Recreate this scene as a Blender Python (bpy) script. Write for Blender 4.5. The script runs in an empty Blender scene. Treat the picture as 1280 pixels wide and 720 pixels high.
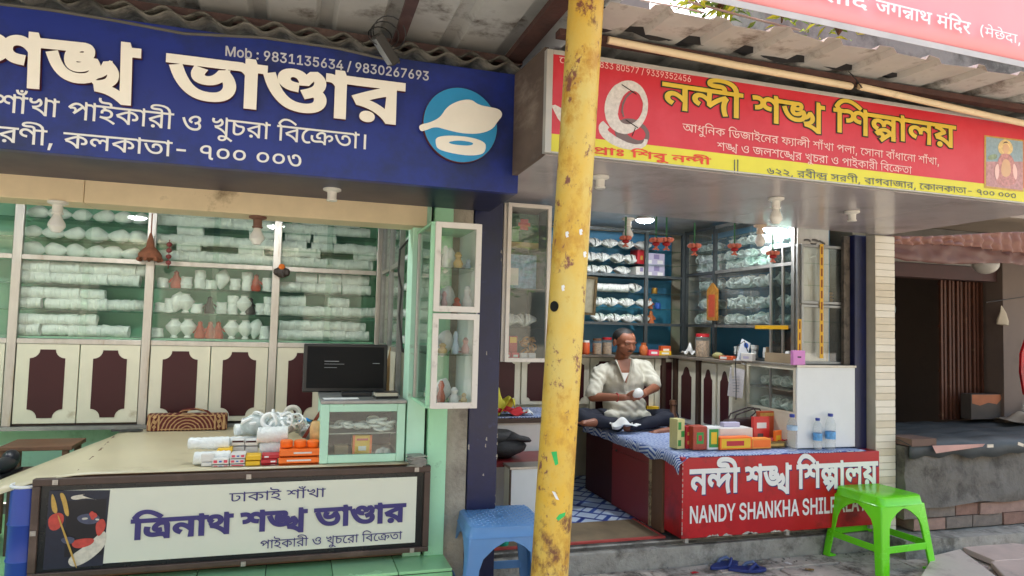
import bpy, bmesh, math, random
from mathutils import Vector, Matrix, noise
from mathutils.geometry import delaunay_2d_cdt
random.seed(7)
R = math.radians
# ------------------------------------------------------------------ camera
FPX = 861.0; EYE = Vector((0, 0, 1.5))
vx = Vector((2767, -122, -FPX)).normalized()
vy = Vector((-270, -41.5, -FPX)).normalized()
vz = vx.cross(vy).normalized(); vy = vz.cross(vx)
cam = bpy.data.cameras.new('camera'); cam_ob = bpy.data.objects.new('camera', cam)
bpy.context.scene.collection.objects.link(cam_ob)
cam.sensor_width = 36; cam.lens = FPX/1280*36; cam.clip_start = .05; cam.clip_end = 300
m3 = Matrix((vx, vy, vz))            # rows: world axes seen from the camera
cam_ob.matrix_world = Matrix.Translation(EYE) @ m3.to_4x4()
bpy.context.scene.camera = cam_ob
# ------------------------------------------------------------------ light
SUN_EL, SUN_AZ = 60, 40
sc = bpy.context.scene
w = bpy.data.worlds.new('World'); sc.world = w; w.use_nodes = True
nt = w.node_tree; bg = nt.nodes['Background']; sky = nt.nodes.new('ShaderNodeTexSky'); sky.sky_type = 'NISHITA'
sky.sun_disc = False; sky.sun_elevation = R(SUN_EL); sky.sun_rotation = R(SUN_AZ); sky.air_density = 1.6; sky.dust_density = 5.0; sky.ozone_density = .6
nt.links.new(sky.outputs[0], bg.inputs[0]); bg.inputs[1].default_value = 0.15
sl = bpy.data.lights.new('sun', 'SUN'); sl.energy = 3.6; sl.angle = R(3); sl.color = (1, .95, .88)
so = bpy.data.objects.new('sun', sl); sc.collection.objects.link(so)
sd = Vector((math.sin(R(SUN_AZ))*math.cos(R(SUN_EL)), math.cos(R(SUN_AZ))*math.cos(R(SUN_EL)), math.sin(R(SUN_EL))))
so.rotation_euler = sd.to_track_quat('Z', 'Y').to_euler()
sc.view_settings.view_transform = 'Standard'; sc.view_settings.look = 'None'
sc.view_settings.exposure = 1.8; sc.view_settings.gamma = 1
sc.render.engine = 'CYCLES'
sc.cycles.max_bounces = 8; sc.cycles.transparent_max_bounces = 16; sc.cycles.caustics_reflective = False; sc.cycles.caustics_refractive = False
# ------------------------------------------------------------------ helpers
COL = sc.collection
def _ray(px, py):
    c = Vector((px-640, 360-py, -FPX)); return Vector((vx.dot(c), vy.dot(c), vz.dot(c)))
def atY(px, py, Y): r = _ray(px, py); return EYE + r*(Y/r.y)
def atX(px, py, X): r = _ray(px, py); return EYE + r*(X/r.x)
def atZ(px, py, Z): r = _ray(px, py); return EYE + r*((Z-1.5)/r.z)
def srgb(h):
    return tuple(((int(h[i:i+2], 16)/255+.055)/1.055)**2.4 if int(h[i:i+2], 16) > 10 else int(h[i:i+2], 16)/255/12.92 for i in (0, 2, 4))
MATS = {}
def mat(name, col, rough=.6, metal=0, var=.12, scale=6, bump=0, dirt=None, dirt_amt=.5, dirt_scale=3, coat=0, spec=.5, bscale=None, stretch=None):
    if name in MATS: return MATS[name]
    if isinstance(col, str): col = srgb(col)
    m = bpy.data.materials.new(name); m.use_nodes = True; t = m.node_tree; b = t.nodes['Principled BSDF']
    N = lambda k: t.nodes.new(k); L = t.links.new
    b.inputs['Roughness'].default_value = rough; b.inputs['Metallic'].default_value = metal
    b.inputs['Specular IOR Level'].default_value = spec; b.inputs['Coat Weight'].default_value = coat
    tc = N('ShaderNodeTexCoord'); mp = N('ShaderNodeMapping'); L(tc.outputs['Object'], mp.inputs[0])
    if stretch: mp.inputs['Scale'].default_value = stretch
    n = N('ShaderNodeTexNoise'); n.inputs['Scale'].default_value = scale; n.inputs['Detail'].default_value = 6; n.inputs['Roughness'].default_value = .62; L(mp.outputs[0], n.inputs[0])
    mx = N('ShaderNodeMix'); mx.data_type = 'RGBA'; lo = [c*(1-var) for c in col]; hi = [min(1, c*(1+var)) for c in col]
    mx.inputs[6].default_value = (*lo, 1); mx.inputs[7].default_value = (*hi, 1)
    mr = N('ShaderNodeMapRange'); mr.inputs[1].default_value = .3; mr.inputs[2].default_value = .7; L(n.outputs[0], mr.inputs[0]); L(mr.outputs[0], mx.inputs[0])
    out = mx.outputs[2]
    if dirt:
        if isinstance(dirt, str): dirt = srgb(dirt)
        n2 = N('ShaderNodeTexNoise'); n2.inputs['Scale'].default_value = dirt_scale; n2.inputs['Detail'].default_value = 9; n2.inputs['Roughness'].default_value = .7; L(mp.outputs[0], n2.inputs[0])
        r2 = N('ShaderNodeMapRange'); r2.inputs[1].default_value = 1-dirt_amt-.06 if dirt_amt < .6 else .4; r2.inputs[2].default_value = r2.inputs[1].default_value+.14; L(n2.outputs[0], r2.inputs[0])
        m2 = N('ShaderNodeMix'); m2.data_type = 'RGBA'; L(out, m2.inputs[6]); m2.inputs[7].default_value = (*dirt, 1); L(r2.outputs[0], m2.inputs[0]); out = m2.outputs[2]
    L(out, b.inputs['Base Color'])
    rr = N('ShaderNodeMapRange'); rr.inputs[3].default_value = max(.02, rough-.1); rr.inputs[4].default_value = min(1, rough+.12); L(n.outputs[0], rr.inputs[0]); L(rr.outputs[0], b.inputs['Roughness'])
    if bump:
        bn = N('ShaderNodeTexNoise'); bn.inputs['Scale'].default_value = bscale or scale*5; bn.inputs['Detail'].default_value = 5; L(mp.outputs[0], bn.inputs[0])
        bp = N('ShaderNodeBump'); bp.inputs['Strength'].default_value = bump; bp.inputs['Distance'].default_value = .01; L(bn.outputs[0], bp.inputs['Height']); L(bp.outputs[0], b.inputs['Normal'])
    MATS[name] = m; return m
def glassmat(name, tint=(.93, .97, .95), ior=1.5, haze=.0, rough=.02):
    if name in MATS: return MATS[name]
    m = bpy.data.materials.new(name); m.use_nodes = True; t = m.node_tree; t.nodes.clear()
    N = lambda k: t.nodes.new(k); L = t.links.new
    o = N('ShaderNodeOutputMaterial'); a = N('ShaderNodeBsdfTransparent'); a.inputs[0].default_value = (*tint, 1)
    g = N('ShaderNodeBsdfGlossy'); g.inputs['Roughness'].default_value = rough; f = N('ShaderNodeFresnel'); ge = N('ShaderNodeNewGeometry'); fm = N('ShaderNodeMapRange'); fm.inputs[3].default_value = ior; fm.inputs[4].default_value = 1/ior; L(ge.outputs['Backfacing'], fm.inputs[0]); L(fm.outputs[0], f.inputs[0])
    x = N('ShaderNodeMixShader'); L(f.outputs[0], x.inputs[0]); L(a.outputs[0], x.inputs[1]); L(g.outputs[0], x.inputs[2])
    d = N('ShaderNodeBsdfDiffuse'); d.inputs[0].default_value = (.7, .72, .7, 1)
    nz = N('ShaderNodeTexNoise'); nz.inputs['Scale'].default_value = 5; nz.inputs['Detail'].default_value = 6
    tc = N('ShaderNodeTexCoord'); L(tc.outputs['Object'], nz.inputs[0])
    mr = N('ShaderNodeMapRange'); mr.inputs[1].default_value = .35; mr.inputs[2].default_value = .8; mr.inputs[3].default_value = haze*.4; mr.inputs[4].default_value = haze*2; L(nz.outputs[0], mr.inputs[0])
    y = N('ShaderNodeMixShader'); L(mr.outputs[0], y.inputs[0]); L(x.outputs[0], y.inputs[1]); L(d.outputs[0], y.inputs[2]); L(y.outputs[0], o.inputs[0])
    MATS[name] = m; return m
def emis(name, col, s):
    if name in MATS: return MATS[name]
    m = bpy.data.materials.new(name); m.use_nodes = True; b = m.node_tree.nodes['Principled BSDF']
    b.inputs['Emission Color'].default_value = (*col, 1); b.inputs['Emission Strength'].default_value = s; b.inputs['Base Color'].default_value = (.8, .8, .8, 1)
    MATS[name] = m; return m
def link(o, parent=None):
    COL.objects.link(o)
    if parent is not None: o.parent = parent
    return o
def tag(o, label=None, cat=None, group=None, kind=None):
    if label: o['label'] = label
    if cat: o['category'] = cat
    if group: o['group'] = group
    if kind: o['kind'] = kind
    return o
def empty(name, label, cat, loc=(0, 0, 0), rz=0, group=None):
    o = bpy.data.objects.new(name, None); o.empty_display_size = .05; o.location = loc; o.rotation_euler = (0, 0, rz); link(o)
    return tag(o, label, cat, group)
class G:
    """collects shapes; build() links them as one mesh object"""
    def __init__(s): s.v = []; s.f = []; s.m = []
    def add(s, V, F, mi=0):
        o = len(s.v); s.v += [tuple(v) for v in V]; s.f += [tuple(i+o for i in f) for f in F]; s.m += [mi]*len(F) if isinstance(mi, int) else mi; return s
    def box(s, x0, y0, z0, x1, y1, z1, mi=0):
        V = [(x, y, z) for z in (z0, z1) for y in (y0, y1) for x in (x0, x1)]
        return s.add(V, [(0, 2, 3, 1), (4, 5, 7, 6), (0, 1, 5, 4), (2, 6, 7, 3), (0, 4, 6, 2), (1, 3, 7, 5)], mi)
    def quadbox(s, p, h, mi=0):      # p four bottom corners ccw, h vector
        V = [Vector(q) for q in p]; V += [q+Vector(h) for q in V]
        n = len(p)
        return s.add(V, [tuple(range(n))[::-1], tuple(range(n, 2*n))]+[(i, (i+1) % n, n+(i+1) % n, n+i) for i in range(n)], mi)
    def tube(s, pts, r, n=8, mi=0, cap=True):
        pts = [Vector(p) for p in pts]; rs = r if isinstance(r, (list, tuple)) else [r]*len(pts)
        V = []; F = []; up = None
        for i, p in enumerate(pts):
            d = (pts[min(i+1, len(pts)-1)]-pts[max(i-1, 0)]).normalized()
            if up is None: up = d.orthogonal().normalized()
            u = (up-d*up.dot(d)).normalized(); up = u; q = d.cross(u)
            for k in range(n):
                a = 2*math.pi*k/n; V.append(p+(u*math.cos(a)+q*math.sin(a))*rs[i])
        for i in range(len(pts)-1):
            for k in range(n):
                k2 = (k+1) % n; F.append((i*n+k, i*n+k2, (i+1)*n+k2, (i+1)*n+k))
        if cap: F.append(tuple(range(n))[::-1]); F.append(tuple((len(pts)-1)*n+k for k in range(n)))
        return s.add(V, F, mi)
    def lathe(s, prof, c=(0, 0, 0), n=16, mi=0, axis='z', sy=1):
        V = []; F = []
        for r, h in prof:
            for k in range(n):
                a = 2*math.pi*k/n; x, y, z = r*math.cos(a), r*math.sin(a)*sy, h
                if axis == 'x': x, y, z = h, r*math.cos(a), r*math.sin(a)*sy
                if axis == 'y': x, y, z = r*math.cos(a), h, -r*math.sin(a)*sy
                V.append((x+c[0], y+c[1], z+c[2]))
        for i in range(len(prof)-1):
            for k in range(n):
                k2 = (k+1) % n; F.append((i*n+k, i*n+k2, (i+1)*n+k2, (i+1)*n+k))
        if prof[0][0] > 1e-5: F.append(tuple(range(n))[::-1])
        if prof[-1][0] > 1e-5: F.append(tuple((len(prof)-1)*n+k for k in range(n)))
        return s.add(V, F, mi)
    def torus(s, c, R_, r, n=16, k=5, mi=0, mtx=None, sz=1):
        V = []; F = []
        for i in range(n):
            a = 2*math.pi*i/n
            for j in range(k):
                b = 2*math.pi*j/k; q = Vector(((R_+r*math.cos(b))*math.cos(a), (R_+r*math.cos(b))*math.sin(a), r*sz*math.sin(b)))
                if mtx: q = mtx @ q
                V.append(q+Vector(c))
        for i in range(n):
            for j in range(k):
                i2 = (i+1) % n; j2 = (j+1) % k; F.append((i*k+j, i2*k+j, i2*k+j2, i*k+j2))
        return s.add(V, F, mi)
    def ell(s, c, r, n=12, mi=0, mtx=None):
        V = []; F = []; m = max(4, n*2//3)
        for i in range(m+1):
            t = math.pi*i/m
            for k in range(n):
                a = 2*math.pi*k/n; q = Vector((r[0]*math.sin(t)*math.cos(a), r[1]*math.sin(t)*math.sin(a), -r[2]*math.cos(t)))
                if mtx: q = mtx @ q
                V.append(q+Vector(c))
        for i in range(m):
            for k in range(n):
                k2 = (k+1) % n; F.append((i*n+k, i*n+k2, (i+1)*n+k2, (i+1)*n+k))
        return s.add(V, F, mi)
    def prism(s, poly, y0, y1, mi=0):   # outline in XZ, thickness in Y
        n = len(poly); V = [(x, y0, z) for x, z in poly]+[(x, y1, z) for x, z in poly]
        return s.add(V, [tuple(range(n)), tuple(range(n, 2*n))[::-1]]+[(i, n+i, n+(i+1) % n, (i+1) % n) for i in range(n)], mi)
    def mesh(s, name='mesh', mats=None, smooth=False, bevel=0, clean=True, bseg=2, jit=0):
        me = bpy.data.meshes.new(name); me.from_pydata(s.v, [], s.f)
        for p, mi in zip(me.polygons, s.m): p.material_index = mi
        bm = bmesh.new(); bm.from_mesh(me)
        if clean: bmesh.ops.remove_doubles(bm, verts=bm.verts, dist=1e-6)
        bmesh.ops.recalc_face_normals(bm, faces=bm.faces) if clean else None
        if bevel:
            ed = [e for e in bm.edges if len(e.link_faces) == 2 and e.calc_face_angle(0) > .6]
            bmesh.ops.bevel(bm, geom=ed, offset=bevel, segments=bseg, profile=.5, affect='EDGES', clamp_overlap=True)
        if jit:
            for v in bm.verts: v.co += noise.noise_vector(v.co*9)*jit
        bm.to_mesh(me); bm.free()
        if mats:
            for m in (mats if isinstance(mats, (list, tuple)) else [mats]): me.materials.append(m)
        if smooth:
            for p in me.polygons: p.use_smooth = True
            if smooth != 'all': me.set_sharp_from_angle(angle=R(40))
        return me
    def build(s, name, mats, parent=None, loc=(0, 0, 0), rot=(0, 0, 0), **k):
        o = bpy.data.objects.new(name, s.mesh(name, mats, **k)); o.location = loc; o.rotation_euler = rot
        return link(o, parent)
def inst(name, me, parent=None, loc=(0, 0, 0), rot=(0, 0, 0), scale=(1, 1, 1)):
    o = bpy.data.objects.new(name, me); o.location = loc; o.rotation_euler = rot; o.scale = scale; return link(o, parent)
def copy_tree(o, parent=None):
    c = o.copy(); COL.objects.link(c)
    if parent is not None: c.parent = parent
    for ch in list(o.children): copy_tree(ch, c)
    return c
ORD = ['first', 'second', 'third', 'fourth', 'fifth', 'sixth', 'seventh', 'eighth', 'ninth', 'tenth', 'eleventh', 'twelfth', 'thirteenth', 'fourteenth', 'fifteenth', 'sixteenth', 'seventeenth', 'eighteenth', 'nineteenth', 'twentieth']
# letter outlines: one row per letter, one tuple per contour; x doubled (odd = curve control point), y, in 1/200 em
GLYPHS = (
((110,124,110,110,68,110,68,0,38,0,38,110,-4,110,-4,124,32,124,27,128,15,137,8,141,23,153,53,172,97,183,126,183,147,183,187,178,223,168,263,155,282,146,266,135,239,147,195,161,153,169,130,169,109,169,77,161,53,148,42,139,47,136,57,128,64,124),),
((188,106,205,106,225,103,230,100,241,97,249,87,248,78,248,0,218,0,215,9,197,17,180,17,167,17,145,16,119,14,100,14,89,14,61,17,35,25,19,40,18,52,19,57,21,67,22,71,54,68,53,65,51,58,50,53,51,42,67,32,91,29,100,29,117,29,139,31,161,32,172,32,187,32,211,27,218,21,218,76,219,82,215,87,210,89,207,90,197,91,188,91,177,91,157,87,148,83,141,80,131,72,130,68,131,65,139,60,150,60,157,60,165,61,168,61,172,47,169,46,155,45,144,45,127,45,99,55,98,67,99,73,113,87,126,93,139,98,171,106),(290,124,290,110,-4,110,-4,124),),
((246,124,246,110,204,110,204,0,172,0,172,49,180,37,167,47,135,61,103,70,86,70,73,70,53,62,52,55,53,49,69,40,86,37,70,23,47,28,19,45,18,55,19,65,39,78,67,85,82,85,103,85,137,77,167,65,180,57,174,56,175,61,173,70,172,74,172,110,-4,110,-4,124),),
((110,124,110,110,68,110,68,0,38,0,38,94,33,101,15,110,0,110,-4,110,-4,124,2,124,13,124,33,118,38,112,39,113,39,120,38,123,38,138,60,138,68,124),),
((262,124,262,110,220,110,220,0,190,0,175,11,133,30,81,45,46,48,36,66,58,59,93,56,143,43,179,28,190,19,191,24,191,33,190,39,190,138,210,138,220,124),(84,125,111,125,145,116,161,102,160,93,161,77,109,58,64,55,44,57,36,66,71,67,111,75,129,86,128,93,129,102,107,111,84,111,65,111,47,103,46,99,47,96,53,91,60,89,42,77,35,79,23,86,17,94,16,99,17,106,33,118,63,125),),
((274,124,274,110,232,110,232,0,202,0,202,102,204,106,203,110,203,117,202,121,202,138,224,138,232,124),(144,126,161,126,187,120,209,109,214,102,212,81,201,95,167,111,146,111,131,111,111,103,110,94,111,86,137,76,166,75,162,60,137,61,103,70,87,85,86,95,87,105,103,119,131,126),(30,126,49,126,79,119,97,104,96,92,97,84,81,69,49,60,22,60,20,75,41,76,63,81,73,89,72,94,73,102,53,111,30,111,25,111,11,110,0,109,-4,124,7,125,23,126),),
((146,25,119,25,67,38,27,67,12,91,42,95,53,75,83,51,123,40,146,40,167,40,193,44,209,53,208,60,209,63,207,68,204,70,222,77,207,68,179,59,155,56,142,56,119,56,93,71,92,83,93,94,109,111,133,121,146,122,154,124,162,124,175,124,191,122,196,120,203,117,209,110,208,105,209,95,181,84,154,84,143,84,121,86,114,87,118,99,125,98,145,96,154,96,169,96,183,101,182,105,183,110,171,113,162,113,151,113,133,104,123,89,122,81,123,75,131,69,142,69,153,69,171,73,191,79,202,85,224,84,231,79,239,66,238,59,239,44,191,25),(160,117,122,111,113,111,97,110,88,110,-4,110,-4,124,162,124),(290,81,292,71,285,63,263,50,233,42,216,42,220,56,229,57,247,61,263,70,268,79),(290,81,305,75,323,59,322,50,323,41,311,29,289,20,265,16,250,15,236,17,224,25,259,26,293,38,292,49,293,55,283,66,268,70),(424,124,424,110,382,110,382,-23,352,-23,341,-17,315,-7,285,1,253,6,232,7,224,25,244,19,271,17,311,10,341,0,354,-6,353,-1,353,8,352,13,352,138,374,138,382,124),),
((168,9,143,9,99,17,59,37,25,69,12,93,42,97,57,71,93,38,139,24,168,24,191,24,221,31,237,45,236,53,237,59,231,69,223,77,216,80,236,95,253,84,267,63,266,53,267,41,245,20,201,9),(154,57,129,57,101,69,100,80,101,85,107,94,108,97,140,92,139,90,133,84,132,81,133,76,145,71,154,71,163,71,181,74,201,84,210,93,236,95,232,84,223,75,199,63,171,57),(292,124,292,110,-4,110,-4,124),),
((130,125,149,125,179,117,188,107,212,122,236,124,251,119,269,104,268,94,269,84,249,67,215,54,192,50,180,65,207,70,239,83,238,94,239,99,231,108,218,112,238,116,196,90,170,89,169,99,149,112,132,112,121,112,107,105,106,99,107,92,129,85,146,84,144,68,113,69,75,86,74,99,75,108,91,120,117,125),(182,6,155,6,103,16,61,39,25,75,12,101,42,106,57,76,97,39,149,22,182,22,207,22,241,32,240,44,241,51,221,62,204,66,236,73,255,68,273,53,272,43,273,32,251,15,211,6),),
((242,124,242,110,200,110,200,0,170,0,159,12,117,32,63,46,30,49,14,68,55,79,137,98,178,105,170,96,170,110,-4,110,-4,124),(170,95,178,89,149,84,81,70,52,61,75,58,123,47,165,29,176,18,172,18,171,22,171,31,170,38),(74,-1,65,-1,51,5,50,10,51,16,65,22,74,22,85,22,99,16,98,10,99,5,85,-1),),
((36,0,36,146,88,146,160,54,163,50,169,41,177,29,183,18,184,13,176,13,181,18,187,29,195,40,201,50,202,54,274,146,326,146,326,0,290,0,290,83,291,88,291,99,291,112,293,125,292,131,294,131,291,124,283,110,273,97,265,87,262,83,196,0,164,0,98,83,97,87,89,97,81,110,71,124,66,131,68,131,71,126,71,113,71,100,71,88,70,83,70,0),),
((120,-2,91,-2,47,12,21,37,20,54,21,71,47,96,91,111,120,111,151,111,195,96,221,71,220,54,221,37,195,12,151,-2),(120,13,143,13,171,25,185,43,184,54,185,65,171,83,143,95,120,95,99,95,71,83,57,65,56,54,57,43,71,25,99,13),),
((132,-2,113,-2,87,5,73,14,68,17,64,17,64,0,30,0,30,146,66,146,66,92,68,92,73,95,87,104,111,111,132,111,161,111,201,97,225,72,224,54,225,37,203,12,161,-2),(126,13,149,13,177,24,189,43,188,54,189,66,177,84,149,95,126,95,107,95,81,85,67,67,66,54,67,42,81,24,109,13),),
((54,-1,45,-1,29,6,28,12,29,17,45,25,54,25,67,25,81,17,80,12,81,6,67,-1),(54,78,45,78,29,85,28,91,29,96,45,104,54,104,67,104,81,96,80,91,81,85,67,78),),
((130,147,157,147,199,135,223,113,222,99,223,89,205,66,180,49,114,0,74,0,172,71,176,71,173,67,157,60,137,56,124,56,99,56,59,67,39,87,38,101,39,114,63,135,103,147),(130,132,113,132,89,124,73,110,72,101,73,92,89,78,113,70,130,70,147,70,173,78,187,92,186,100,187,109,173,124,147,132),),
((130,-2,101,-2,55,8,31,27,30,39,31,48,45,64,71,74,86,76,86,76,67,79,41,97,40,109,41,120,65,137,105,147,130,147,157,147,197,137,219,120,218,109,219,97,195,79,172,76,172,76,189,74,215,64,231,48,230,39,231,27,205,8,159,-2),(130,14,149,14,177,21,193,32,192,40,193,48,177,60,149,67,130,67,113,67,83,60,67,48,66,40,67,32,83,21,111,14),(130,83,145,83,169,89,183,100,182,107,183,115,171,125,147,131,130,131,115,131,91,125,77,115,76,107,77,100,91,89,115,83),),
((124,-2,99,-2,55,7,27,25,24,37,62,37,65,29,81,19,109,14,124,14,143,14,171,20,189,32,188,41,189,49,173,62,141,70,114,70,90,70,90,85,164,128,164,129,38,129,38,146,212,146,212,132,122,79,122,82,153,84,201,73,225,53,224,41,225,29,199,9,155,-2),),
((44,0,44,16,224,16,224,0),(158,146,158,0,122,0,122,128,120,128,50,102,50,122,112,146),),
((126,-2,101,-2,61,8,37,26,34,37,70,37,73,30,89,20,113,14,126,14,145,14,173,23,187,37,186,46,187,56,171,70,143,79,124,79,111,79,83,75,74,71,40,73,56,146,210,146,210,129,88,129,78,87,80,87,89,90,117,95,130,95,151,95,185,88,211,75,225,57,224,46,225,33,199,11,155,-2),),
((130,-2,103,-2,61,10,39,32,38,46,39,57,57,80,78,97,144,146,184,146,88,75,84,75,89,79,103,85,123,89,134,89,161,89,201,78,223,58,222,45,223,31,199,10,157,-2),(130,14,147,14,173,22,187,36,186,45,187,54,173,68,147,75,130,75,113,75,87,68,73,54,72,45,73,36,87,22,113,14),),
((24,30,24,45,140,146,176,146,62,47,62,46,236,46,236,30),(160,0,160,34,160,41,160,91,196,91,196,0),),
((136,152,42,-22,8,-22,102,152),),
((130,-2,99,-2,53,16,29,49,28,73,29,96,53,130,99,147,130,147,163,147,209,130,233,96,232,73,233,49,209,16,163,-2),(130,14,151,14,181,28,197,54,196,73,197,91,181,117,151,131,130,131,109,131,79,117,65,91,64,73,65,54,79,28,109,14),),
((36,0,36,13,134,66,151,75,173,88,183,100,182,107,183,114,169,125,145,131,128,131,111,131,87,125,75,112,74,104,38,104,39,117,63,137,103,147,128,147,155,147,195,137,219,118,218,107,219,99,207,84,179,65,152,51,88,17,88,16,222,16,222,0),),
((56,0,184,128,184,129,36,129,36,146,224,146,224,128,94,0),),
((230,124,230,110,68,110,68,41,69,32,73,25,76,23,83,19,98,19,115,19,143,27,152,32,165,39,177,53,176,60,177,66,163,73,148,73,145,73,133,72,126,71,122,86,131,87,147,88,156,88,171,88,195,82,207,70,206,61,207,49,185,27,166,19,153,13,117,5,96,5,81,5,61,9,52,13,47,16,39,27,38,38,38,110,-4,110,-4,124),),
((326,124,326,110,196,110,196,98,196,95,196,0,166,0,155,12,113,33,61,47,30,49,14,68,55,79,133,97,174,103,166,95,166,110,-4,110,-4,124),(166,93,174,88,155,85,111,76,71,66,52,61,75,59,123,46,163,28,172,18,168,18,169,22,167,31,166,38),(304,58,305,51,295,39,271,32,250,32,245,32,233,32,226,33,228,47,233,47,239,47,242,47,263,47,275,54,274,59,275,70,233,85,192,88,192,103,225,101,275,89,305,70),),
((144,124,143,133,129,140,112,140,82,140,57,140,29,143,18,147,7,151,-3,164,-4,172,-3,174,-1,180,-2,182,28,181,27,179,27,175,26,174,27,169,31,163,34,160,41,157,61,154,80,154,102,154,125,154,149,151,158,147,165,144,173,133,172,124),(96,100,129,100,169,89,187,73,186,65,187,49,141,29,94,28,98,30,117,28,157,18,199,6,216,-2,198,-13,173,-3,133,10,93,20,47,28,18,31,24,45,39,43,65,41,82,41,113,41,143,48,155,58,154,64,155,75,123,86,98,86,85,86,67,83,61,78,60,74,61,72,61,69,62,68,32,65,31,68,29,74,28,77,29,84,47,95,77,100),(70,93,69,99,49,109,30,111,38,120,58,118,81,113,101,102,102,94),(216,124,216,110,-4,110,-4,124),),
((16,172,17,162,1,146,-29,137,-52,137,-75,137,-105,146,-121,162,-124,172,-96,174,-93,163,-75,150,-54,150,-33,150,-13,162,-12,174),(-36,166,-35,162,-45,158,-54,158,-61,158,-71,163,-72,167,-71,170,-61,175,-54,175,-43,175,-35,170),),
((282,124,282,110,240,110,240,0,210,0,199,8,171,23,135,36,93,45,66,48,56,66,76,59,115,56,165,43,201,27,210,19,211,24,211,33,210,39,210,138,230,138,240,124),(180,94,181,82,155,66,113,57,84,55,64,57,56,66,91,67,131,74,151,86,150,93,151,99,139,109,126,114,148,125,163,119,181,103),(72,86,49,86,21,99,20,110,21,114,25,123,28,126,58,121,57,119,53,114,52,110,53,105,65,100,72,100,81,100,99,103,119,113,126,122,148,125,150,115,143,106,119,93,91,86),),
((290,124,290,110,248,110,248,0,218,0,218,79,226,66,211,78,183,95,159,106,135,111,120,111,105,111,79,105,57,95,46,89,44,89,51,91,63,93,70,93,93,93,115,80,114,71,115,69,115,65,112,64,106,65,111,68,121,73,131,77,134,80,184,103,204,93,90,39,66,50,100,66,86,57,74,52,81,56,89,64,88,69,89,74,77,80,64,80,59,80,47,78,40,76,8,90,25,101,59,117,97,126,116,126,139,126,175,117,209,101,226,88,220,89,219,94,219,105,218,112,218,138,238,138,248,124),),
((110,110,68,110,68,0,38,0,38,110,-4,110,-4,124,38,124,37,137,13,155,-25,165,-73,170,-100,170,-123,170,-157,167,-175,162,-176,158,-175,155,-157,153,-146,153,-108,153,-85,153,-61,149,-54,145,-45,141,-39,131,-40,123,-66,123,-67,128,-71,134,-76,136,-79,137,-91,138,-102,138,-142,138,-157,138,-181,141,-190,143,-199,145,-207,153,-208,158,-207,169,-155,183,-104,183,-21,183,67,155,70,124,110,124),),
((204,126,235,126,269,110,268,97,269,87,249,72,215,61,192,56,180,71,207,75,237,87,236,96,237,104,221,112,204,112,191,112,165,107,145,99,133,91,132,88,133,85,141,80,154,79,146,64,125,66,101,78,100,86,101,93,117,107,147,119,183,126),(272,45,273,28,225,8,182,8,155,8,103,18,61,40,25,76,12,101,42,106,59,77,97,41,149,24,182,24,209,24,241,34,240,46,241,53,221,64,204,68,236,75,255,70,273,55),),
((-114,-53,-125,-53,-149,-49,-167,-39,-168,-30,-167,-20,-137,-8,-110,-8,-83,-8,-37,-17,9,-33,36,-43,18,-54,-9,-43,-53,-28,-91,-21,-112,-21,-125,-21,-139,-26,-140,-31,-139,-36,-123,-41,-114,-41,-99,-41,-81,-35,-71,-25,-67,-16,-68,-12,-68,2,-38,2,-38,-9,-37,-15,-43,-30,-57,-44,-89,-53),),
((230,124,230,110,68,110,68,104,68,92,69,89,69,80,68,76,68,41,69,32,73,25,76,23,83,19,98,19,115,19,141,27,152,32,163,38,177,52,176,59,177,66,161,70,148,70,146,70,127,70,105,73,94,75,85,78,71,85,64,89,68,107,77,100,97,90,123,85,144,85,150,85,167,85,183,83,188,81,199,78,207,68,206,61,207,49,185,27,166,19,151,12,117,5,96,5,81,5,61,9,52,13,47,16,39,27,38,38,38,110,-4,110,-4,124),),
((242,124,242,110,200,110,200,0,170,0,159,12,117,32,63,46,30,49,14,68,55,79,137,98,178,105,170,96,170,110,-4,110,-4,124),(170,95,178,89,149,84,81,70,52,61,75,58,123,47,165,29,176,18,172,18,171,22,171,31,170,38),),
((142,124,142,110,134,110,123,109,95,99,69,84,53,64,52,52,53,38,69,21,95,14,106,14,117,14,131,16,140,18,154,6,143,2,119,-1,106,-1,81,-1,43,12,21,36,20,52,21,68,45,95,87,113,112,118,86,111,81,111,63,110,52,110,-4,110,-4,124),),
((376,124,376,110,-4,110,-4,124),(188,106,205,106,225,103,230,100,241,97,249,87,248,78,248,76,249,73,249,68,246,65,248,61,248,0,218,0,215,9,197,17,180,17,167,17,145,16,119,14,100,14,89,14,61,17,35,25,19,40,18,52,19,57,21,67,22,71,54,68,53,65,51,58,50,53,51,42,67,32,91,29,100,29,117,29,139,31,161,32,172,32,189,32,211,27,218,21,218,76,219,82,215,87,210,89,207,90,197,91,188,91,177,91,157,87,148,83,141,80,131,72,130,68,131,65,139,60,150,60,157,60,165,61,168,61,172,47,169,46,155,45,144,45,127,45,99,55,98,67,99,73,113,87,126,93,139,98,171,106),(304,85,329,85,359,71,358,60,359,54,349,42,321,31,296,27,286,41,307,44,329,52,328,59,329,66,313,71,302,71,287,71,261,59,248,48,230,56,247,71,283,85),),
((162,10,131,10,75,26,29,63,12,93,42,97,57,72,91,40,133,25,162,25,181,25,207,30,223,38,231,49,230,56,231,64,217,78,195,86,178,86,163,86,149,79,148,73,149,71,151,67,152,64,120,61,119,65,117,72,116,76,117,84,131,94,159,100,176,100,201,100,239,89,261,68,260,55,261,42,239,22,197,10),(286,124,286,110,-4,110,-4,124),),
((78,0,78,124,110,124,110,0),),
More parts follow.
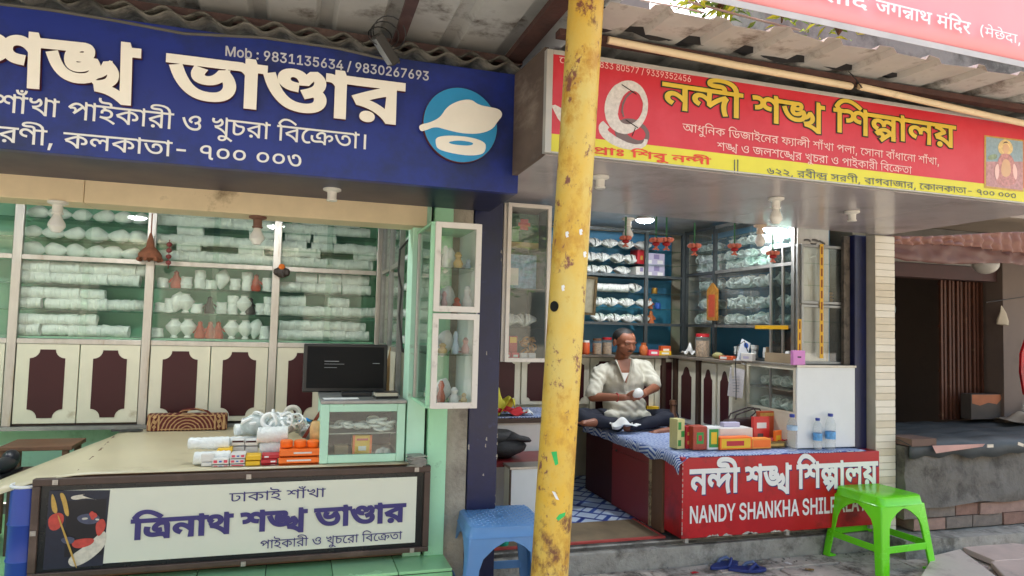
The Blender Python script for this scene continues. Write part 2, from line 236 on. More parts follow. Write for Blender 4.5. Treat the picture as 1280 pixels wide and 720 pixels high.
((78,95,97,95,125,90,149,79,160,72,160,54,143,66,103,81,82,81,71,81,53,74,52,67,53,62,63,55,74,52,58,39,39,44,19,58,18,68,19,77,37,89,65,95),(362,124,362,110,180,110,180,51,176,55,201,68,267,90,308,97,334,84,327,77,317,64,313,48,312,39,313,30,315,15,323,1,326,-8,296,-12,288,9,285,17,281,34,280,45,281,52,287,67,295,78,298,82,304,81,281,76,239,63,197,46,174,35,150,43,150,72,152,74,151,78,151,86,150,90,150,110,-4,110,-4,124),(240,20,255,20,283,14,296,8,296,-12,291,-3,265,6,244,6,233,6,207,3,181,0,162,0,151,0,125,4,103,11,89,24,88,33,89,37,93,44,92,46,124,45,123,42,121,37,120,34,121,27,131,19,151,15,162,15,177,15,201,17,225,20),),
((276,124,276,110,234,110,234,0,204,0,204,71,214,58,201,66,183,75,174,75,169,75,161,72,149,63,138,54,127,44,109,31,91,25,76,25,65,25,45,30,27,40,14,49,38,56,51,47,65,41,72,41,79,41,93,45,107,55,116,64,124,71,137,82,155,90,166,90,181,90,201,82,214,75,206,75,205,79,205,87,204,92,204,110,-4,110,-4,124),(108,54,105,68,97,84,86,88,77,93,43,97,16,99,22,114,42,110,67,108,97,103,115,94,125,81,126,71),),
((252,124,252,110,210,110,210,0,180,0,180,85,188,73,169,86,137,103,105,111,88,111,77,111,59,106,49,98,48,93,49,86,63,77,89,72,110,71,108,54,83,56,41,65,17,81,16,92,17,103,37,118,67,126,84,126,107,126,141,119,173,105,188,95,182,95,181,99,181,110,180,115,180,138,200,138,210,124),),
((22,-35,38,20,78,20,48,-35),),
((296,124,296,110,254,110,254,0,224,0,224,67,226,62,219,68,199,76,186,76,181,76,169,74,161,68,160,61,161,59,161,56,160,54,134,53,133,61,119,73,99,79,86,79,75,79,61,75,53,68,52,63,53,55,75,44,96,40,86,25,67,28,37,39,19,54,18,64,19,73,37,86,67,93,84,93,105,93,135,85,148,77,142,77,147,83,169,90,180,90,197,90,217,85,228,79,224,76,225,81,225,89,224,93,224,110,-4,110,-4,124),),
((192,70,192,54,66,54,66,70),),
((152,60,172,57,157,53,123,50,108,50,69,50,29,67,28,82,29,91,45,106,71,118,103,124,118,124,135,124,159,121,166,117,175,113,185,102,184,91,184,29,185,24,189,18,201,16,212,15,208,0,187,0,163,6,153,16,152,24),(106,64,125,64,149,68,162,71,152,68,152,88,153,95,151,103,144,106,141,108,129,110,118,110,109,110,89,106,71,98,61,87,60,81,61,72,87,64),),
((116,18,91,18,53,28,29,48,28,63,29,74,49,95,89,109,120,109,153,109,191,96,209,76,208,64,209,52,189,31,149,18),(120,95,105,95,77,87,63,72,62,62,63,54,73,40,97,32,116,32,135,32,163,41,177,55,176,65,177,74,165,87,139,95),),
((222,59,223,45,205,21,169,8,138,8,119,8,81,15,49,35,23,70,12,98,42,102,55,72,81,38,115,23,136,23,159,23,181,33,191,49,190,59,191,71,177,90,155,102,138,102,129,102,117,96,116,92,117,88,121,82,124,78,92,74,89,79,83,89,82,93,83,102,101,112,125,116,134,116,163,116,203,100,223,75),),
((362,124,362,110,180,110,180,51,176,55,193,64,233,79,281,92,308,97,334,84,327,77,317,64,313,50,312,41,313,31,319,13,326,2,296,-1,289,10,281,32,280,44,281,53,287,67,295,78,298,82,304,81,281,76,239,63,197,46,174,35,150,43,150,72,152,74,151,78,151,86,150,90,150,110,-4,110,-4,124),(78,95,95,95,123,90,149,79,160,72,160,54,143,66,103,81,82,81,71,81,53,74,52,67,53,62,67,54,80,51,66,37,45,41,19,57,18,68,19,77,37,89,65,95),),
((304,124,304,110,262,110,262,-9,230,-9,230,21,232,25,231,29,231,38,230,44,230,76,234,68,221,74,195,83,180,83,171,83,157,77,156,70,157,69,157,66,156,65,130,64,131,70,117,80,97,86,84,86,69,86,53,78,52,72,53,66,65,58,80,55,64,41,51,44,31,53,19,65,18,73,19,81,35,93,65,100,82,100,95,100,119,97,137,89,144,84,138,83,143,90,165,97,178,97,197,97,227,88,240,82,232,84,231,88,231,94,230,98,230,110,-4,110,-4,124),(150,52,167,52,195,47,221,36,247,21,262,11,240,4,229,13,207,26,185,35,165,39,150,39,131,39,99,30,86,24,82,24,89,26,103,28,110,28,129,28,147,18,146,11,147,9,145,6,144,6,106,-6,115,-3,121,2,120,7,121,11,113,16,102,16,97,16,85,14,78,13,50,26,67,33,95,45,129,52),(226,23,122,-19,102,-7,136,5,140,6,145,7,153,11,161,14,164,16,208,33),),
((254,124,254,110,212,110,212,0,182,0,165,11,125,28,71,40,34,42,20,61,33,65,59,72,89,80,100,83,87,89,47,98,20,100,32,114,32,110,-4,110,-4,124),(182,110,54,110,46,112,63,110,97,101,127,91,134,86,136,75,123,72,91,64,63,57,50,53,46,56,81,54,133,42,173,26,188,17,182,16,183,20,183,30,182,34),(72,-1,63,-1,49,5,48,10,49,16,63,22,72,22,83,22,97,16,96,10,97,5,83,-1),),
((252,124,252,110,210,110,210,0,180,0,180,27,188,16,175,27,145,45,115,56,94,56,81,56,61,49,60,41,61,34,79,25,98,22,88,7,67,11,39,21,27,34,26,42,27,51,47,64,75,71,90,71,115,71,151,62,179,47,188,38,182,37,181,42,181,51,180,56,180,110,-4,110,-4,124),(120,65,121,63,121,61,118,60,88,64,89,76,75,90,43,97,16,99,20,113,38,111,59,110,89,104,109,92,121,76),),
((32,97,33,105,47,118,73,124,88,124,105,124,131,118,145,105,144,97,145,89,131,77,105,70,88,70,73,70,47,77,33,89),(58,97,59,90,77,83,88,83,101,83,117,91,116,97,117,104,101,111,88,111,77,111,59,104),(32,27,33,36,47,48,73,55,88,55,105,55,131,48,145,36,144,27,145,19,131,7,105,0,88,0,73,0,47,7,33,19),(58,27,59,21,77,13,88,13,101,13,117,21,116,27,117,34,101,42,88,42,77,42,59,34),),
((360,124,360,110,320,110,320,0,288,0,277,12,243,30,222,36,232,49,249,45,281,30,290,22,291,25,289,30,289,36,288,39,288,110,-4,110,-4,124),(150,18,125,18,75,31,31,62,12,88,40,93,57,72,87,46,127,33,152,33,175,33,201,40,213,52,212,60,213,72,187,86,168,86,155,86,143,80,142,74,143,73,143,68,144,66,114,63,113,67,109,74,108,78,109,85,125,95,151,100,166,100,189,100,225,89,243,71,242,59,243,48,223,29,183,18),(138,93,137,99,117,109,98,111,106,120,124,118,149,113,169,102,170,94),(468,124,468,110,426,110,426,0,394,0,394,96,389,104,371,110,358,110,354,110,354,124,358,124,371,124,391,118,396,112,397,113,395,120,394,123,394,138,416,138,424,124),),
((242,124,242,110,200,110,200,0,170,0,159,12,117,32,63,46,30,49,14,68,55,79,137,98,178,105,170,96,170,124),(170,95,178,89,149,84,81,70,52,61,75,58,123,47,165,29,176,18,172,18,171,22,171,31,170,38),(96,126,101,126,113,125,118,125,114,110,113,111,107,111,100,111,89,111,77,106,76,102,77,97,95,89,118,85,94,76,79,79,57,88,45,98,44,105,45,110,55,120,79,126),),
((288,124,288,110,142,110,142,74,143,69,151,63,158,63,165,63,183,68,201,78,212,87,236,88,249,79,263,59,262,49,263,36,241,16,199,5,166,5,141,5,95,14,57,35,25,68,12,93,42,97,57,69,93,35,137,20,166,20,199,20,233,36,232,49,233,58,223,70,214,75,232,78,221,68,197,55,171,48,158,48,149,48,133,51,126,54,121,56,113,67,112,79,112,110,-4,110,-4,124),),
((160,13,137,13,95,21,57,40,25,71,12,93,42,97,57,72,91,42,135,28,162,28,193,28,223,41,222,54,223,60,217,69,212,72,236,72,225,66,201,57,173,51,156,51,141,51,117,57,105,69,104,77,105,86,129,104,158,111,151,110,131,110,120,110,-4,110,-4,124,370,124,370,110,246,110,237,110,221,111,214,111,181,103,147,91,135,81,134,76,135,70,147,66,154,66,171,66,195,73,210,79,244,73,249,69,253,57,252,51,253,41,235,23,195,13),(320,41,321,31,327,13,334,2,304,-1,299,10,291,32,290,44,291,55,297,72,302,78,273,78,229,85,201,99,190,109,220,112,227,106,247,97,279,92,300,92,307,92,317,92,322,92,338,78,329,69,321,52),),
((340,124,340,110,52,110,46,112,63,110,97,101,127,91,134,86,136,75,123,72,91,64,63,57,50,53,46,56,77,53,125,43,163,29,178,20,179,23,179,30,178,34,178,102,184,102,207,102,247,98,283,90,296,83,307,78,317,65,316,58,317,51,307,39,283,32,262,32,257,32,245,32,238,33,240,47,245,47,251,46,254,46,275,46,287,54,286,59,287,69,245,85,208,87,208,0,178,0,163,11,123,28,71,39,34,42,20,61,33,65,59,72,89,80,100,83,87,89,47,98,20,100,32,114,32,110,-4,110,-4,124),),
((106,124,106,110,78,110,102,115,87,108,69,97,65,87,64,79,65,72,71,58,77,42,76,33,77,26,71,13,53,1,23,-8,-4,-10,-12,3,15,6,39,15,47,27,46,34,47,42,39,57,33,72,32,79,33,86,39,98,53,108,62,114,68,110,-4,110,-4,124),),
((358,124,358,110,316,110,316,0,286,0,286,71,296,58,283,66,265,75,256,75,251,75,243,72,231,63,220,54,209,44,191,31,173,25,158,25,147,25,127,30,107,40,96,49,120,56,133,47,147,41,154,41,161,41,173,44,189,54,196,63,206,71,219,82,237,90,248,90,263,90,283,82,296,75,288,75,287,79,287,87,286,92,286,110,-4,110,-4,124),(204,60,192,54,189,68,179,85,170,88,161,93,131,98,106,99,116,114,134,110,153,108,181,103,199,94,209,80,208,71),(82,89,103,89,143,82,183,68,206,58,190,49,173,56,139,68,105,75,88,75,71,75,53,68,52,61,53,55,67,48,80,45,66,30,45,35,19,51,18,61,19,70,37,83,65,89),),
((306,124,306,110,264,110,264,0,234,0,234,79,242,66,227,78,199,95,175,106,151,111,134,111,119,111,93,105,73,95,62,89,58,89,67,91,79,93,86,93,109,93,131,80,130,71,131,69,131,65,128,64,122,65,127,68,137,73,147,77,150,80,200,103,220,93,106,39,82,50,116,66,100,57,88,52,95,56,105,64,104,69,105,74,93,80,80,80,75,80,63,78,54,76,24,90,41,101,75,117,111,126,132,126,155,126,191,117,225,101,242,88,236,89,235,94,235,105,234,112,234,138,254,138,264,124),(264,-9,234,-9,231,-3,219,5,201,9,190,9,171,9,131,5,108,5,95,5,63,8,35,16,19,30,18,42,19,46,21,54,22,57,52,55,51,53,51,46,50,42,51,34,65,24,91,20,108,20,127,20,165,23,184,23,199,23,225,18,234,12,234,30,264,30),),
((138,8,119,8,81,16,49,34,21,66,8,90,38,95,47,75,67,48,91,31,121,23,136,23,163,23,195,39,194,54,195,63,185,75,180,78,196,78,189,70,173,57,151,51,136,51,129,51,115,54,108,56,103,59,95,69,94,80,94,90,95,95,91,101,79,103,66,103,70,119,87,118,109,115,114,112,121,109,125,100,124,94,124,76,125,71,133,66,140,66,147,66,159,69,171,79,178,88,200,90,209,85,219,73,225,60,224,54,225,41,207,20,169,8),),
((50,108,51,112,61,121,68,126,94,119,89,117,85,112,84,110,85,107,91,103,109,101,126,99,169,95,201,79,200,67,201,54,157,35,116,34,113,34,105,34,100,35,116,37,135,34,171,24,205,13,222,6,202,-5,181,5,139,18,101,27,55,34,26,37,32,51,47,49,75,47,96,47,137,47,169,57,168,66,169,71,161,78,137,83,116,85,93,88,65,94,51,102),),
((194,0,194,85,202,72,189,82,165,97,143,107,119,111,106,111,85,111,59,100,48,93,42,91,49,94,73,97,86,97,105,97,129,90,139,79,138,74,139,62,107,43,72,34,52,49,75,54,107,65,106,73,107,77,93,83,80,83,71,83,53,81,42,78,8,92,23,102,51,117,83,126,102,126,123,126,157,119,187,105,202,94,196,97,195,99,195,111,194,117,194,138,214,138,224,124,266,124,266,110,224,110,224,0),),
((36,0,36,146,78,146,198,52,203,49,217,38,231,23,238,15,232,15,233,24,231,39,231,52,230,56,230,146,266,146,266,0,222,0,116,83,111,89,95,101,77,117,62,130,68,130,71,119,73,101,73,87,72,83,72,0),),
((10,0,116,146,158,146,266,0,226,0,166,86,161,94,145,118,134,137,140,137,131,118,115,94,110,86,50,0),(64,41,64,57,212,57,212,41),),
((126,0,56,0,56,16,124,16,161,16,207,30,229,55,228,73,229,91,207,116,161,129,128,129,54,129,54,146,130,146,173,146,233,128,265,96,264,73,265,50,233,18,171,0),(72,146,72,0,36,0,36,146),),
((118,0,118,60,10,146,54,146,110,99,121,91,137,76,144,65,128,65,137,76,153,91,162,99,218,146,262,146,154,60,154,0),),
((128,-3,97,-3,51,8,25,26,22,38,60,38,63,30,83,19,113,14,128,14,149,14,181,21,199,32,198,40,199,47,183,56,157,61,140,64,106,69,71,74,31,92,30,107,31,119,59,137,103,147,130,147,161,147,205,137,231,120,230,109,194,109,193,119,157,131,130,131,111,131,83,125,67,114,66,107,67,100,87,91,113,85,122,84,152,80,165,78,193,73,219,64,235,50,234,40,235,28,211,9,163,-3),),
((36,0,36,146,72,146,72,83,224,83,224,146,262,146,262,0,224,0,224,66,72,66,72,0),),
((60,42,60,61,71,68,91,81,111,93,122,99,208,146,258,146,134,79,132,79),(36,0,36,146,72,146,72,96,72,64,72,55,72,0),(214,0,108,74,132,88,258,0),),
((18,0,18,16,70,16,70,129,18,129,18,146,158,146,158,129,106,129,106,16,158,16,158,0),),
((36,0,36,146,72,146,72,16,208,16,208,0),),
((36,0,36,146,134,146,169,146,213,133,235,112,234,99,235,86,213,65,169,53,134,53,64,53,64,69,134,69,157,69,185,77,199,91,198,99,199,108,185,121,157,129,132,129,72,129,72,0),),
((18,11,86,31,65,32,52,39,43,44,33,59,32,72,32,110,0,110,0,124,234,124,234,110,192,110,192,0,160,0,160,39,36,-3),(160,110,64,110,64,74,65,66,67,56,73,50,76,48,87,43,104,43,121,43,151,51,160,56),),
((234,110,234,0,202,0,202,53,191,51,169,50,152,50,137,50,99,53,84,55,77,53,66,51,85,40,129,18,152,8,130,-2,109,7,69,27,39,45,30,51,21,57,17,65,16,68,17,72,29,79,42,79,53,79,67,74,72,70,81,74,87,86,86,92,87,98,85,107,80,110,0,110,0,124,276,124,276,110),(148,64,165,64,189,66,202,68,202,110,112,110,117,107,121,98,120,92,121,83,113,71,104,67,127,64),),
((68,110,68,0,36,0,36,110,0,110,0,124,110,124,110,110),),
((166,-12,157,-5,143,9,136,15,133,14,121,14,114,14,99,14,65,18,37,27,19,43,18,54,19,63,31,76,40,80,55,86,93,91,116,91,118,91,118,110,0,110,0,124,214,124,214,110,150,110,150,77,130,77,109,77,81,74,70,71,61,68,51,59,50,52,51,42,83,28,114,28,119,28,123,28,124,28,123,32,122,35,123,42,141,48,150,48,167,48,185,38,184,32,185,26,173,19,164,17,169,12,183,2,192,-5),),
((262,110,262,0,228,0,228,74,174,74,159,74,152,75,167,69,185,53,184,44,185,34,167,22,141,16,124,16,103,16,65,28,31,56,12,80,40,85,61,58,101,31,122,31,137,31,153,37,152,45,153,54,129,70,110,75,120,88,228,88,228,110,0,110,0,124,302,124,302,110),),
((84,110,84,47,85,42,75,36,64,36,55,36,33,44,17,56,16,62,17,66,29,72,40,72,50,72,50,110,0,110,0,124,232,124,232,110,190,110,190,0,158,0,158,110),),
((62,47,53,47,31,55,15,67,14,73,15,77,27,83,40,83,178,83,178,110,0,110,0,124,252,124,252,110,210,110,210,0,178,0,178,52,124,29,136,22,145,18,144,14,145,9,129,4,114,4,107,4,93,5,84,7,79,8,67,14,66,18,67,21,73,27,82,30,114,44,149,58,178,68,178,69,82,69,82,58,83,52,71,47),),
((222,110,222,0,188,0,188,36,179,32,147,26,124,26,91,26,43,46,34,64,73,68,103,83,102,93,103,103,85,114,68,114,59,114,47,109,46,104,47,94,78,92,74,78,49,80,19,92,18,104,19,115,49,126,68,126,87,126,117,119,135,105,134,94,135,79,103,61,72,55,83,48,107,41,126,41,147,41,177,49,188,55,188,110,156,110,156,124,262,124,262,110),),
((204,110,204,0,172,0,172,50,82,50,82,43,83,36,73,30,64,30,57,30,41,35,25,43,17,52,16,56,17,59,27,64,40,64,50,64,50,110,0,110,0,124,244,124,244,110),(172,110,82,110,82,64,172,64),),
((-74,154,-73,159,-59,166,-52,166,-41,166,-29,159,-30,154,-29,150,-41,143,-52,143,-59,143,-73,150),),
((36,110,0,110,0,124,32,124,29,129,23,139,22,145,23,160,69,179,106,179,163,179,251,149,282,123,248,123,187,165,114,165,87,165,55,153,54,143,55,137,63,128,66,124,110,124,110,110,68,110,68,0,36,0),),
((158,8,136,-2,113,7,73,27,41,45,30,51,23,57,17,65,16,68,17,72,29,79,42,79,53,79,67,74,72,70,89,74,103,86,102,94,103,98,99,107,96,110,0,110,0,124,170,124,170,110,128,110,135,103,134,92,135,81,117,65,87,55,66,51,85,40,133,18),),
((50,59,51,75,63,110,87,142,100,154,134,154,121,139,99,106,87,74,86,59,87,46,97,20,119,-10,134,-27,100,-27,77,-6,51,38),),
((-68,123,-75,139,-91,157,-111,165,-126,165,-133,165,-147,163,-154,162,-164,176,-147,179,-128,179,-105,179,-73,169,-47,144,-38,123),),
((118,14,151,14,201,27,231,48,230,62,231,71,213,84,194,84,183,84,171,77,170,72,171,65,191,55,214,52,200,40,169,44,139,61,138,71,139,81,161,94,182,96,182,110,0,110,0,124,286,124,286,110,214,110,214,95,235,93,263,76,262,62,263,50,243,28,205,10,153,0,118,0,81,0,41,17,40,29,41,34,47,43,52,46,37,50,19,63,18,72,19,84,55,97,82,97,91,97,111,96,116,95,112,81,109,82,95,83,84,83,51,83,50,70,51,64,69,58,80,56,93,58,106,58,111,58,121,58,124,57,120,43,119,44,113,44,110,44,73,44,72,30,73,22,99,14),),
((192,110,192,0,160,0,160,38,149,34,121,29,102,29,87,29,61,35,52,39,43,44,33,59,32,72,32,110,0,110,0,124,234,124,234,110),(160,110,64,110,64,74,65,66,67,56,73,50,76,48,87,43,106,43,123,43,151,51,160,56),),
((-26,-49,-35,-51,-57,-54,-70,-54,-99,-54,-133,-38,-134,-25,-133,-14,-95,2,-64,2,-33,2,11,-9,45,-27,58,-38,34,-46,13,-29,-33,-11,-62,-11,-81,-11,-103,-19,-104,-26,-103,-33,-83,-39,-72,-39,-59,-39,-43,-37,-36,-35),),
((228,110,186,110,186,0,154,0,154,33,145,29,115,24,94,24,73,24,39,32,19,47,18,57,19,74,65,93,102,93,109,93,123,92,139,91,142,91,140,76,133,77,113,78,104,78,79,78,51,67,50,57,51,47,77,38,94,38,115,38,145,47,154,52,154,110,0,110,0,124,228,124),),
((-76,123,-83,130,-95,145,-96,152,-95,166,-59,179,-34,179,-21,179,1,177,8,174,0,161,-7,163,-21,165,-32,165,-47,165,-63,156,-64,149,-63,143,-53,130,-44,123),),
)
# words: width, then (letter, x, y) in 1/1000 em
TEXTS = {
'b0': (2496, (0,0,0,1,266,0,2,981,0,3,1585,0,4,1851,0)),
'b1': (1729, (5,0,0,6,677,0)),
'b2': (2587, (7,0,0,3,721,0,8,987,0,3,1725,0,9,1991,0)),
'mob': (16787, (10,0,0,11,903,0,12,1503,0,13,2384,0,14,2921,0,15,3569,0,16,4218,0,17,4866,0,17,5515,0,16,6163,0,18,6812,0,19,7460,0,16,8108,0,20,8757,0,21,9674,0,14,10303,0,15,10951,0,16,11600,0,22,12248,0,23,12896,0,19,13545,0,24,14193,0,19,14842,0,14,15490,0,16,16139,0)),
'l2a': (2436, (25,0,0,3,567,0,26,833,0,3,1640,0,27,1906,0)),
'l2': (12779, (5,0,0,3,677,0,28,882,0,29,943,0,3,1639,0,30,2174,0,3,2890,0,27,3156,0,26,3686,0,3,4493,0,9,4759,0,31,5355,0,32,5889,0,29,6896,0,33,7592,0,34,7592,0,9,8159,0,3,8755,0,0,9289,0,35,9555,0,36,10151,0,37,10497,0,38,11427,0,3,12134,0,39,12400,0)),
'l3a': (3305, (9,0,0,35,596,0,31,1192,0,40,1458,0,41,2623,0)),
'l3': (10341, (9,0,0,42,596,0,31,1216,0,43,1482,0,26,2019,0,44,2826,0,26,3557,0,3,4364,0,38,4630,0,3,5337,0,45,5603,0,46,6520,0,47,7112,0,47,7704,0,47,8565,0,47,9157,0,48,9749,0)),
'dh': (4610, (25,0,0,3,567,0,26,833,0,3,1640,0,27,1906,0,5,2705,0,3,3382,0,28,3587,0,29,3648,0,3,4344,0)),
'fb': (7349, (0,0,0,1,266,0,2,981,0,3,1585,0,4,1851,0,5,2765,0,6,3442,0,7,4762,0,3,5483,0,8,5749,0,3,6487,0,9,6753,0)),
'kr': (10573, (30,0,0,3,716,0,27,982,0,26,1512,0,3,2319,0,9,2585,0,31,3181,0,32,3716,0,29,4722,0,33,5418,0,34,5418,0,36,5985,0,9,6331,0,3,6927,0,0,7462,0,35,7728,0,36,8324,0,37,8670,0,38,9600,0,3,10307,0)),
'nb': (7346, (2,0,0,49,604,0,31,1500,0,5,2035,0,6,2712,0,0,4032,0,5,4298,0,50,4975,0,3,5723,0,44,5989,0,51,6720,0)),
'mo': (1672, (36,0,0,52,346,0,3,968,0,53,1234,0)),
'ph': (13486, (14,0,0,15,648,0,16,1297,0,16,1945,0,15,2862,0,22,3511,0,18,4159,0,24,4808,0,24,5456,0,21,6373,0,14,7002,0,16,7650,0,16,8299,0,14,8947,0,16,9596,0,18,10244,0,23,10893,0,20,11541,0,18,12189,0,19,12838,0)),
'r1': (23224, (54,0,0,55,1158,0,33,1754,0,0,1754,0,2,2020,0,26,2624,0,0,3700,0,56,3966,0,57,4678,0,3,5595,0,27,5861,0,36,6391,0,2,6737,0,9,7341,0,58,8205,0,59,9043,0,3,9298,0,60,9564,0,31,10451,0,5,10986,0,3,11663,0,28,11868,0,29,11929,0,3,12625,0,30,13159,0,44,13875,0,3,14606,0,43,14872,0,36,15409,0,41,15755,0,3,16437,0,2,16703,0,3,17307,0,35,17842,0,3,18438,0,28,18643,0,55,18704,0,3,19300,0,36,19566,0,2,19912,0,3,20516,0,5,21050,0,3,21727,0,28,21932,0,29,21993,0,3,22689,0,43,22955,0)),
'r2': (17818, (5,0,0,6,677,0,32,1998,0,57,3004,0,44,3921,0,5,4652,0,36,5329,0,6,5675,0,9,6727,0,29,7592,0,33,8288,0,34,8288,0,9,8855,0,3,9451,0,32,9985,0,30,10992,0,3,11708,0,27,11974,0,26,12504,0,3,13311,0,9,13577,0,31,14173,0,0,14707,0,35,14973,0,36,15569,0,37,15915,0,38,16845,0,3,17552,0)),
'pr': (5647, (36,0,0,61,346,0,3,1101,0,53,1367,0,0,2074,0,5,2340,0,35,3017,0,33,3613,0,2,3881,0,49,4485,0,31,5381,0)),
'ad': (21266, (62,0,0,63,592,0,63,1184,0,43,1776,0,9,2313,0,35,2909,0,31,3505,0,40,3771,0,41,4936,0,9,5618,0,42,6214,0,31,6834,0,43,7100,0,35,7637,0,3,8233,0,64,8499,0,35,9155,0,3,9751,0,57,10017,0,3,10934,0,9,11200,0,43,11796,0,36,12333,0,26,12679,0,3,13486,0,44,13752,0,26,14483,0,3,15290,0,38,15556,0,3,16263,0,45,16529,0,46,17446,0,47,18038,0,47,18630,0,47,19490,0,47,20082,0,48,20674,0)),
'en': (15411, (65,0,0,66,753,0,65,1443,0,67,2197,0,68,2918,0,69,3866,0,70,4507,0,66,5250,0,65,5940,0,71,6694,0,70,7366,0,66,8109,0,69,9067,0,70,9709,0,72,10452,0,73,10893,0,74,11458,0,66,12097,0,73,12787,0,66,13353,0,68,14042,0,66,14721,0)),
'h0': (2023, (75,0,0,76,568,0,77,1244,0,78,1503,0)),
'h1': (4876, (79,0,0,80,742,0,81,1305,0,77,1920,0,82,2179,0,83,3090,0,84,3688,0,85,3688,0,78,3947,0,86,4467,0)),
'h2': (4130, (87,0,0,83,391,0,88,989,0,89,989,0,88,1614,0,78,1690,0,77,2210,0,43,2469,0,90,3006,0,91,3574,0,92,3574,0,93,4130,0)),
}
def _dec(p):
    return [((p[i] >> 1)*.005, p[i+1]*.005, not (p[i] & 1)) for i in range(0, len(p), 2)]
def glyph_polys(gi, n=3):
    res = []
    for s in GLYPHS[gi]:
        P = _dec(s); Q = []
        for i, p in enumerate(P):
            q = P[(i+1) % len(P)]
            Q.append(p)
            if not p[2] and not q[2]: Q.append(((p[0]+q[0])/2, (p[1]+q[1])/2, True))
        k = next(i for i, p in enumerate(Q) if p[2]); Q = Q[k:]+Q[:k]
        pts = []; i = 0; N = len(Q)
        while i < N:
            p = Q[i]
            if Q[(i+1) % N][2]: pts.append(p[:2]); i += 1
            else:
                c = Q[(i+1) % N]; e = Q[(i+2) % N]
                for j in range(n):
                    t = j/n; pts.append(((1-t)**2*p[0]+2*t*(1-t)*c[0]+t*t*e[0], (1-t)**2*p[1]+2*t*(1-t)*c[1]+t*t*e[1]))
                i += 2
        q = []
        for p in pts:
            if not q or abs(p[0]-q[-1][0])+abs(p[1]-q[-1][1]) > .004: q.append(p)
        if len(q) > 2: res.append(q)
    return res
def _grow(pts, off, offy=None):
    """move a clockwise contour outwards by off, mitred"""
    oy = off if offy is None else offy
    N = len(pts); out = []
    for i in range(N):
        a, b, c = pts[i-1], pts[i], pts[(i+1) % N]
        u = (b[0]-a[0], b[1]-a[1]); v = (c[0]-b[0], c[1]-b[1])
        lu = math.hypot(*u) or 1; lv = math.hypot(*v) or 1
        n1 = (-u[1]/lu, u[0]/lu); n2 = (-v[1]/lv, v[0]/lv)
        m = (n1[0]+n2[0], n1[1]+n2[1]); d = 1+n1[0]*n2[0]+n1[1]*n2[1]
        k = 1/max(d, .5)
        out.append((b[0]+m[0]*k*off, b[1]+m[1]*k*oy))
    return out
_tc = {}
def glyph_tris(gi, n, off, offy=None):
    """union (non-zero winding) of a glyph's contours: verts, tris, boundary edges"""
    key = (gi, n, off, offy)
    if key in _tc: return _tc[key]
    polys = glyph_polys(gi, n)
    if off: polys = [_grow(p, off, offy) for p in polys]
    V = []; E = []
    for p in polys:
        o = len(V); V += [Vector(q) for q in p]; E += [(o+i, o+(i+1) % len(p)) for i in range(len(p))]
    vs, es, fs, *_ = delaunay_2d_cdt(V, E, [], 0, 1e-5)
    keep = []
    for f in fs:
        x = sum(vs[i][0] for i in f)/3; y = sum(vs[i][1] for i in f)/3; w = 0
        for p in polys:
            for i in range(len(p)):
                (ax, ay), (bx, by) = p[i-1], p[i]
                if (ay <= y) != (by <= y):
                    if ax+(y-ay)/(by-ay)*(bx-ax) > x: w += 1 if by > ay else -1
        if w < 0: keep.append(tuple(f))
    ed = {}
    for f in keep:
        for i in range(3): ed[f[i], f[(i+1) % 3]] = 1
    bd = [(a, b) for (a, b) in ed if (b, a) not in ed]
    r = ([tuple(v) for v in vs], keep, bd)
    _tc[key] = r
    return r
def text_width(key): return TEXTS[key][0]/1000
def text_geo(key, size, off=0, depth=0, n=2, sx=1, z=0, rng=None, offy=None):
    """letters as filled shapes in the XY plane; size = em height; depth = thickness towards +Z (two-material: face 0, side 1)"""
    tt = TEXTS[key][1]; items = [tt[i:i+3] for i in range(0, len(tt), 3)]
    if rng: items = items[rng[0]:rng[1]]
    V = []; F = []; M = []
    for ii, (gi, x, y) in enumerate(items):
        vs, fs, bd = glyph_tris(gi, n, off, offy); zd = (ii % 4)*.0003
        T = lambda v, zz: ((v[0]+x/1000)*size*sx, (v[1]+y/1000)*size, zz)
        o = len(V); V += [T(v, z+depth+zd) for v in vs]
        F += [tuple(i+o for i in f) for f in fs]; M += [0]*len(fs)
        if depth:
            o2 = len(V); V += [T(v, z) for v in vs]
            F += [(a+o2, b+o2, b+o, a+o) for a, b in bd]; M += [1]*len(bd)
    return V, F, M
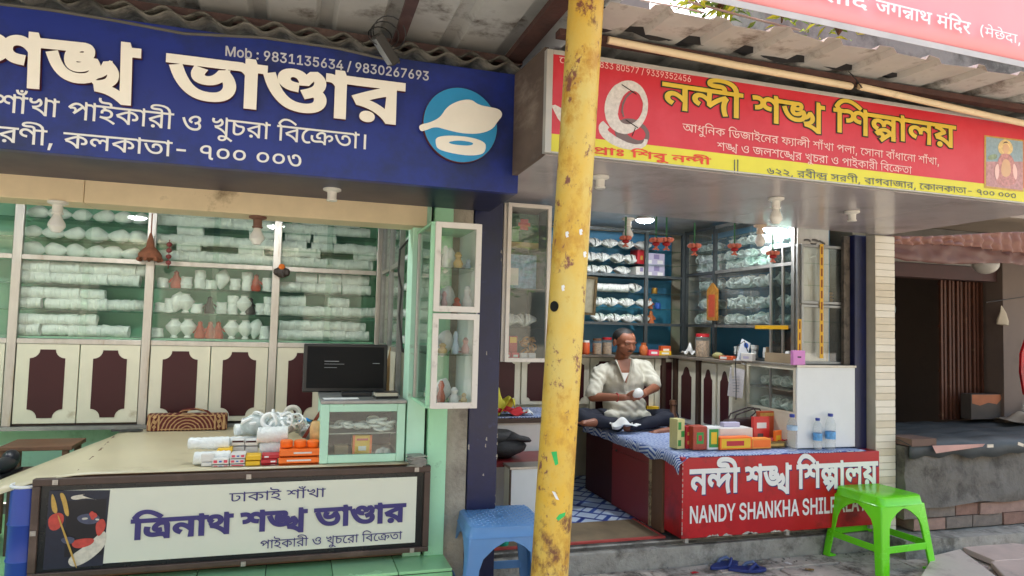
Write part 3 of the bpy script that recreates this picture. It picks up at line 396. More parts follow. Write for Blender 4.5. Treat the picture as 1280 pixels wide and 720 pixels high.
# ------------------------------------------------------------------ lettering
def put_text(key, p0, p1, pb, Y, m, parent, off=0, hf=.62, z=.002, depth=0, side=None, each=None, ol=None, olm=None, shift=(0, 0), nm='lettering'):
    """headline-left pixel p0, headline-right pixel p1, pb = pixel on the baseline under p0; on the plane Y facing the street"""
    a = atY(*p0, Y); b = atY(*p1, Y); c = atY(*pb, Y)
    ang = math.atan2(b.z-a.z, b.x-a.x); em = (a.z-c.z)/hf
    wd = math.hypot(b.x-a.x, b.z-a.z); sx = wd/(text_width(key)*em)
    base = Vector((c.x+(a.x-c.x), Y-z, a.z-hf*em*math.cos(ang)))
    base = Vector((a.x+math.sin(ang)*hf*em+shift[0], Y-z, a.z-hf*em*math.cos(ang)+shift[1]))
    rot = (R(90), -ang, 0)
    nitems = len(TEXTS[key][1])//3
    ranges = [None] if not each else [(i, i+1) for i in range(nitems)]
    obs = []
    for ir, rg in enumerate(ranges):
        if ol:
            V, F, Mi = text_geo(key, em, off=ol, sx=sx, rng=rg, z=-.001)
            me = bpy.data.meshes.new('outline'); me.from_pydata(V, [], F); me.materials.append(olm)
            o2 = bpy.data.objects.new('lettering_outline' if not each else 'letter_outline', me)
        V, F, Mi = text_geo(key, em, off=off, sx=sx, rng=rg, depth=depth+(ir % 4)*.0005, n=3 if each else 2)
        me = bpy.data.meshes.new(nm); me.from_pydata(V, [], F); me.materials.append(m)
        if side: me.materials.append(side)
        for p, i in zip(me.polygons, Mi): p.material_index = i if side else 0
        o = bpy.data.objects.new(nm if not each else 'letter', me); link(o, parent)
        o.matrix_world = Matrix.Translation(base) @ Matrix.Rotation(-ang, 4, 'Y') @ Matrix.Rotation(R(90), 4, 'X')
        if parent is not None: o.matrix_parent_inverse = Matrix.Identity(4); o.location = base-parent.location if parent.rotation_euler[2] == 0 else base
        if ol: link(o2, o); o2.name = 'letter_outline' if each else 'lettering_outline'; o2.location = (0, 0, -.0006)
        obs.append(o)
        if not each: o['kind'] = 'stuff'
    return obs, em, sx, base
def text_at(key, x, z, em, sx, Y, m, parent, off=0, depth=0, side=None, ang=0, zz=.002, nm='lettering'):
    V, F, Mi = text_geo(key, em, off=off, sx=sx, depth=depth)
    me = bpy.data.meshes.new(nm); me.from_pydata(V, [], F); me.materials.append(m)
    if side: me.materials.append(side)
    for p, i in zip(me.polygons, Mi): p.material_index = i if side else 0
    o = bpy.data.objects.new(nm, me); link(o, parent); o.rotation_euler = (R(90), 0, 0); o['kind'] = 'stuff'
    o.location = Vector((x, Y-zz, z))-(parent.location if parent else Vector())
    return o
# ------------------------------------------------------------------ materials
cream = mat('cream paint', 'cfcab6', .5, var=.06, dirt='a89a80', dirt_amt=.34, dirt_scale=5)
beige = mat('beige painted header', 'dbc7a2', .55, var=.08, dirt='8d7a5c', dirt_amt=.36)
maroon = mat('maroon laminate', '3b1519', .4, var=.12, scale=3, spec=.3)
alu = mat('brushed aluminium', (.44, .42, .39), .38, metal=.9, var=.15, scale=14, dirt=(.3, .25, .18), dirt_amt=.38, dirt_scale=9, stretch=(1, 1, .2))
dalu = mat('dull dark aluminium', (.30, .30, .29), .45, metal=.8, var=.2, scale=12)
glass = glassmat('shop glass', haze=.012)
hazy = glassmat('dusty glass', tint=(.95, .98, .97), haze=.035)
brightglass = glassmat('glass with painted reflection haze', tint=(.95, .96, .95), haze=.03, ior=1.6)  # diffuse haze paints the whitish reflection on the showcase fronts
shelfglass = glassmat('shelf glass', tint=(.78, .90, .84), haze=.02)
green_in = mat('sea green laminate', '86bfa0', .45, var=.06, scale=2)
blue_in = mat('blue laminate', '4489b2', .4, var=.12, scale=2)
shellw = mat('white conch shell', (.78, .78, .75), .42, var=.08, scale=30, bump=.25, bscale=160)
shellg = mat('wrapped shell bangles', (.74, .76, .73), .5, var=.10, scale=22, bump=.5, bscale=90)
navy = mat('navy blue paint', '10173f', .32, var=.25, scale=7, dirt='2a3160', dirt_amt=.33, dirt_scale=9, bump=.08)
signblue = mat('blue sign sheet', '1a2f86', .38, var=.10, scale=1.6, dirt='172659', dirt_amt=.5, dirt_scale=1.1)
ivory = mat('ivory acrylic', 'f5f1e6', .4, var=.04)
letterside = mat('rust red letter edge', '5a2222', .5)
white = mat('white paint', (.76, .76, .74), .5, var=.05, dirt=(.45, .42, .36), dirt_amt=.32, dirt_scale=5)
printwhite = mat('white print', (.80, .80, .78), .45, var=.02)
mint = mat('mint green paint', 'a7dcb4', .45, var=.07, dirt='6f9a78', dirt_amt=.36, dirt_scale=6, bump=.05)
mintpale = mat('pale mint paint', 'b9e3c9', .5, var=.06, dirt='8b8f7a', dirt_amt=.34, dirt_scale=7)
black = mat('black plastic', (.012, .012, .014), .3, var=.1)
dark = mat('near black paint', (.03, .028, .026), .7)  # one near black colour for small dark parts and joints
concrete = mat('grey concrete', '9c988e', .85, var=.22, scale=9, bump=.6, bscale=60, dirt='6a665e', dirt_amt=.46, dirt_scale=6)
conc_dark = mat('dark wet concrete', '5b5852', .8, var=.25, scale=12, bump=.5, bscale=70, dirt='2f2d29', dirt_amt=.46, dirt_scale=7)
wood = mat('worn brown wood', '6b4a34', .6, var=.3, scale=5, stretch=(1, 1, .15), bump=.15)
darkwood = mat('dark brown wood', '3f2c22', .5, var=.3, scale=5, stretch=(.15, 1, 1))
steelroof = mat('grey galvanised roof sheet', 'bdbdb8', .55, metal=.05, var=.14, scale=4, dirt='6b635a', dirt_amt=.42, dirt_scale=4)
rust = mat('rusty steel', '4b3029', .8, var=.35, scale=10, bump=.3)
asb = mat('weathered cement sheet', '6a675f', .85, var=.35, scale=16, bump=.5, dirt='34322d', dirt_amt=.47, dirt_scale=9)
cable = mat('black rubber cable', (.015, .015, .015), .5)
bulbw = mat('frosted bulb glass', (.74, .72, .66), .25, var=.03)
holder = mat('white ceramic holder', (.68, .66, .6), .35, dirt=(.4, .35, .28), dirt_amt=.38, dirt_scale=30)
red = mat('red enamel paint', 'b3101c', .3, var=.10, scale=4, dirt='7d0a12', dirt_amt=.42, dirt_scale=3)
redin = mat('dull red laminate', '7a2326', .35, var=.14, scale=3)
clearp = glassmat('clear plastic', tint=(.95, .97, .98), haze=.12, rough=.12)
wrap = glassmat('wrinkled plastic wrap', tint=(.9, .92, .92), haze=.22, rough=.25)
# ------------------------------------------------------------------ ground
def irr(x0, y0, x1, y1, z0, z1, j=.02, k=3, nm='paving_stone', m=None, parent=None):
    pts = []
    for a, b in (((x0, y0), (x1, y0)), ((x1, y0), (x1, y1)), ((x1, y1), (x0, y1)), ((x0, y1), (x0, y0))):
        for i in range(k):
            t = i/k; pts.append((a[0]+(b[0]-a[0])*t+random.uniform(-j, j), a[1]+(b[1]-a[1])*t+random.uniform(-j, j)))
    n = len(pts); top = [(p[0], p[1], z1+random.uniform(-.002, .002)) for p in pts]
    ce = (sum(p[0] for p in pts)/n, sum(p[1] for p in pts)/n)
    bot = [(ce[0]+(p[0]-ce[0])*1.02, ce[1]+(p[1]-ce[1])*1.02, z0) for p in pts]
    g = G(); g.add(bot+top, [tuple(range(n))[::-1], tuple(range(n, 2*n))]+[(i, (i+1) % n, n+(i+1) % n, n+i) for i in range(n)])
    return g.build(nm, m, parent, bevel=.004, bseg=1)
g = G(); g.box(-60, -40, -.3, 60, 60, -.03)
ground = g.build('ground', mat('pale dusty road', '9b968c', .9, var=.12, scale=1.5, bump=.3)); tag(ground, kind='structure')
paver = mat('dusty grey paving stone', 'b3a89b', .85, var=.2, scale=7, bump=.5, bscale=50, dirt='5f574e', dirt_amt=.45, dirt_scale=5)
paver2 = mat('brown grey paving stone', '9b8f82', .85, var=.22, scale=8, bump=.5, bscale=50, dirt='4b443d', dirt_amt=.45, dirt_scale=6)
y = -2.0; row = 0
while y < 3.9:
    d = .34; x = -3.2+(row % 2)*.23
    while x < 6.6:
        wv = random.uniform(.4, .62)
        irr(x+.006, y+.006, x+wv-.006, min(y+d, 3.96)-.006, -.06, random.uniform(-.004, .004), .008, 3, 'paving_stone', random.choice((paver, paver, paver2)), ground)
        x += wv
    y += d; row += 1
# concrete step of the right shop, shop floor
g = G(); g.box(1.12, 3.96, -.05, 4.12, 4.2, .125); g.box(1.14, 4.0, .12, 4.10, 4.3, .155, 1)
step = g.build('step', [concrete, conc_dark], None, bevel=.008); tag(step, kind='structure')
# blue and white patterned sheet
def pattern_floor():
    m = mat('blue and white lattice vinyl', 'c9d6e6', .45, var=.06); t = m.node_tree; b = t.nodes['Principled BSDF']; N = t.nodes.new; L = t.links.new
    tc = N('ShaderNodeTexCoord'); mp = N('ShaderNodeMapping'); mp.inputs['Rotation'].default_value = (0, 0, R(41)); L(tc.outputs['Object'], mp.inputs[0])
    br = N('ShaderNodeTexBrick'); br.inputs['Scale'].default_value = 1; br.inputs['Brick Width'].default_value = .30; br.inputs['Row Height'].default_value = .15; br.inputs['Mortar Size'].default_value = .018
    br.inputs['Mortar Smooth'].default_value = .1; br.inputs[1].default_value = (.62, .70, .80, 1); br.inputs[2].default_value = (.45, .56, .74, 1); br.inputs[3].default_value = (.03, .08, .33, 1); br.inputs['Bias'].default_value = 0
    L(mp.outputs[0], br.inputs[0])
    b2 = N('ShaderNodeTexBrick'); b2.inputs['Scale'].default_value = 1; b2.inputs['Brick Width'].default_value = .15; b2.inputs['Row Height'].default_value = .30; b2.inputs['Mortar Size'].default_value = .007; b2.inputs[1].default_value = (1, 1, 1, 1); b2.inputs[2].default_value = (.9, .95, 1, 1); b2.inputs[3].default_value = (.12, .2, .5, 1)
    L(mp.outputs[0], b2.inputs[0])
    mx = N('ShaderNodeMix'); mx.data_type = 'RGBA'; mx.blend_type = 'MULTIPLY'; mx.inputs[0].default_value = 1; L(br.outputs[0], mx.inputs[6]); L(b2.outputs[0], mx.inputs[7]); L(mx.outputs[2], b.inputs['Base Color'])
    return m
g = G(); g.box(1.1, 4.3, -.05, 3.9, 5.95, .155)
fl = g.build('floor', pattern_floor()); tag(fl, kind='structure')
def mat_reed():
    m = mat('woven reed', '7b6a50', .8, var=.3, scale=4); t = m.node_tree; b = t.nodes['Principled BSDF']
    wv = t.nodes.new('ShaderNodeTexWave'); wv.bands_direction = 'Y'; wv.inputs['Scale'].default_value = 22; wv.inputs['Distortion'].default_value = .6; tc = t.nodes.new('ShaderNodeTexCoord'); t.links.new(tc.outputs['Object'], wv.inputs[0])
    bp = t.nodes.new('ShaderNodeBump'); bp.inputs['Strength'].default_value = .6; t.links.new(wv.outputs[1], bp.inputs['Height']); t.links.new(bp.outputs[0], b.inputs['Normal'])
    return m
dm = empty('door_mat', 'brown woven reed mat with red edging at the right shop entrance', 'mat', (1.75, 4.2, .156))
a_, b_ = atZ(690, 648, .16), atZ(800, 645, .16)
g = G(); g.box(-.55, -.13, 0, .58, .27, .008); g.build('reed_weave', mat_reed(), dm)
g = G(); g.box(-.57, -.155, 0, .60, -.131, .012); g.box(.581, -.13, 0, .60, .28, .011); g.build('edging', mat('faded red binding', 'b0473f', .7), dm)
# left shop plinth with green tiles
g = G(); g.box(-3.2, 3.46, -.05, .80, 5.3, .27); pl = g.build('plinth', conc_dark); tag(pl, kind='structure')
tile_m = [mat('mint tile a', '9fd49a', .22, var=.05), mat('mint tile b', '93c98f', .22, var=.06), mat('mint tile c', 'a9dba2', .25, var=.05)]
x = -3.19; k = 0
while x < .79:
    wd = min(.31, .80-x); 
    g = G(); g.box(x+.002, 3.45, .27, x+wd-.002, 3.70, .284); g.build('tile', tile_m[k % 3], pl, bevel=.0015, bseg=1)
    g = G(); g.box(x+.002, 3.436, .10, x+wd-.002, 3.449, .268); g.build('tile', tile_m[(k+1) % 3], pl, bevel=.0015, bseg=1)
    x += .31; k += 1
# low green side floor left of the counter (seen at the left edge)
g = G(); g.box(-3.2, 3.70, .27, -1.05, 4.95, .288); o = g.build('floor', tile_m[1]); tag(o, kind='structure')
# ================================================================== LEFT SHOP
ls = empty('shop_room', 'mint green walled bangle shop room on the left behind the long blue sign', 'shop room', (-.5, 5, .3))
def room(parent, x0, x1, y0, y1, z0, z1, mw, mc=None, left=True, right=True):
    px, py, pz = parent.location
    g = G(); g.box(x0-px, y1-py, z0-pz, x1-px, y1+.12-py, z1-pz); g.build('back_wall', mw, parent)
    if left: g = G(); g.box(x0-.12-px, y0-py, z0-pz, x0-px, y1+.12-py, z1-pz); g.build('side_wall', mw, parent)
    if right: g = G(); g.box(x1-px, y0-py, z0-pz, x1+.12-px, y1+.12-py, z1-pz); g.build('side_wall', mw, parent)
    g = G(); g.box(x0-.1-px, y0-py, z1+.002-pz, x1+.1-px, y1+.1-py, z1+.1-pz); g.build('ceiling', mc or white, parent)
wallgreen = mat('mint wall paint', 'b5e2c6', .6, var=.06, scale=3, dirt='8fbf9f', dirt_amt=.4)
room(ls, -3.0, .80, 3.80, 5.34, .27, 2.42, wallgreen)
hb = empty('header_beam', 'long beige painted beam over the left shop opening under the blue sign', 'beam', (-.9, 3.6, 2.02))
x = -2.4; 
for x0, x1 in ((-3.1, -.96), (-.958, .64)):
    g = G(); g.box(x0+.9, 0, 0, x1+.9, .20, .125); g.build('panel', beige, hb, bevel=.004)
# sign --------------------------------------------------------------
sb = empty('shop_sign', 'long dark blue sign with raised ivory Bengali letters and round conch emblem', 'sign', (0, 3.1, 2.135))
g = G(); g.box(-3.1, 0, 0, .982, .05, .575); g.build('face_panel', signblue, sb, bevel=.003)
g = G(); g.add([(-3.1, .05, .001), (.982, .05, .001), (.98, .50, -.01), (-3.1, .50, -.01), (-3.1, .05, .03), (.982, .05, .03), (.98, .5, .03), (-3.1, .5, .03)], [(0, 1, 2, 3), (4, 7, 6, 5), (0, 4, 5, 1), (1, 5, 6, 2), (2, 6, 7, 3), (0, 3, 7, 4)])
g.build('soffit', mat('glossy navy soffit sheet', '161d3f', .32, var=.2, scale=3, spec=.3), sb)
g = G(); g.box(.95, .05, .03, .982, .45, .57); g.build('side_panel', navy, sb)
for key, p0, p1, pb in (('b1', (-16, 46), (174, 66), (-16, 105)), ('b2', (214, 72), (502, 108), (214, 125))):
    obs, em, sx, base = put_text(key, p0, p1, pb, 3.1, ivory, sb, off=.032, depth=.022, side=letterside, each=True, z=0)
x0b = base
k = atY(-16, 46, 3.1)
o = text_at('b0', k.x-1.15, k.z-.62*em, em*1.05, sx, 3.1, ivory, sb, off=.03, depth=.022, side=letterside, zz=0)
o, em, sx, base = put_text('mob', (281, 57.5), (537, 90), (281, 69.5), 3.1, mat('grey white print', (.55, .56, .6), .5), sb, off=.02, hf=.727)
o, em, sx, base = put_text('l2', (-4, 118), (461, 169), (-4, 139), 3.1, printwhite, sb, off=.006)
text_at('l2a', base.x-text_width('l2a')*em*sx-.08, base.z, em, sx, 3.1, printwhite, sb, off=.006)
o, em, sx, base = put_text('l3', (-1, 158), (378, 193), (-1, 177), 3.1, printwhite, sb, off=.008)
text_at('l3a', base.x-text_width('l3a')*em*sx-.01, base.z, em, sx, 3.1, printwhite, sb, off=.008)
# emblem
c = atY(574.5, 158, 3.1); rad = .176
em_ = sb
g = G(); g.lathe([(rad, 0), (rad, -.022), (rad-.003, -.024), (0, -.024)], n=48, axis='y', mi=1)
g.m = [1]*len(g.m)
o = g.build('emblem_disc', [mat('sky blue print', '2b93c9', .35, var=.12, scale=3), letterside], sb, loc=Vector((c.x, 3.1, c.z))-sb.location, smooth=True)
g = G(); n = 48; g.add([(rad*.988*math.cos(2*math.pi*i/n), -.0255, rad*.988*math.sin(2*math.pi*i/n)) for i in range(n)], [tuple(range(n))]); g.build('emblem_face', mat('sky blue print', ''), o, clean=False)
def chaik(p, n=2):
    for _ in range(n): p = [q for i in range(len(p)) for q in ((p[i][0]*.75+p[(i+1) % len(p)][0]*.25, p[i][1]*.75+p[(i+1) % len(p)][1]*.25), (p[i][0]*.25+p[(i+1) % len(p)][0]*.75, p[i][1]*.25+p[(i+1) % len(p)][1]*.75))]
    return p
def pix_poly(pts, Y, org): return [((atY(x, y, Y)-org).x, (atY(x, y, Y)-org).z) for x, y in pts]
cr2 = lambda l: [(320+x/2.571, y/2.571) for x, y in l]
conch = cr2([(525, 402), (560, 395), (592, 378), (612, 345), (650, 325), (690, 320), (712, 338), (745, 345), (782, 352), (792, 372), (775, 392), (758, 418), (715, 432), (660, 430), (610, 418), (575, 408), (545, 420), (530, 424), (523, 414)])
bang = cr2([(577, 442), (620, 436), (690, 442), (735, 458), (738, 478), (728, 498), (680, 502), (620, 492), (582, 480), (576, 462)])
g = G(); g.prism(pix_poly(chaik(conch), 3.08, Vector((c.x, 0, c.z))), -.029, -.0262); g.build('conch_shape', ivory, o)
g = G(); g.prism(pix_poly(chaik(bang), 3.08, Vector((c.x, 0, c.z))), -.029, -.0262); g.build('bangle_shape', ivory, o)
hole = cr2([(615, 458), (650, 452), (700, 460), (690, 470), (650, 468), (625, 464)])
g = G(); g.prism(pix_poly(chaik(hole), 3.08, Vector((c.x, 0, c.z))), -.030, -.0292); g.build('bangle_opening', mat('sky blue print', ''), o)
# ---------------------------------------------------------------- cabinets
YF = 5.05
cab = empty('glass_cabinet', 'wall of glass fronted green shelves over cream and maroon doors in left shop', 'display cabinet', (-.6, YF, .80))
def L3(x, y, z): return Vector((x, y, z))-cab.location
XP = [-2.44, -1.69, -.935, -.145, .56]           # post centres
g = G(); a = L3(-2.6, 5.30, .80); b2 = L3(.60, 5.32, 2.36); g.box(*a, *b2); g.build('back_panel', green_in, cab)
g = G()
for x in XP:
    pp = L3(x, YF, .80); g2 = G(); wd = .026 if x < .5 else .018
    g2.box(pp.x-wd, -.012, 0, pp.x+wd, .30 if 0 else .02, 1.55); g2.build('post', alu, cab, bevel=.003)
zr = [1.345, 1.872, 2.33]
for i in range(4):
    for z, h in ((1.332, .016), (1.862, .016), (2.30, .02)):
        a = L3(XP[i]+.027, YF-.008, z-h); b2 = L3(XP[i+1]-.027 if i < 3 else XP[i+1]-.019, YF+.016, z+h); g2 = G(); g2.box(*a, *b2); g2.build('rail', alu, cab, bevel=.002)
shelfz_lo = [1.362, 1.533, 1.700]; shelfz_up = [1.882, 1.995, 2.12]
for i in range(4):
    for z in shelfz_lo+shelfz_up:
        if z in (1.362, 1.882):
            m_, t_ = green_in, .012
        else: m_, t_ = shelfglass, .008
        a = L3(XP[i]+.02, YF+.035, z-t_); b2 = L3(XP[i+1]-.02, 5.298, z); g2 = G(); g2.box(*a, *b2); g2.build('shelf', m_, cab)
    for zz0, zz1 in ((1.35, 1.845), (1.88, 2.28)):
        mid = (XP[i]+XP[i+1])/2
        for q, (xa, xb, yy) in enumerate(((XP[i]+.028, mid+.02, .012), (mid-.02, XP[i+1]-.028, .022))):
            a = L3(xa, YF+yy, zz0); b2 = L3(xb, YF+yy+.003, zz1); g2 = G(); g2.box(*a, *b2); g2.build('glass_pane', glass, cab)
# doors: cream frame with a maroon panel that has scooped corners
def scoop(w_, h_, r, n=5):
    pts = []
    for cx_, cz_, a0 in ((w_, 0, 180), (w_, h_, 270), (0, h_, 0), (0, 0, 90)):
        seq = [(cx_+r*math.cos(R(a0+0)*1)*0, 0)] if 0 else []
        a1 = {(w_, 0): (180, 90), (w_, h_): (270, 180), (0, h_): (360, 270), (0, 0): (90, 0)}[(cx_, cz_)]
        for k in range(n+1):
            a = R(a1[0]+(a1[1]-a1[0])*k/n); pts.append((cx_+r*math.cos(a), cz_+r*math.sin(a)))
    return pts
def door(parent, x0, x1, z0, z1, y, inset=(.075, .035), r=.055):
    o = parent.location
    g = G(); g.box(0, 0, 0, x1-x0, .022, z1-z0); d = g.build('door', cream, parent, loc=(x0-o.x, y-o.y, z0-o.z), bevel=.003)
    g = G(); p = scoop(x1-x0-2*inset[0], z1-z0-2*inset[1], r); g.prism([(a+inset[0], b+inset[1]) for a, b in p], -.003, .001); g.build('panel', maroon, d)
    return d
for i in range(4):
    if i == 0: xs = [(-2.40, -2.07), (-2.06, -1.722)]
    else: mid = (XP[i]+XP[i+1])/2; xs = [(XP[i]+.03, mid-.003), (mid+.003, XP[i+1]-.03)]
    for x0, x1 in xs: door(cab, x0, x1, .815, 1.315, YF-.004)
g = G(); a = L3(-2.6, YF+.02, .79); b2 = L3(.60, 5.3, .812); g.box(*a, *b2); g.build('base_board', darkwood, cab)
g = G(); a = L3(-2.6, YF-.03, .775); b2 = L3(.55, YF+.02, .80); g.box(*a, *b2); g.build('bottom_rail', dalu, cab)
# side wall cabinet on the right wall of the left shop
sc2 = empty('side_glass_cabinet', 'narrow aluminium framed glass cabinet on the right wall of left shop', 'display cabinet', (.585, 4.3, .80))
S = lambda x, y, z: Vector((x, y, z))-sc2.location
for y_ in (4.98, 4.55, 4.10):
    g = G(); g.box(*S(.57, y_-.018, .80), *S(.60, y_+.018, 2.32)); g.build('post', dalu, sc2)
for z in (1.345, 1.862, 2.31):
    for y0, y1 in ((4.12, 4.53), (4.57, 4.96)):
        g = G(); g.box(*S(.572, y0, z-.014), *S(.598, y1, z+.014)); g.build('rail', alu, sc2)
        g = G(); g.box(*S(.585, y0, z+.02 if z < 2 else z-.001), *S(.588, y1, z+.48 if z < 1.8 else z+.40)); 
        if z < 2: g.build('glass_pane', glass, sc2)
for z in (1.362, 1.533, 1.70, 1.882, 1.995, 2.12):
    g = G(); g.box(*S(.605, 4.10, z-.008), *S(.795, 5.0, z)); g.build('shelf', shelfglass if z not in (1.362, 1.882) else green_in, sc2)
g = G(); g.box(*S(.57, 4.1, .79), *S(.79, 5.0, 1.33)); g.build('lower_cupboard', cream, sc2)
# ---------------------------------------------------------------- goods on the shelves
def roll_mesh(n, rad, step, seed, wrap_=True):
    rr = random.Random(seed); prof = []
    L_ = n*step
    prof.append((rad*.62, .004)); prof.append((rad*.74, 0))
    for i in range(n):
        k = rad*(1+rr.uniform(-.05, .05)); x = i*step
        prof += [(k*.96, x+step*.08), (k, x+step*.5), (k*.95, x+step*.92)]
    prof += [(rad*.74, L_), (rad*.62, L_-.004), (.0, L_-.01)]; prof = [(0, .01)]+prof
    g = G(); g.lathe([(r, x-L_/2) for r, x in prof], n=14, axis='x')
    me = g.mesh('bangle_roll', shellg, smooth=True, clean=False)
    for v in me.vertices: v.co += noise.noise_vector(v.co*22+Vector((seed*3, 0, 0)))*.006
    return me
ROLL = [roll_mesh(n, .031, .013, i) for i, n in enumerate((12, 13, 14, 15, 11, 9))]
def ROLLLEN(i): return (12, 13, 14, 15, 11, 9)[i]*.013
STACK = [roll_mesh(n, .029, .013, 20+i) for i, n in enumerate((4, 6, 5, 8))]
def conch_mesh(seed, L_=.15, r=.038):
    rr = random.Random(seed); g = G(); prof = [(0, 0), (.10, .012), (.22, .05), (.40, .12), (.68, .24), (.90, .38), (1, .52), (.97, .64), (.86, .74), (.70, .81), (.60, .84), (.45, .90), (.28, .94), (.15, .98), (0, 1)]
    g.lathe([(a*r*rr.uniform(.95, 1.05), (b-.5)*L_) for a, b in prof], n=14, axis='x', sy=1.25)
    me = g.mesh('conch', shellw, smooth='all', clean=False)
    for v in me.vertices: v.co += noise.noise_vector(v.co*18+Vector((seed, 2, 0)))*.006; v.co.z += .1*abs(v.co.y)
    return me
CONCH = [conch_mesh(i) for i in range(4)]
cnt = 0
def place_roll(px, base_z, x_scale=1, y=5.14, layer=0, desc='', k=None, up=False, me=None):
    global cnt
    k = random.randrange(5) if k is None else k
    p = atY(px, 360, y); x = p.x
    o = inst('bangle_roll', me or ROLL[k], None, (x, y+random.uniform(-.01, .01), base_z+.032+layer*.058), (random.uniform(0, 6.2), random.uniform(-.02, .02), random.uniform(-.05, .05)))
    return o
def shelf_run(pxs, z, bay, shelf, layers, y=5.14, what='rolled white shell bangles in clear wrap'):
    """pxs: list per layer of (pixel x of centre, kind)"""
    for li, row_ in enumerate(pxs):
        for j, px in enumerate(row_):
            r_ = _ray(px, 0); 
            # the x where this column of pixels meets the shelf depth (the photo's columns are near vertical here)
            pp = atY(px, layers, y)
            k = random.randrange(5)
            o = inst('bangle_roll', ROLL[k], None, (pp.x, y+random.uniform(-.012, .012), z+.038+li*.068), (random.uniform(0, 6.2), random.uniform(-.03, .03), random.uniform(-.06, .06)), (random.uniform(1.0, 1.1), random.uniform(1.12, 1.28), random.uniform(1.12, 1.28)))
            o.rotation_euler[0] = random.uniform(0, 6.28)
            tag(o, f"white bangle roll, {ORD[j]} from left, {('lower' if li == 0 else 'upper')} layer, {shelf} shelf, {bay} bay", 'bangle roll', 'wrapped bangle rolls on the left shop shelves')
# left bay, lower part (three shelves of rolls)
shelf_run([[43, 80, 116, 155], [41, 80, 118, 150, 170]], 1.702, 'left', 'fourth', 340)
shelf_run([[35, 75, 113, 144, 169], [37, 78, 110]], 1.535, 'left', 'fifth', 375)
shelf_run([[32, 72, 108, 146], [35, 74, 104]], 1.364, 'left', 'lowest', 410)
for si, (z, pxs, yy) in enumerate(((2.122, (47, 75, 103, 131, 154, 176), 265), (1.997, (40, 67, 94, 123, 150, 174), 290), (1.884, (40, 70, 96, 120, 141, 165), 312))):
    for j, px in enumerate(pxs):
        p = atY(px, yy, 5.16)
        o = inst('conch_shell', CONCH[(j+si) % 4], None, (p.x, 5.16, z+.036), (random.uniform(-.3, .3), random.uniform(-.08, .02), math.pi*random.choice((0, 0, 1))+random.uniform(-.3, .3)), (random.uniform(.85, 1.1),)*3)
        tag(o, f"smooth white conch shell, {ORD[j]} from left on {('top', 'second', 'third')[si]} shelf of left bay", 'conch shell', 'conch shells in the left bay')
# middle bay: rolls above, stacks and figures below
shelf_run([[215, 245, 275, 305, 330], [212, 240, 272, 302, 330]], 2.122, 'middle', 'top', 270)
shelf_run([[210, 243, 274, 305, 333], [238, 330]], 1.997, 'middle', 'second', 300)
shelf_run([[207, 237, 268, 300, 330], [236, 314]], 1.884, 'middle', 'third', 320)
# right bay rolls
shelf_run([[366, 394, 423, 450], [380, 408, 434]], 2.122, 'right', 'top', 285)
shelf_run([[368, 403, 432, 458], [372, 406]], 1.997, 'right', 'second', 310)
shelf_run([[362, 392, 420, 450], [361, 384, 458]], 1.884, 'right', 'third', 330)
shelf_run([[360, 383, 413, 446], [383, 412, 444]], 1.702, 'right', 'fourth', 360)
shelf_run([[362, 390, 420, 452], [363, 423]], 1.535, 'right', 'fifth', 390)
shelf_run([[366, 391, 416, 444], [368, 388, 417, 439]], 1.364, 'right', 'lowest', 415)
items = [('s', 204), ('o', 220), ('s', 233), ('s', 250), ('s', 264), ('c', 278), ('s', 294), ('s', 309), ('r', 320), ('s', 334)]
redfig = mat('orange red painted clay', 'b4482c', .5, var=.25, scale=30)
darkfig = mat('dark carved wood', '2f241e', .5)
def small_item(kind, px, z, desc, i, yy):
    p = atY(px, yy, 5.16)
    if kind == 's': o = inst('bangle_stack', STACK[i % 4], None, (p.x, 5.16, z+(4, 6, 5, 8)[i % 4]*.0065+.002), (0, R(90), random.uniform(0, 6))); nm = ('upright white bangle stack', 'bangle stack')
    elif kind == 'c': o = inst('conch_shell', CONCH[i % 4], None, (p.x, 5.16, z+.062), (0, R(-80), random.uniform(-.4, .4)), (.8,)*3); nm = ('white conch shell standing on its tip', 'conch shell')
    elif kind == 'v':
        g = G(); g.lathe([(.018, 0), (.02, .006), (.012, .014), (.042, .05), (.046, .066), (.03, .086), (.018, .10), (.022, .108), (0, .108)], n=14); o = g.build('carved_pot', shellw, None, (p.x, 5.16, z+.001), smooth=True); nm = ('round white carved shell pot', 'pot')
    else:
        g = G(); g.lathe([(.026, 0), (.03, .02), (.018, .05), (.02, .06), (.012, .075), (.013, .09), (0, .10)], n=9); g.tube([(-.02, 0, .055), (-.035, -.005, .03)], .006, 6); g.tube([(.02, 0, .055), (.036, -.006, .04)], .006, 6)
        o = g.build('clay_figurine', redfig if kind in 'ro' else darkfig, None, (p.x, 5.16, z+.001), smooth=True); nm = ('small orange red clay figurine' if kind in 'ro' else 'small dark carved figurine', 'figurine')
    o.scale = tuple(a*1.22 for a in o.scale)
    if kind in 'sc': o.location.z = z+(o.location.z-z)*1.22
    tag(o, f"{nm[0]}, {ORD[i]} from left on {desc} shelf of middle bay", nm[1], 'small pieces on the middle bay shelves')
for i, (k, px) in enumerate(items): small_item(k, px, 1.702, 'fourth', i, 355)
for i, (k, px) in enumerate([('s', 200), ('s', 212), ('c', 222), ('v', 232), ('s', 246), ('d', 262), ('s', 277), ('s', 291), ('v', 305), ('d', 313), ('s', 326), ('s', 336)]): small_item(k, px, 1.535, 'fifth', i, 385)
for i, (k, px) in enumerate([('s', 197), ('v', 218), ('v', 235), ('r', 250), ('r', 263), ('r', 273), ('v', 290), ('v', 307), ('c', 320), ('s', 331)]): small_item(k, px, 1.364, 'lowest', i, 410)
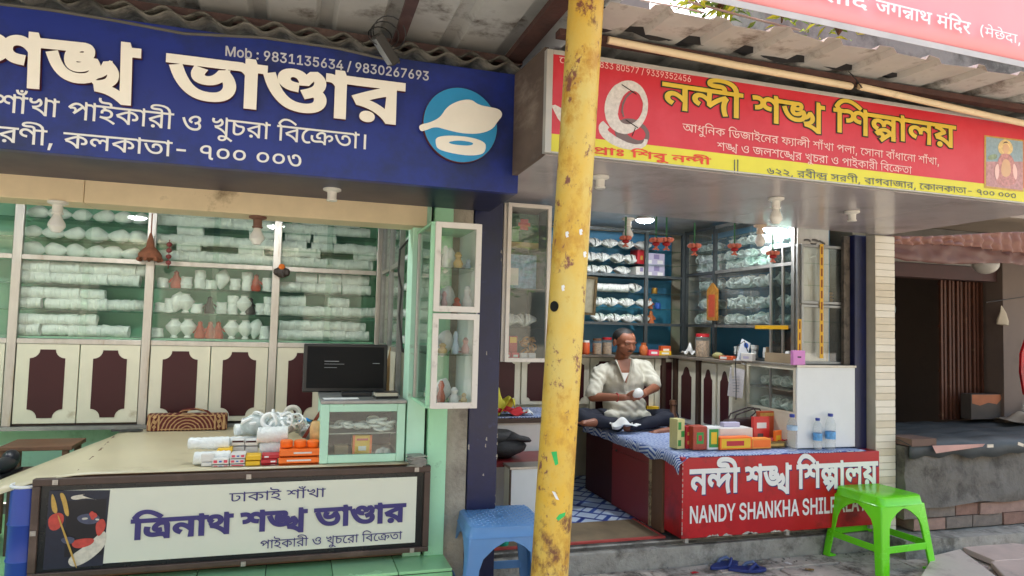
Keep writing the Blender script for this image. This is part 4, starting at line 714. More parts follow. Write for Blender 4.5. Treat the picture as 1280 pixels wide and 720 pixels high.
# side cabinet rolls
for si, z in enumerate((1.364, 1.535, 1.702, 1.884, 1.997, 2.122)):
    for j, y_ in enumerate((4.28, 4.46, 4.68, 4.86)):
        o = inst('bangle_roll', ROLL[(j+si) % 5], None, (.67, y_, z+.034), (random.uniform(0, 6), 0, R(90)), (.85,)*3)
        tag(o, f"bangle roll, {ORD[j]} from street, {ORD[5-si]} shelf from top, side cabinet", 'bangle roll', 'bangle rolls in the side cabinet')
# ---------------------------------------------------------------- counter of the left shop
ct = empty('shop_counter', 'long cream topped counter of the left shop with brown wooden body', 'counter', (-.2, 4.2, .30))
C_ = lambda x, y, z: Vector((x, y, z))-ct.location
topm = mat('cream vinyl counter sheet', 'c9bd9c', .34, var=.05, scale=2, bump=.03, dirt='b0a382', dirt_amt=.42, dirt_scale=1.5)
g = G(); zt = .778
pA = atZ(78, 601, zt); pB = atZ(134, 549, zt)
poly = [(-1.0, 3.625), (.585, 3.625), (.585, 5.0), (-1.0, 5.0)]
poly = [(pA.x, 3.64), (.585, 3.64), (.585, 5.02), (pB.x+.08, 5.02), (pB.x, 4.78)]
g.quadbox([C_(x, y, .76) for x, y in poly], (0, 0, .014)); g.build('top_board', wood, ct)
# vinyl cover: a sheet draped over the top, left corner sagging
g = G(); n1, n2 = 26, 16; V = []; F = []
for j in range(n2+1):
    t = j/n2; y_ = 3.612+(5.02-3.612)*t
    xl = -1.30+(pB.x+1.30)*min(1, t*1.2)
    for i in range(n1+1):
        s_ = i/n1; x = xl+(.59-xl)*s_; z = zt
        dl = (pA.x+.03+(pB.x-pA.x)*min(1, t*1.2))-x
        if dl > 0: z += -dl*.12-(.03*max(0, dl-.15)*8 if j == 0 else 0)
        z += .0015*noise.noise(Vector((x*4, y_*4, 0)))
        V.append(C_(x, y_, z))
for j in range(n2):
    for i in range(n1): a = j*(n1+1)+i; F.append((a, a+1, a+n1+2, a+n1+1))
g.add(V, F); o = g.build('vinyl_cover', topm, ct, smooth='all', clean=False)
md = o.modifiers.new('t', 'SOLIDIFY'); md.thickness = .003
g = G(); g.box(*C_(-1.0, 3.66, .30), *C_(.58, 3.69, .76)); g.build('front_panel', wood, ct); g = G(); g.box(*C_(-1.0, 3.70, .30), *C_(-.98, 4.9, .76)); g.build('side_panel', mintpale, ct)
# front board ------------------------------------------------------
fb = empty('front_sign', 'framed cream sign with purple Bengali lettering on the left counter front', 'sign', (-.19, 3.6, .29))
f0 = lambda x, y, z: Vector((x, y, z))-fb.location
FX0, FX1, FZ0, FZ1 = -1.088, .702, .328, .767
fr = mat('dark brown frame', '4c3a31', .45, var=.2, scale=8, dirt='6b564a', dirt_amt=.38)
for a, b2 in (((FX0, FZ1-.032), (FX1, FZ1)), ((FX0, FZ0), (FX1, FZ0+.026)), ((FX0, FZ0+.0265), (FX0+.032, FZ1-.0325)), ((FX1-.032, FZ0+.0265), (FX1, FZ1-.0325))):
    g = G(); g.box(*f0(a[0], 3.59, a[1]), *f0(b2[0], 3.63, b2[1])); g.build('frame', fr, fb, bevel=.004)
g = G(); g.box(*f0(FX0+.03, 3.605, FZ0+.025), *f0(FX1-.03, 3.615, FZ1-.03)); g.build('black_border', mat('black border', '0d1517', .25), fb)
a = atY(137, 612, 3.6); bb = atY(523, 598, 3.6); IX0, IX1 = -.985, .633; IZ0, IZ1 = FZ0+.048, FZ1-.056
g = G(); g.box(*f0(IX0, 3.602, IZ0), *f0(IX1, 3.606, IZ1)); g.build('cream_panel', mat('cream flex sheet', 'dcdcc8', .35, var=.03, scale=1.5), fb)
purp = mat('purple ink', '3b3470', .45)
put_text('dh', (287, 616.7), (407, 610.5), (287, 627.5), 3.6, purp, fb, off=.0)
put_text('fb', (166, 650.5), (506, 630), (166, 674), 3.6, purp, fb, off=.038, each=True)
put_text('kr', (325, 676), (502.7, 664.5), (325, 686), 3.6, purp, fb, off=.0)
# printed photograph at the left of the board
ph = [('night blue print', '1d2233', [(185, 400), (413, 398), (385, 680), (160, 698)]), ('charcoal print', '0f1018', [(250, 440), (400, 430), (385, 640), (240, 650)]),
      ('pale cloth print', 'cfc6b4', [(250, 655), (330, 600), (395, 540), (400, 590), (380, 625), (320, 672), (265, 690)]), ('red cloth print', 'c0453a', [(268, 585), (355, 575), (350, 600), (300, 618), (270, 612)]),
      ('red cloth print', 'c0453a', [(358, 520), (388, 500), (400, 535), (372, 575), (360, 560)]), ('red cloth print', 'c0453a', [(178, 498), (225, 478), (245, 500), (225, 545), (185, 552)]),
      ('gold print', 'c19a4a', [(193, 405), (206, 425), (218, 478), (208, 488), (192, 470)]), ('gold print', 'c19a4a', [(222, 408), (240, 408), (252, 440), (262, 498), (244, 492), (236, 450)]),
      ('slate print', '4a4e63', [(285, 500), (315, 485), (372, 488), (375, 515), (340, 528), (300, 520)]), ('red cloth print', 'c0453a', [(330, 482), (360, 480), (368, 498), (345, 505)]), 
      ('red cloth print', 'c0453a', [(336, 478), (354, 476), (356, 508), (342, 510)]), ('pale cloth print', 'cfc6b4', [(306, 502), (328, 499), (332, 506), (310, 510)]), ('pale cloth print', 'cfc6b4', [(358, 504), (372, 504), (374, 510), (360, 511)]), ('slate print', '4a4e63', [(225, 580), (260, 570), (285, 578), (272, 600), (240, 598)]), ('gold print', 'c19a4a', [(214, 490), (222, 490), (292, 688), (284, 690)]), ('pale cloth print', 'cfc6b4', [(262, 420), (330, 410), (300, 416), (385, 440), (330, 425), (275, 436)])]
for i, (nm_, h_, pts) in enumerate(ph):
    pl_ = [(x/3, 480+y/3) for x, y in (chaik(pts, 2) if i > 1 else pts)]; g = G(); pp = pix_poly(pl_, 3.6, fb.location)
    g.add([(x, .0012-i*.0004, z) for x, z in pp], [tuple(range(len(pp)))]); g.build('printed_shape' if i else 'printed_photo', mat(nm_, h_, .35, var=.2, scale=40), fb, clean=False)
# screws
for px, py in ((69, 603), (41, 667), (311, 596), (521, 587), (304, 705), (515, 688)):
    p = atY(px, py, 3.585)-fb.location; g = G(); g.box(p.x-.011, p.y-.002, p.z-.011, p.x+.011, p.y+.002, p.z+.011); g.lathe([(.005, -.006), (0, -.007)], c=(p.x, p.y+.001, p.z), n=8, axis='y'); g.build('clip', alu, fb)
# drum, bench, shoes at the far left
g = G(); g.lathe([(0, 0), (.058, 0), (.066, .02), (.066, .15), (.070, .16), (.066, .17), (.066, .31), (.070, .32), (.066, .33), (.064, .46), (.060, .485)], n=28)
dr = g.build('plastic_drum', mat('blue plastic drum', '27449c', .35, var=.12, scale=5), None, (-1.125, 3.66, .245), smooth=True); tag(dr, 'blue plastic drum with white rim standing left of the framed sign', 'drum')
g = G(); g.torus((0, 0, .487), .062, .007, 28, 6); g.build('rim', white, dr, smooth=True)
bn = empty('wooden_bench', 'small brown wooden bench against the mint wall at the far left', 'bench', (-1.38, 4.62, .288))
g = G(); g.box(-.16, -.12, .45, .20, .16, .475); g.build('seat', wood, bn, bevel=.004)
for sx_ in (-.14, .165):
    for sy_ in (-.1, .13): g = G(); g.box(sx_-.015, sy_-.015, 0, sx_+.015, sy_+.015, .449); g.build('leg', wood, bn)
blackleather = mat('black leather', (.012, .013, .02), .35)
rk = empty('shoe_shelf', 'low dark shelf with shoes at the left edge of the photo', 'shelf', (-1.47, 4.2, .288))
g = G(); g.box(-.3, -.12, .36, .16, .2, .385); g.build('board', darkwood, rk); G().box(-.3, -.1, 0, -.27, .18, .36).build('support', darkwood, rk); G().box(.12, -.1, 0, .15, .18, .36).build('support', darkwood, rk)
def shoe(px, label, dx):
    g = G(); g.ell((0, 0, .045), (.045, .13, .042), 12); g.ell((0, .07, .065), (.04, .06, .05), 10); g.box(-.04, -.115, 0, .04, .12, .015)
    o = g.build('shoe', blackleather, None, (-1.53+dx, 4.2, .674), (0, 0, random.uniform(-.1, .1)), smooth=True); tag(o, label, 'shoe')
shoe(5, 'rounded black shoe at the very left edge on the low dark shelf', 0); shoe(25, 'black shoe next to the counter end on the low dark shelf', .125)
# ---------------------------------------------------------------- pillars between the shops
gp = empty('pillar', 'mint green painted pillar with a dark crack behind the glass showcase', 'pillar', (.68, 3.7, .284))
g = G(); g.box(-.10, -.03, 0, -.003, .14, 2.0); g.build('post', mintpale, gp, bevel=.004)
g = G(); g.box(.012, -.045, 0, .115, .14, 2.0); g.build('post', mint, gp, bevel=.004)
g = G(); g.box(-.002, .01, 0, .0115, .1, 2.0); g.build('gap_strip', dark, gp)
g = G(); g.box(.117, -.01, -.28, .235, .14, 1.9); g.build('plaster_strip', mat('peeling plaster', 'a59c8c', .85, var=.15, scale=12, bump=.6, dirt='7c7267', dirt_amt=.45), gp)
bp_ = G(); bp_.box(-.083, -.02, 0, .083, .22, 2.22); o = bp_.build('pillar', navy, None, (1.003, 3.7, .0), bevel=.006); tag(o, 'chipped navy blue pillar between the two shops behind the yellow pole', 'pillar')

rc_ = random.Random(5)
for k in range(26):
    x, z = rc_.choice((-.083, .083, rc_.uniform(-.08, .08)))*.97, rc_.uniform(.25, 2.0); w_, h2_ = rc_.uniform(.002, .006), rc_.uniform(.004, .02)
    G().add([(x-w_, -.0208, z), (x+w_, -.0208, z-h2_*.3), (x+w_*.6, -.0208, z+h2_), (x-w_*.4, -.0208, z+h2_*.8)], [(0, 1, 2, 3)]).build('paint_chip', mat('pale exposed plaster', 'a39c90', .9), o, clean=False)
# ================================================================== showcase in front of the pillar
mintframe = mat('pale aluminium frame', 'd6cfc4', .45, metal=0, var=.06, dirt='9b9084', dirt_amt=.36, dirt_scale=8)
def showcase(name, label, x0, x1, yf, yb, z0, z1, splits, fm, sidem, shelves, back=None, fw=.028):
    t = empty(name, label, 'showcase', ((x0+x1)/2, yf, z0)); q = lambda x, y, z: Vector((x, y, z))-t.location
    b = lambda nm, a, c, m, **k: (lambda g: g.build(nm, m, t, **k))(G().box(*q(*a), *q(*c)))
    b('top_panel', (x0, yf, z1-.012), (x1, yb, z1), sidem); b('bottom_panel', (x0, yf, z0), (x1, yb, z0+.012), sidem)
    b('back_panel', (x0+.002, yb-.006, z0+.013), (x1-.002, yb, z1-.013), back or sidem)
    b('side_panel', (x1-.005, yf+.025, z0+.013), (x1, yb-.007, z1-.013), back or sidem)
    for yy in (yf, (yf+yb)/2, yb-.02): b('side_post', (x0, yy, z0+.013), (x0+.02, yy+.02, z1-.013), alu if yy > yf else sidem, bevel=.002)
    b('glass_pane', (x0+.006, yf+.021, z0+.014), (x0+.009, yb-.021, z1-.014), glass)
    zs = [z0]+splits+[z1]
    for i in range(len(zs)-1):
        a, c = zs[i]+(.0 if i == 0 else .004), zs[i+1]-(.0 if i == len(zs)-2 else .004)
        d = None
        g = G(); g.box(*q(x0+.018, yf-.02, a), *q(x0+.018+fw, yf-.001, c)); g.box(*q(x1-fw, yf-.02, a), *q(x1, yf-.001, c)); g.box(*q(x0+.018+fw, yf-.02, a), *q(x1-fw, yf-.001, a+fw)); g.box(*q(x0+.018+fw, yf-.02, c-fw), *q(x1-fw, yf-.001, c))
        d = g.build('door_frame', fm, t, bevel=.002)
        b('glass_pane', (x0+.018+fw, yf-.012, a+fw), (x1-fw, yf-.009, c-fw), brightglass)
    for z in shelves: b('shelf', (x0+.022, yf+.012, z-.006), (x1-.008, yb-.008, z), shelfglass)
    return t
palein = mat('pale back sheet', 'e6e6ea', .5, var=.04)
X0, X1, Y0, Y1, Z0, Z1 = .60, .848, 3.25, 3.62, 1.105, 2.0
sh = showcase('glass_showcase', 'tall mint and white framed glass showcase hanging at the right end of left shop', .600, .846, 3.25, 3.98, 1.105, 1.995, [1.56], mintframe, mint, [1.36, 1.585, 1.78], palein)
pinkjew = mat('pink trinket card', 'b98f90', .6, var=.3, scale=40)
n_ = 0
for z, row_ in ((1.118, (.655, .715, .775)), (1.36, (.66, .72, .78)), (1.585, (.66, .72, .78)), (1.78, (.66, .72, .785))):
    for j, x in enumerate(row_):
        n_ += 1
        if (j+n_) % 3 == 0: o = inst('conch_shell', CONCH[j], None, (x, 3.42, z+.05), (0, R(-75), .4), (.95,)*3); tag(o, f"white conch on its tip, {ORD[j]} from left, {ORD[[1.118,1.36,1.585,1.78].index(z)]} level, mint showcase", 'conch shell')
        elif (j+n_) % 3 == 1:
            g = G(); 
            for a in range(7): g.torus((.004*math.sin(a*2), 0, .008+a*.010), .03, .005, 18, 6)
            o = g.build('bangle_stack', shellw, None, (x, 3.40, z+.001), smooth=True); tag(o, f"loose thin bangle stack, {ORD[j]} from left, {ORD[[1.118,1.36,1.585,1.78].index(z)]} level, mint showcase", 'bangle stack')
        else:
            g = G(); g.box(-.03, -.02, 0, .03, .02, .03); g.box(-.028, -.021, .003, .028, -.0205, .012, 1); o = g.build('trinket_box', [white, pinkjew], None, (x, 3.40, z+.001), bevel=.002); tag(o, f"pink and white trinket box, {ORD[j]} from left, {ORD[[1.118,1.36,1.585,1.78].index(z)]} level, mint showcase", 'box')
for i, y_ in enumerate((3.52, 3.66, 3.80)):
    for si, z in enumerate((1.118, 1.36, 1.585)):
        o = inst('bangle_roll', ROLL[(i+si) % 5], None, (.70, y_, z+.032), (0, 0, R(90)), (.8,)*3); tag(o, f"bangle roll in mint showcase, {ORD[i]} from front, {ORD[si]} level from bottom", 'bangle roll', 'rolls inside the mint showcase')
g = G(); pts = [atY(x, y, 3.9) for x, y in ((512, 298), (500, 312), (498, 340), (502, 362), (499, 395), (503, 440))]; g.tube(pts, .006, 6); o = g.build('power_cable', cable, smooth=True); tag(o, 'black power cable hanging in front of the side cabinet of left shop', 'cable')
# ---------------------------------------------------------------- small glass box on the counter, television
ZT = .781
mb = empty('counter_showcase', 'small mint framed glass box with shell bangles at the counter end', 'showcase', (.355, 3.66, ZT)); w2, h2, dp = .215, .30, .46
q = lambda nm, a, c, m, p=mb, **k: G().box(*a, *c).build(nm, m, p, **k)
q('frame', (-w2, 0, 0), (-w2+.042, .02, h2), mintpale, bevel=.003); q('frame', (w2-.042, 0, 0), (w2, .02, h2), mintpale, bevel=.003)
q('frame', (-w2+.0425, .001, 0), (w2-.0425, .02, .042), mintpale, bevel=.003); q('frame', (-w2+.0425, .001, h2-.04), (w2-.0425, .02, h2), mintpale, bevel=.003)
q('glass_pane', (-w2+.04, .009, .04), (w2-.04, .012, h2-.04), glass)
q('side_panel', (-w2, .021, 0), (-w2+.012, dp, h2), mintpale); q('side_panel', (w2-.012, .021, 0), (w2, dp, h2), mintpale); q('back_panel', (-w2+.013, dp-.01, 0), (w2-.013, dp, h2), maroon)
q('bottom_panel', (-w2+.013, .021, .0), (w2-.013, dp-.011, .012), white); q('shelf', (-w2+.013, .03, .142), (w2-.013, dp-.011, .148), dalu); q('top_panel', (-w2-.004, -.006, h2+.001), (w2+.004, dp, h2+.020), dalu, bevel=.003)
def bpile(name, label, cat, loc, n, spread, rr=.03, m=None, group=None, seed=0, th=.0045, h=.03, flat=False):
    r_ = random.Random(seed); g = G()
    for i in range(n):
        M_ = Matrix.Rotation(r_.uniform(0, 6.28), 3, 'Z') @ Matrix.Rotation(r_.uniform(.0, .5) if flat else r_.uniform(.3, 1.5), 3, 'X')
        u = r_.random(); g.torus((r_.uniform(-1, 1)*spread[0], r_.uniform(-1, 1)*spread[1], rr*.5+h*r_.random()), rr*r_.uniform(.85, 1.05), th, 14, 5, 0, M_, 1.5)
    lo = min(v[2] for v in g.v); g.v = [(a, b, c-lo) for a, b, c in g.v]
    o = g.build(name, m or shellw, None, loc, smooth=True); tag(o, label, cat, group); return o
bpile('bangle_pile', 'heap of loose white bangles on the upper shelf of small mint counter box', 'bangles', (.33, 3.78, ZT+.149), 26, (.12, .04), .03, seed=3, flat=True, h=.02)
bpile('bangle_pile', 'taller heap of white bangles at right on upper shelf of small mint box', 'bangles', (.46, 3.76, ZT+.149), 16, (.05, .03), .032, seed=4, flat=True, h=.05)
def boxy(name, label, cat, loc, dims, m, prints=(), rz=0, bevel=.002, group=None):
    """carton standing at loc (front bottom centre); prints = list of (x0,z0,x1,z1,material) in fractions of the front"""
    w_, d_, h_ = dims; g = G(); g.box(-w_/2, 0, 0, w_/2, d_, h_)
    o = g.build(name, m, None, loc, (0, 0, rz), bevel=bevel, bseg=1)
    for ip, (x0, z0, x1, z1, pm) in enumerate(prints):
        G().box(-w_/2+x0*w_, -.0008-.0004*ip, z0*h_, -w_/2+x1*w_, -.0002, z1*h_).build('printed_label', pm, o)
    tag(o, label, cat, group); return o
yel = mat('yellow carton', 'e2b41f', .45, var=.06); org = mat('orange carton', 'f0701c', .45, var=.05); redc = mat('red carton', 'b5202a', .45, var=.08); wc = mat('white carton', 'd8d5cf', .5, var=.05)
pinkp = mat('pink red print', 'd8465a', .5); lilac = mat('lavender carton', 'b9b3cc', .5, var=.08); goldp = mat('gold print', 'c19a4a', .4); greenp = mat('green print', '2f8b3c', .45); bluep = mat('blue print', '2b57a8', .45)
boxy('powder_box', 'yellow and red box on the lower shelf inside the small mint glass box', 'box', (.36, 3.74, ZT+.013), (.10, .05, .115), yel, [(.0, 0, .12, 1, org), (.88, 0, 1, 1, org), (.2, .75, .8, .85, redc), (.3, .3, .7, .5, white)])
boxy('small_carton', 'beige carton lower left inside the small mint glass box', 'box', (.255, 3.76, ZT+.013), (.07, .05, .06), mat('kraft card', 'a08c70', .7))
for i, (x, y_) in enumerate(((.45, 3.74), (.49, 3.75), (.475, 3.79))):
    g = G(); g.ell((0, 0, .022), (.022, .022, .022), 12); o = g.build('shell_ball', shellw, None, (x, y_, ZT+.013), smooth='all'); tag(o, ('left white shell ball low in the mint counter box', 'right white shell ball low in the mint counter box', 'rear white shell ball low in the mint counter box')[i], 'shell')
# television / monitor
tv = empty('monitor', 'black flat monitor lying back on the small mint counter box', 'monitor', (.283, 4.06, ZT+.295))
g = G(); g.box(-.235, 0, .028, .235, .04, .30); g.box(-.10, .04, .06, .10, .075, .25); g.build('casing', black, tv, rot=(R(-3), 0, 0), bevel=.006)
G().box(-.215, -.003, .05, .215, -.0005, .285).build('screen', mat('dark glossy screen', (.008, .009, .011), .22, var=.02, spec=.1), tv, rot=(R(-3), 0, 0))
g = G(); g.box(-.09, -.04, 0, .09, .09, .012); g.box(-.03, .01, .012, .03, .04, .05); g.build('stand', black, tv, bevel=.003)
for i, (a, b2, c, d) in enumerate(((-.12, .20, -.04, .2035), (-.12, .185, -.01, .187), (-.12, .165, -.05, .167), (.15, .19, .19, .193))):
    G().box(a, -.005, b2, c, -.0035, d).build('screen_text', mat('screen mark', (.35, .36, .38) if i < 3 else (.45, .08, .06), .5), tv, rot=(R(-3), 0, 0))
zb = ZT+h2+.021
g = G(); g.box(-.08, -.03, 0, .08, .05, .022); o = g.build('set_top_box', black, None, (.33, 3.86, zb), bevel=.003); tag(o, 'thin dark set top box under the black monitor', 'electronic box')
g = G(); g.box(-.06, -.04, 0, .06, .04, .012); g.box(-.057, -.037, .012, .057, .037, .03, 1); g.box(-.06, -.04, .03, .06, .04, .034); o = g.build('book', [black, cream], None, (.475, 3.76, zb), (0, 0, .1)); tag(o, 'small book with dark cover lying at the right on mint counter box', 'book')
g = G(); g.box(-.09, -.04, 0, .09, .04, .002); o = g.build('paper_sheet', white, None, (.24, 3.72, zb), (0, 0, .05)); tag(o, 'white paper sheet lying on the small mint counter box', 'paper')
# board leaning behind the monitor
g = G(); g.box(0, 0, 0, .075, .012, .36); o = g.build('wooden_plank', mat('pale raw plank', 'a8895d', .6, var=.2, stretch=(1, 1, .2)), None, (.50, 4.35, 1.0), (0, R(11), 0)); tag(o, 'pale wooden plank leaning behind the black monitor', 'plank')
g = G(); g.box(0, 0, 0, .03, .02, .36); o = g.build('wooden_post', darkwood, None, (.44, 4.3, 1.0)); tag(o, 'dark wooden post behind the right edge of the monitor', 'post')
# ledge with newspapers right of mint box
for i in range(6):
    g = G(); g.box(-.05, -.05, 0, .05, .05, .006); 
    if i == 0: ns = []
    ns.append(g)
g = G()
for i in range(9): 
    a = random.uniform(-.4, .4); c_, s_ = math.cos(a), math.sin(a); p4 = [(c_*x-s_*y, s_*x+c_*y, i*.006) for x, y in ((-.04, -.05), (.04, -.05), (.04, .05), (-.04, .05))]; g.quadbox(p4, (0, 0, .003))
o = g.build('newspaper_pile', mat('old newsprint', 'aaa59a', .8, var=.2, scale=60), None, (.63, 3.62, .768)); tag(o, 'ragged pile of old newspapers between mint box and green pillar', 'newspapers')
# things on the left counter
def wroll(px, py, Y, r, L_, label, rz=0, m=None, n=7, zlift=0, cat='bangle roll'):
    p = atY(px, py, Y); g = G(); prof = [(0, -L_/2+.01), (r*.55, -L_/2+.008), (r*.8, -L_/2)]
    for i in range(n):
        x = -L_/2+L_*(i+.5)/n; prof += [(r*.93, x-L_/n*.42), (r, x), (r*.93, x+L_/n*.42)]
    prof += [(r*.8, L_/2), (r*.55, L_/2-.008), (0, L_/2-.01)]
    g.lathe(prof, n=16, axis='x'); o = g.build('wrapped_bangle_roll', m or shellg, None, (p.x, Y, ZT+r+zlift), (random.uniform(0, 6), 0, rz), smooth=True, jit=.006); tag(o, label, cat); return o
wroll(266, 573, 3.74, .034, .17, 'thick white bangle roll in clear wrap, lower one at left of the counter goods')
wroll(262, 560, 3.80, .032, .19, 'white bangle roll lying on the lower one at left of counter goods', zlift=.062)
wroll(300, 556, 3.95, .036, .22, 'crumpled white wrapped roll behind the small white cartons', zlift=.03, rz=.3)
wroll(318, 546, 4.02, .036, .2, 'upper crumpled white wrapped roll behind the cartons', zlift=.09, rz=.25)
wroll(342, 560, 3.80, .036, .13, 'short white bangle roll between striped cartons and orange boxes', zlift=.02)
wroll(341, 545, 3.80, .042, .15, 'big wrapped bundle of bangles on top of the pile by orange boxes', zlift=.09)
def carton(x0, y0, x1, y1, Y, label, m, prints=(), dp=.08):
    a = atY(x0, y1, Y); b = atY(x1, y0, Y); return boxy('carton', label, 'box', ((a.x+b.x)/2, Y, max(a.z, ZT)), (b.x-a.x, dp, b.z-max(a.z, ZT)-.001), m, prints)
st = [(.08, .25, .30, .75, pinkp), (.70, .25, .92, .75, pinkp), (.42, .35, .58, .65, bluep)]
carton(251, 578, 265, 590, 3.69, 'plain white carton at left end of the carton row, lowest', wc); carton(251, 567, 268, 577.5, 3.70, 'plain white carton at left end of the carton row, upper', wc)
carton(265, 581, 286, 590, 3.67, 'white and red carton, lowest of the left stack', wc, st); carton(265, 573, 286, 580.7, 3.67, 'white and red carton, top of the left stack', wc, st)
carton(287, 580, 306, 589, 3.67, 'white and red carton, bottom of the middle stack of three', wc, [(.1, .2, .9, .8, pinkp)]); carton(287, 573.5, 306, 579.7, 3.67, 'white and red carton, middle of the stack of three', wc, st); carton(288, 567, 307, 573.2, 3.67, 'white and red carton, top of the stack of three', wc, st)
carton(306.5, 576, 325, 587.5, 3.67, 'bright yellow carton beside the red boxes, lower', yel); carton(307, 569, 326, 575.6, 3.67, 'bright yellow carton beside the red boxes, upper', yel)
carton(271, 560.5, 290, 572.5, 3.735, 'yellow carton behind the white and red stacks', yel, [(.4, .6, .6, .8, bluep)])
for i, (x0, y0) in enumerate(((289, 549), (306, 549), (289, 557), (306, 557))):
    carton(x0+.3, y0+1, x0+16.5, y0+8.3, 3.80, ('striped white carton, upper left of the four behind the stacks', 'striped white carton, upper right of the four behind the stacks', 'pale carton, lower left of the four behind the stacks', 'pale carton, lower right of the four behind the stacks')[i], wc, [(0.05, .6, .95, .95, maroon)] if i < 2 else [])
carton(326, 580, 346, 586.5, 3.67, 'red carton, lowest of three beside orange boxes', redc, [(.6, .3, .9, .7, white)]); carton(326, 574, 346.5, 579.7, 3.67, 'red carton, middle of three beside orange boxes', redc, [(.6, .3, .9, .7, white)]); carton(327, 568, 349, 573.7, 3.68, 'red carton, top of three beside orange boxes', redc, [(.15, .3, .4, .7, white)])
carton(348, 580, 399, 586, 3.66, 'flat orange box, bottom of the stack of three', org, [(.2, .35, .8, .65, yel)], .12); carton(348, 571, 399, 579.7, 3.66, 'flat orange box, middle of the stack of three', org, [(.2, .35, .8, .65, wc)], .12); carton(349, 561, 400, 570.7, 3.665, 'flat orange box, top of the stack of three', org, [(.35, .35, .8, .6, wc)], .12)
for i, px in enumerate((358, 375, 391)):
    p = atY(px, 561, 3.72); g = G(); g.lathe([(0, 0), (.028, 0), (.031, .004), (.031, .030), (.027, .034), (0, .034)], n=18); o = g.build('sindoor_jar', org, None, (p.x, 3.725, atY(px, 561, 3.665).z+.0), smooth=True); tag(o, ('left', 'middle', 'right')[i]+' one of three round orange jars on the stacked orange boxes', 'jar')
bpile('bangle_bag', 'loosely bagged white bangles heaped highest near the blue wrapper', 'bangles', (-.02, 3.98, ZT+.10), 22, (.07, .05), .036, seed=9, h=.07)
p = atY(345, 529, 4.0); g = G(); g.torus((0, 0, 0), .036, .012, 22, 8, 0, Matrix.Rotation(R(70), 3, 'X'), 1); o = g.build('shell_bangle', shellw, None, (p.x-.03, 3.88, ZT+.19), smooth=True); tag(o, 'single wide white bangle standing up on top of the counter heap', 'bangle')
p = atY(365, 528, 4.02); g = G(); g.torus((0, 0, 0), .036, .014, 22, 8, 0, Matrix.Rotation(R(80), 3, 'X'), 1); o = g.build('shell_bangle', mat('plastic wrapped bangle', 'c9c2b4', .4), None, (p.x, 4.0, ZT+.21), smooth=True); tag(o, 'wrapped bangle upright behind the heap left of the yellow bag', 'bangle')
def rag(name, label, cat, m, c, size, seed, rot=0, thick=.0015):
    g = G(); n = 14; V = []; F = []
    for j in range(n+1):
        for i in range(n+1):
            u, v = i/n-.5, j/n-.5; q_ = noise.noise_vector(Vector((u*3+seed, v*3, seed)))
            V.append((u*size[0]+q_.x*size[0]*.12, v*size[1]+q_.y*size[1]*.12, size[2]*(.5+.9*q_.z)*(1-1.6*max(abs(u), abs(v))**2)+.004))
    for j in range(n):
        for i in range(n): a = j*(n+1)+i; F.append((a, a+1, a+n+2, a+n+1))
    g.add(V, F); lo = min(v[2] for v in g.v); g.v = [(a, b, c_-lo) for a, b, c_ in g.v]
    o = g.build(name, m, None, c, (0, 0, rot), smooth='all', clean=False); md = o.modifiers.new('s', 'SOLIDIFY'); md.thickness = thick
    tag(o, label, cat); return o
rag('plastic_wrapper', 'bright blue plastic wrapper behind the bangle heap on left counter', 'wrapper', mat('blue wrapper', '2f8fd8', .3), (.02, 4.12, ZT+.14), (.16, .10, .05), 4)
# small yellow topped incense pouch standing diagonally, black stick
pk = empty('incense_pouch', 'yellow and red pouch leaning diagonally against the mint counter box', 'pouch', (.055, 3.86, ZT+.10))
G().quadbox([(0, 0, 0), (.02, 0, 0), (.02, .012, 0), (0, .012, 0)], (.10, .0, .17)).build('stick_pack', mat('dark red foil', '7d2a1a', .3, var=.3, scale=30), pk); G().box(.088, -.004, .135, .138, .018, .19).build('foil_top', yel, pk, bevel=.006)
g = G(); g.lathe([(0, 0), (.036, 0), (.04, .01), (.042, .08), (.036, .11), (.03, .118), (0, .118)], n=18); o = g.build('wrapped_jar', mat('tan jar in plastic', 'c9a26b', .4, var=.25, scale=35), None, (.135, 3.80, atY(375, 561, 3.665).z+.0), smooth=True, jit=.004); tag(o, 'tan wrapped jar behind the three orange jars', 'jar')
# folded patterned bag at the back of the counter
def rugmat():
    m = mat('maroon woven motif', '5a1d18', .85, var=.2, scale=40, bump=.3); t = m.node_tree; b = t.nodes['Principled BSDF']; N = t.nodes.new; L = t.links.new
    tc = N('ShaderNodeTexCoord'); mp = N('ShaderNodeMapping'); mp.inputs['Location'].default_value = (0, 0, 0); L(tc.outputs['Object'], mp.inputs[0]); mp.inputs['Scale'].default_value = (1, 0, 1.15)
    w1 = N('ShaderNodeTexWave'); w1.wave_type = 'RINGS'; w1.rings_direction = 'SPHERICAL'; w1.inputs['Scale'].default_value = 14; w1.inputs['Distortion'].default_value = 0; L(mp.outputs[0], w1.inputs[0])
    w1.inputs['Distortion'].default_value = 1.5; w1.inputs['Detail Scale'].default_value = 3
    mr = N('ShaderNodeMapRange'); mr.inputs[1].default_value = .62; mr.inputs[2].default_value = .8; L(w1.outputs[1], mr.inputs[0])
    mx = N('ShaderNodeMix'); mx.data_type = 'RGBA'; mx.inputs[6].default_value = (*srgb('5a1d18'), 1); mx.inputs[7].default_value = (*srgb('a5805a'), 1); L(mr.outputs[0], mx.inputs[0]); L(mx.outputs[2], b.inputs['Base Color'])
    return m
pb = empty('woven_bag', 'folded maroon and gold patterned woven bag lying at the back of the counter', 'bag', (atY(235, 523, 4.9).x, 4.9, ZT))
g = G(); g.box(-.235, -.03, 0, .235, .05, .105); o = g.build('bag_body', rugmat(), pb, bevel=.012, bseg=3, jit=.01)
goldw = mat('gold woven band', 'b08a5e', .8, var=.2, scale=40)
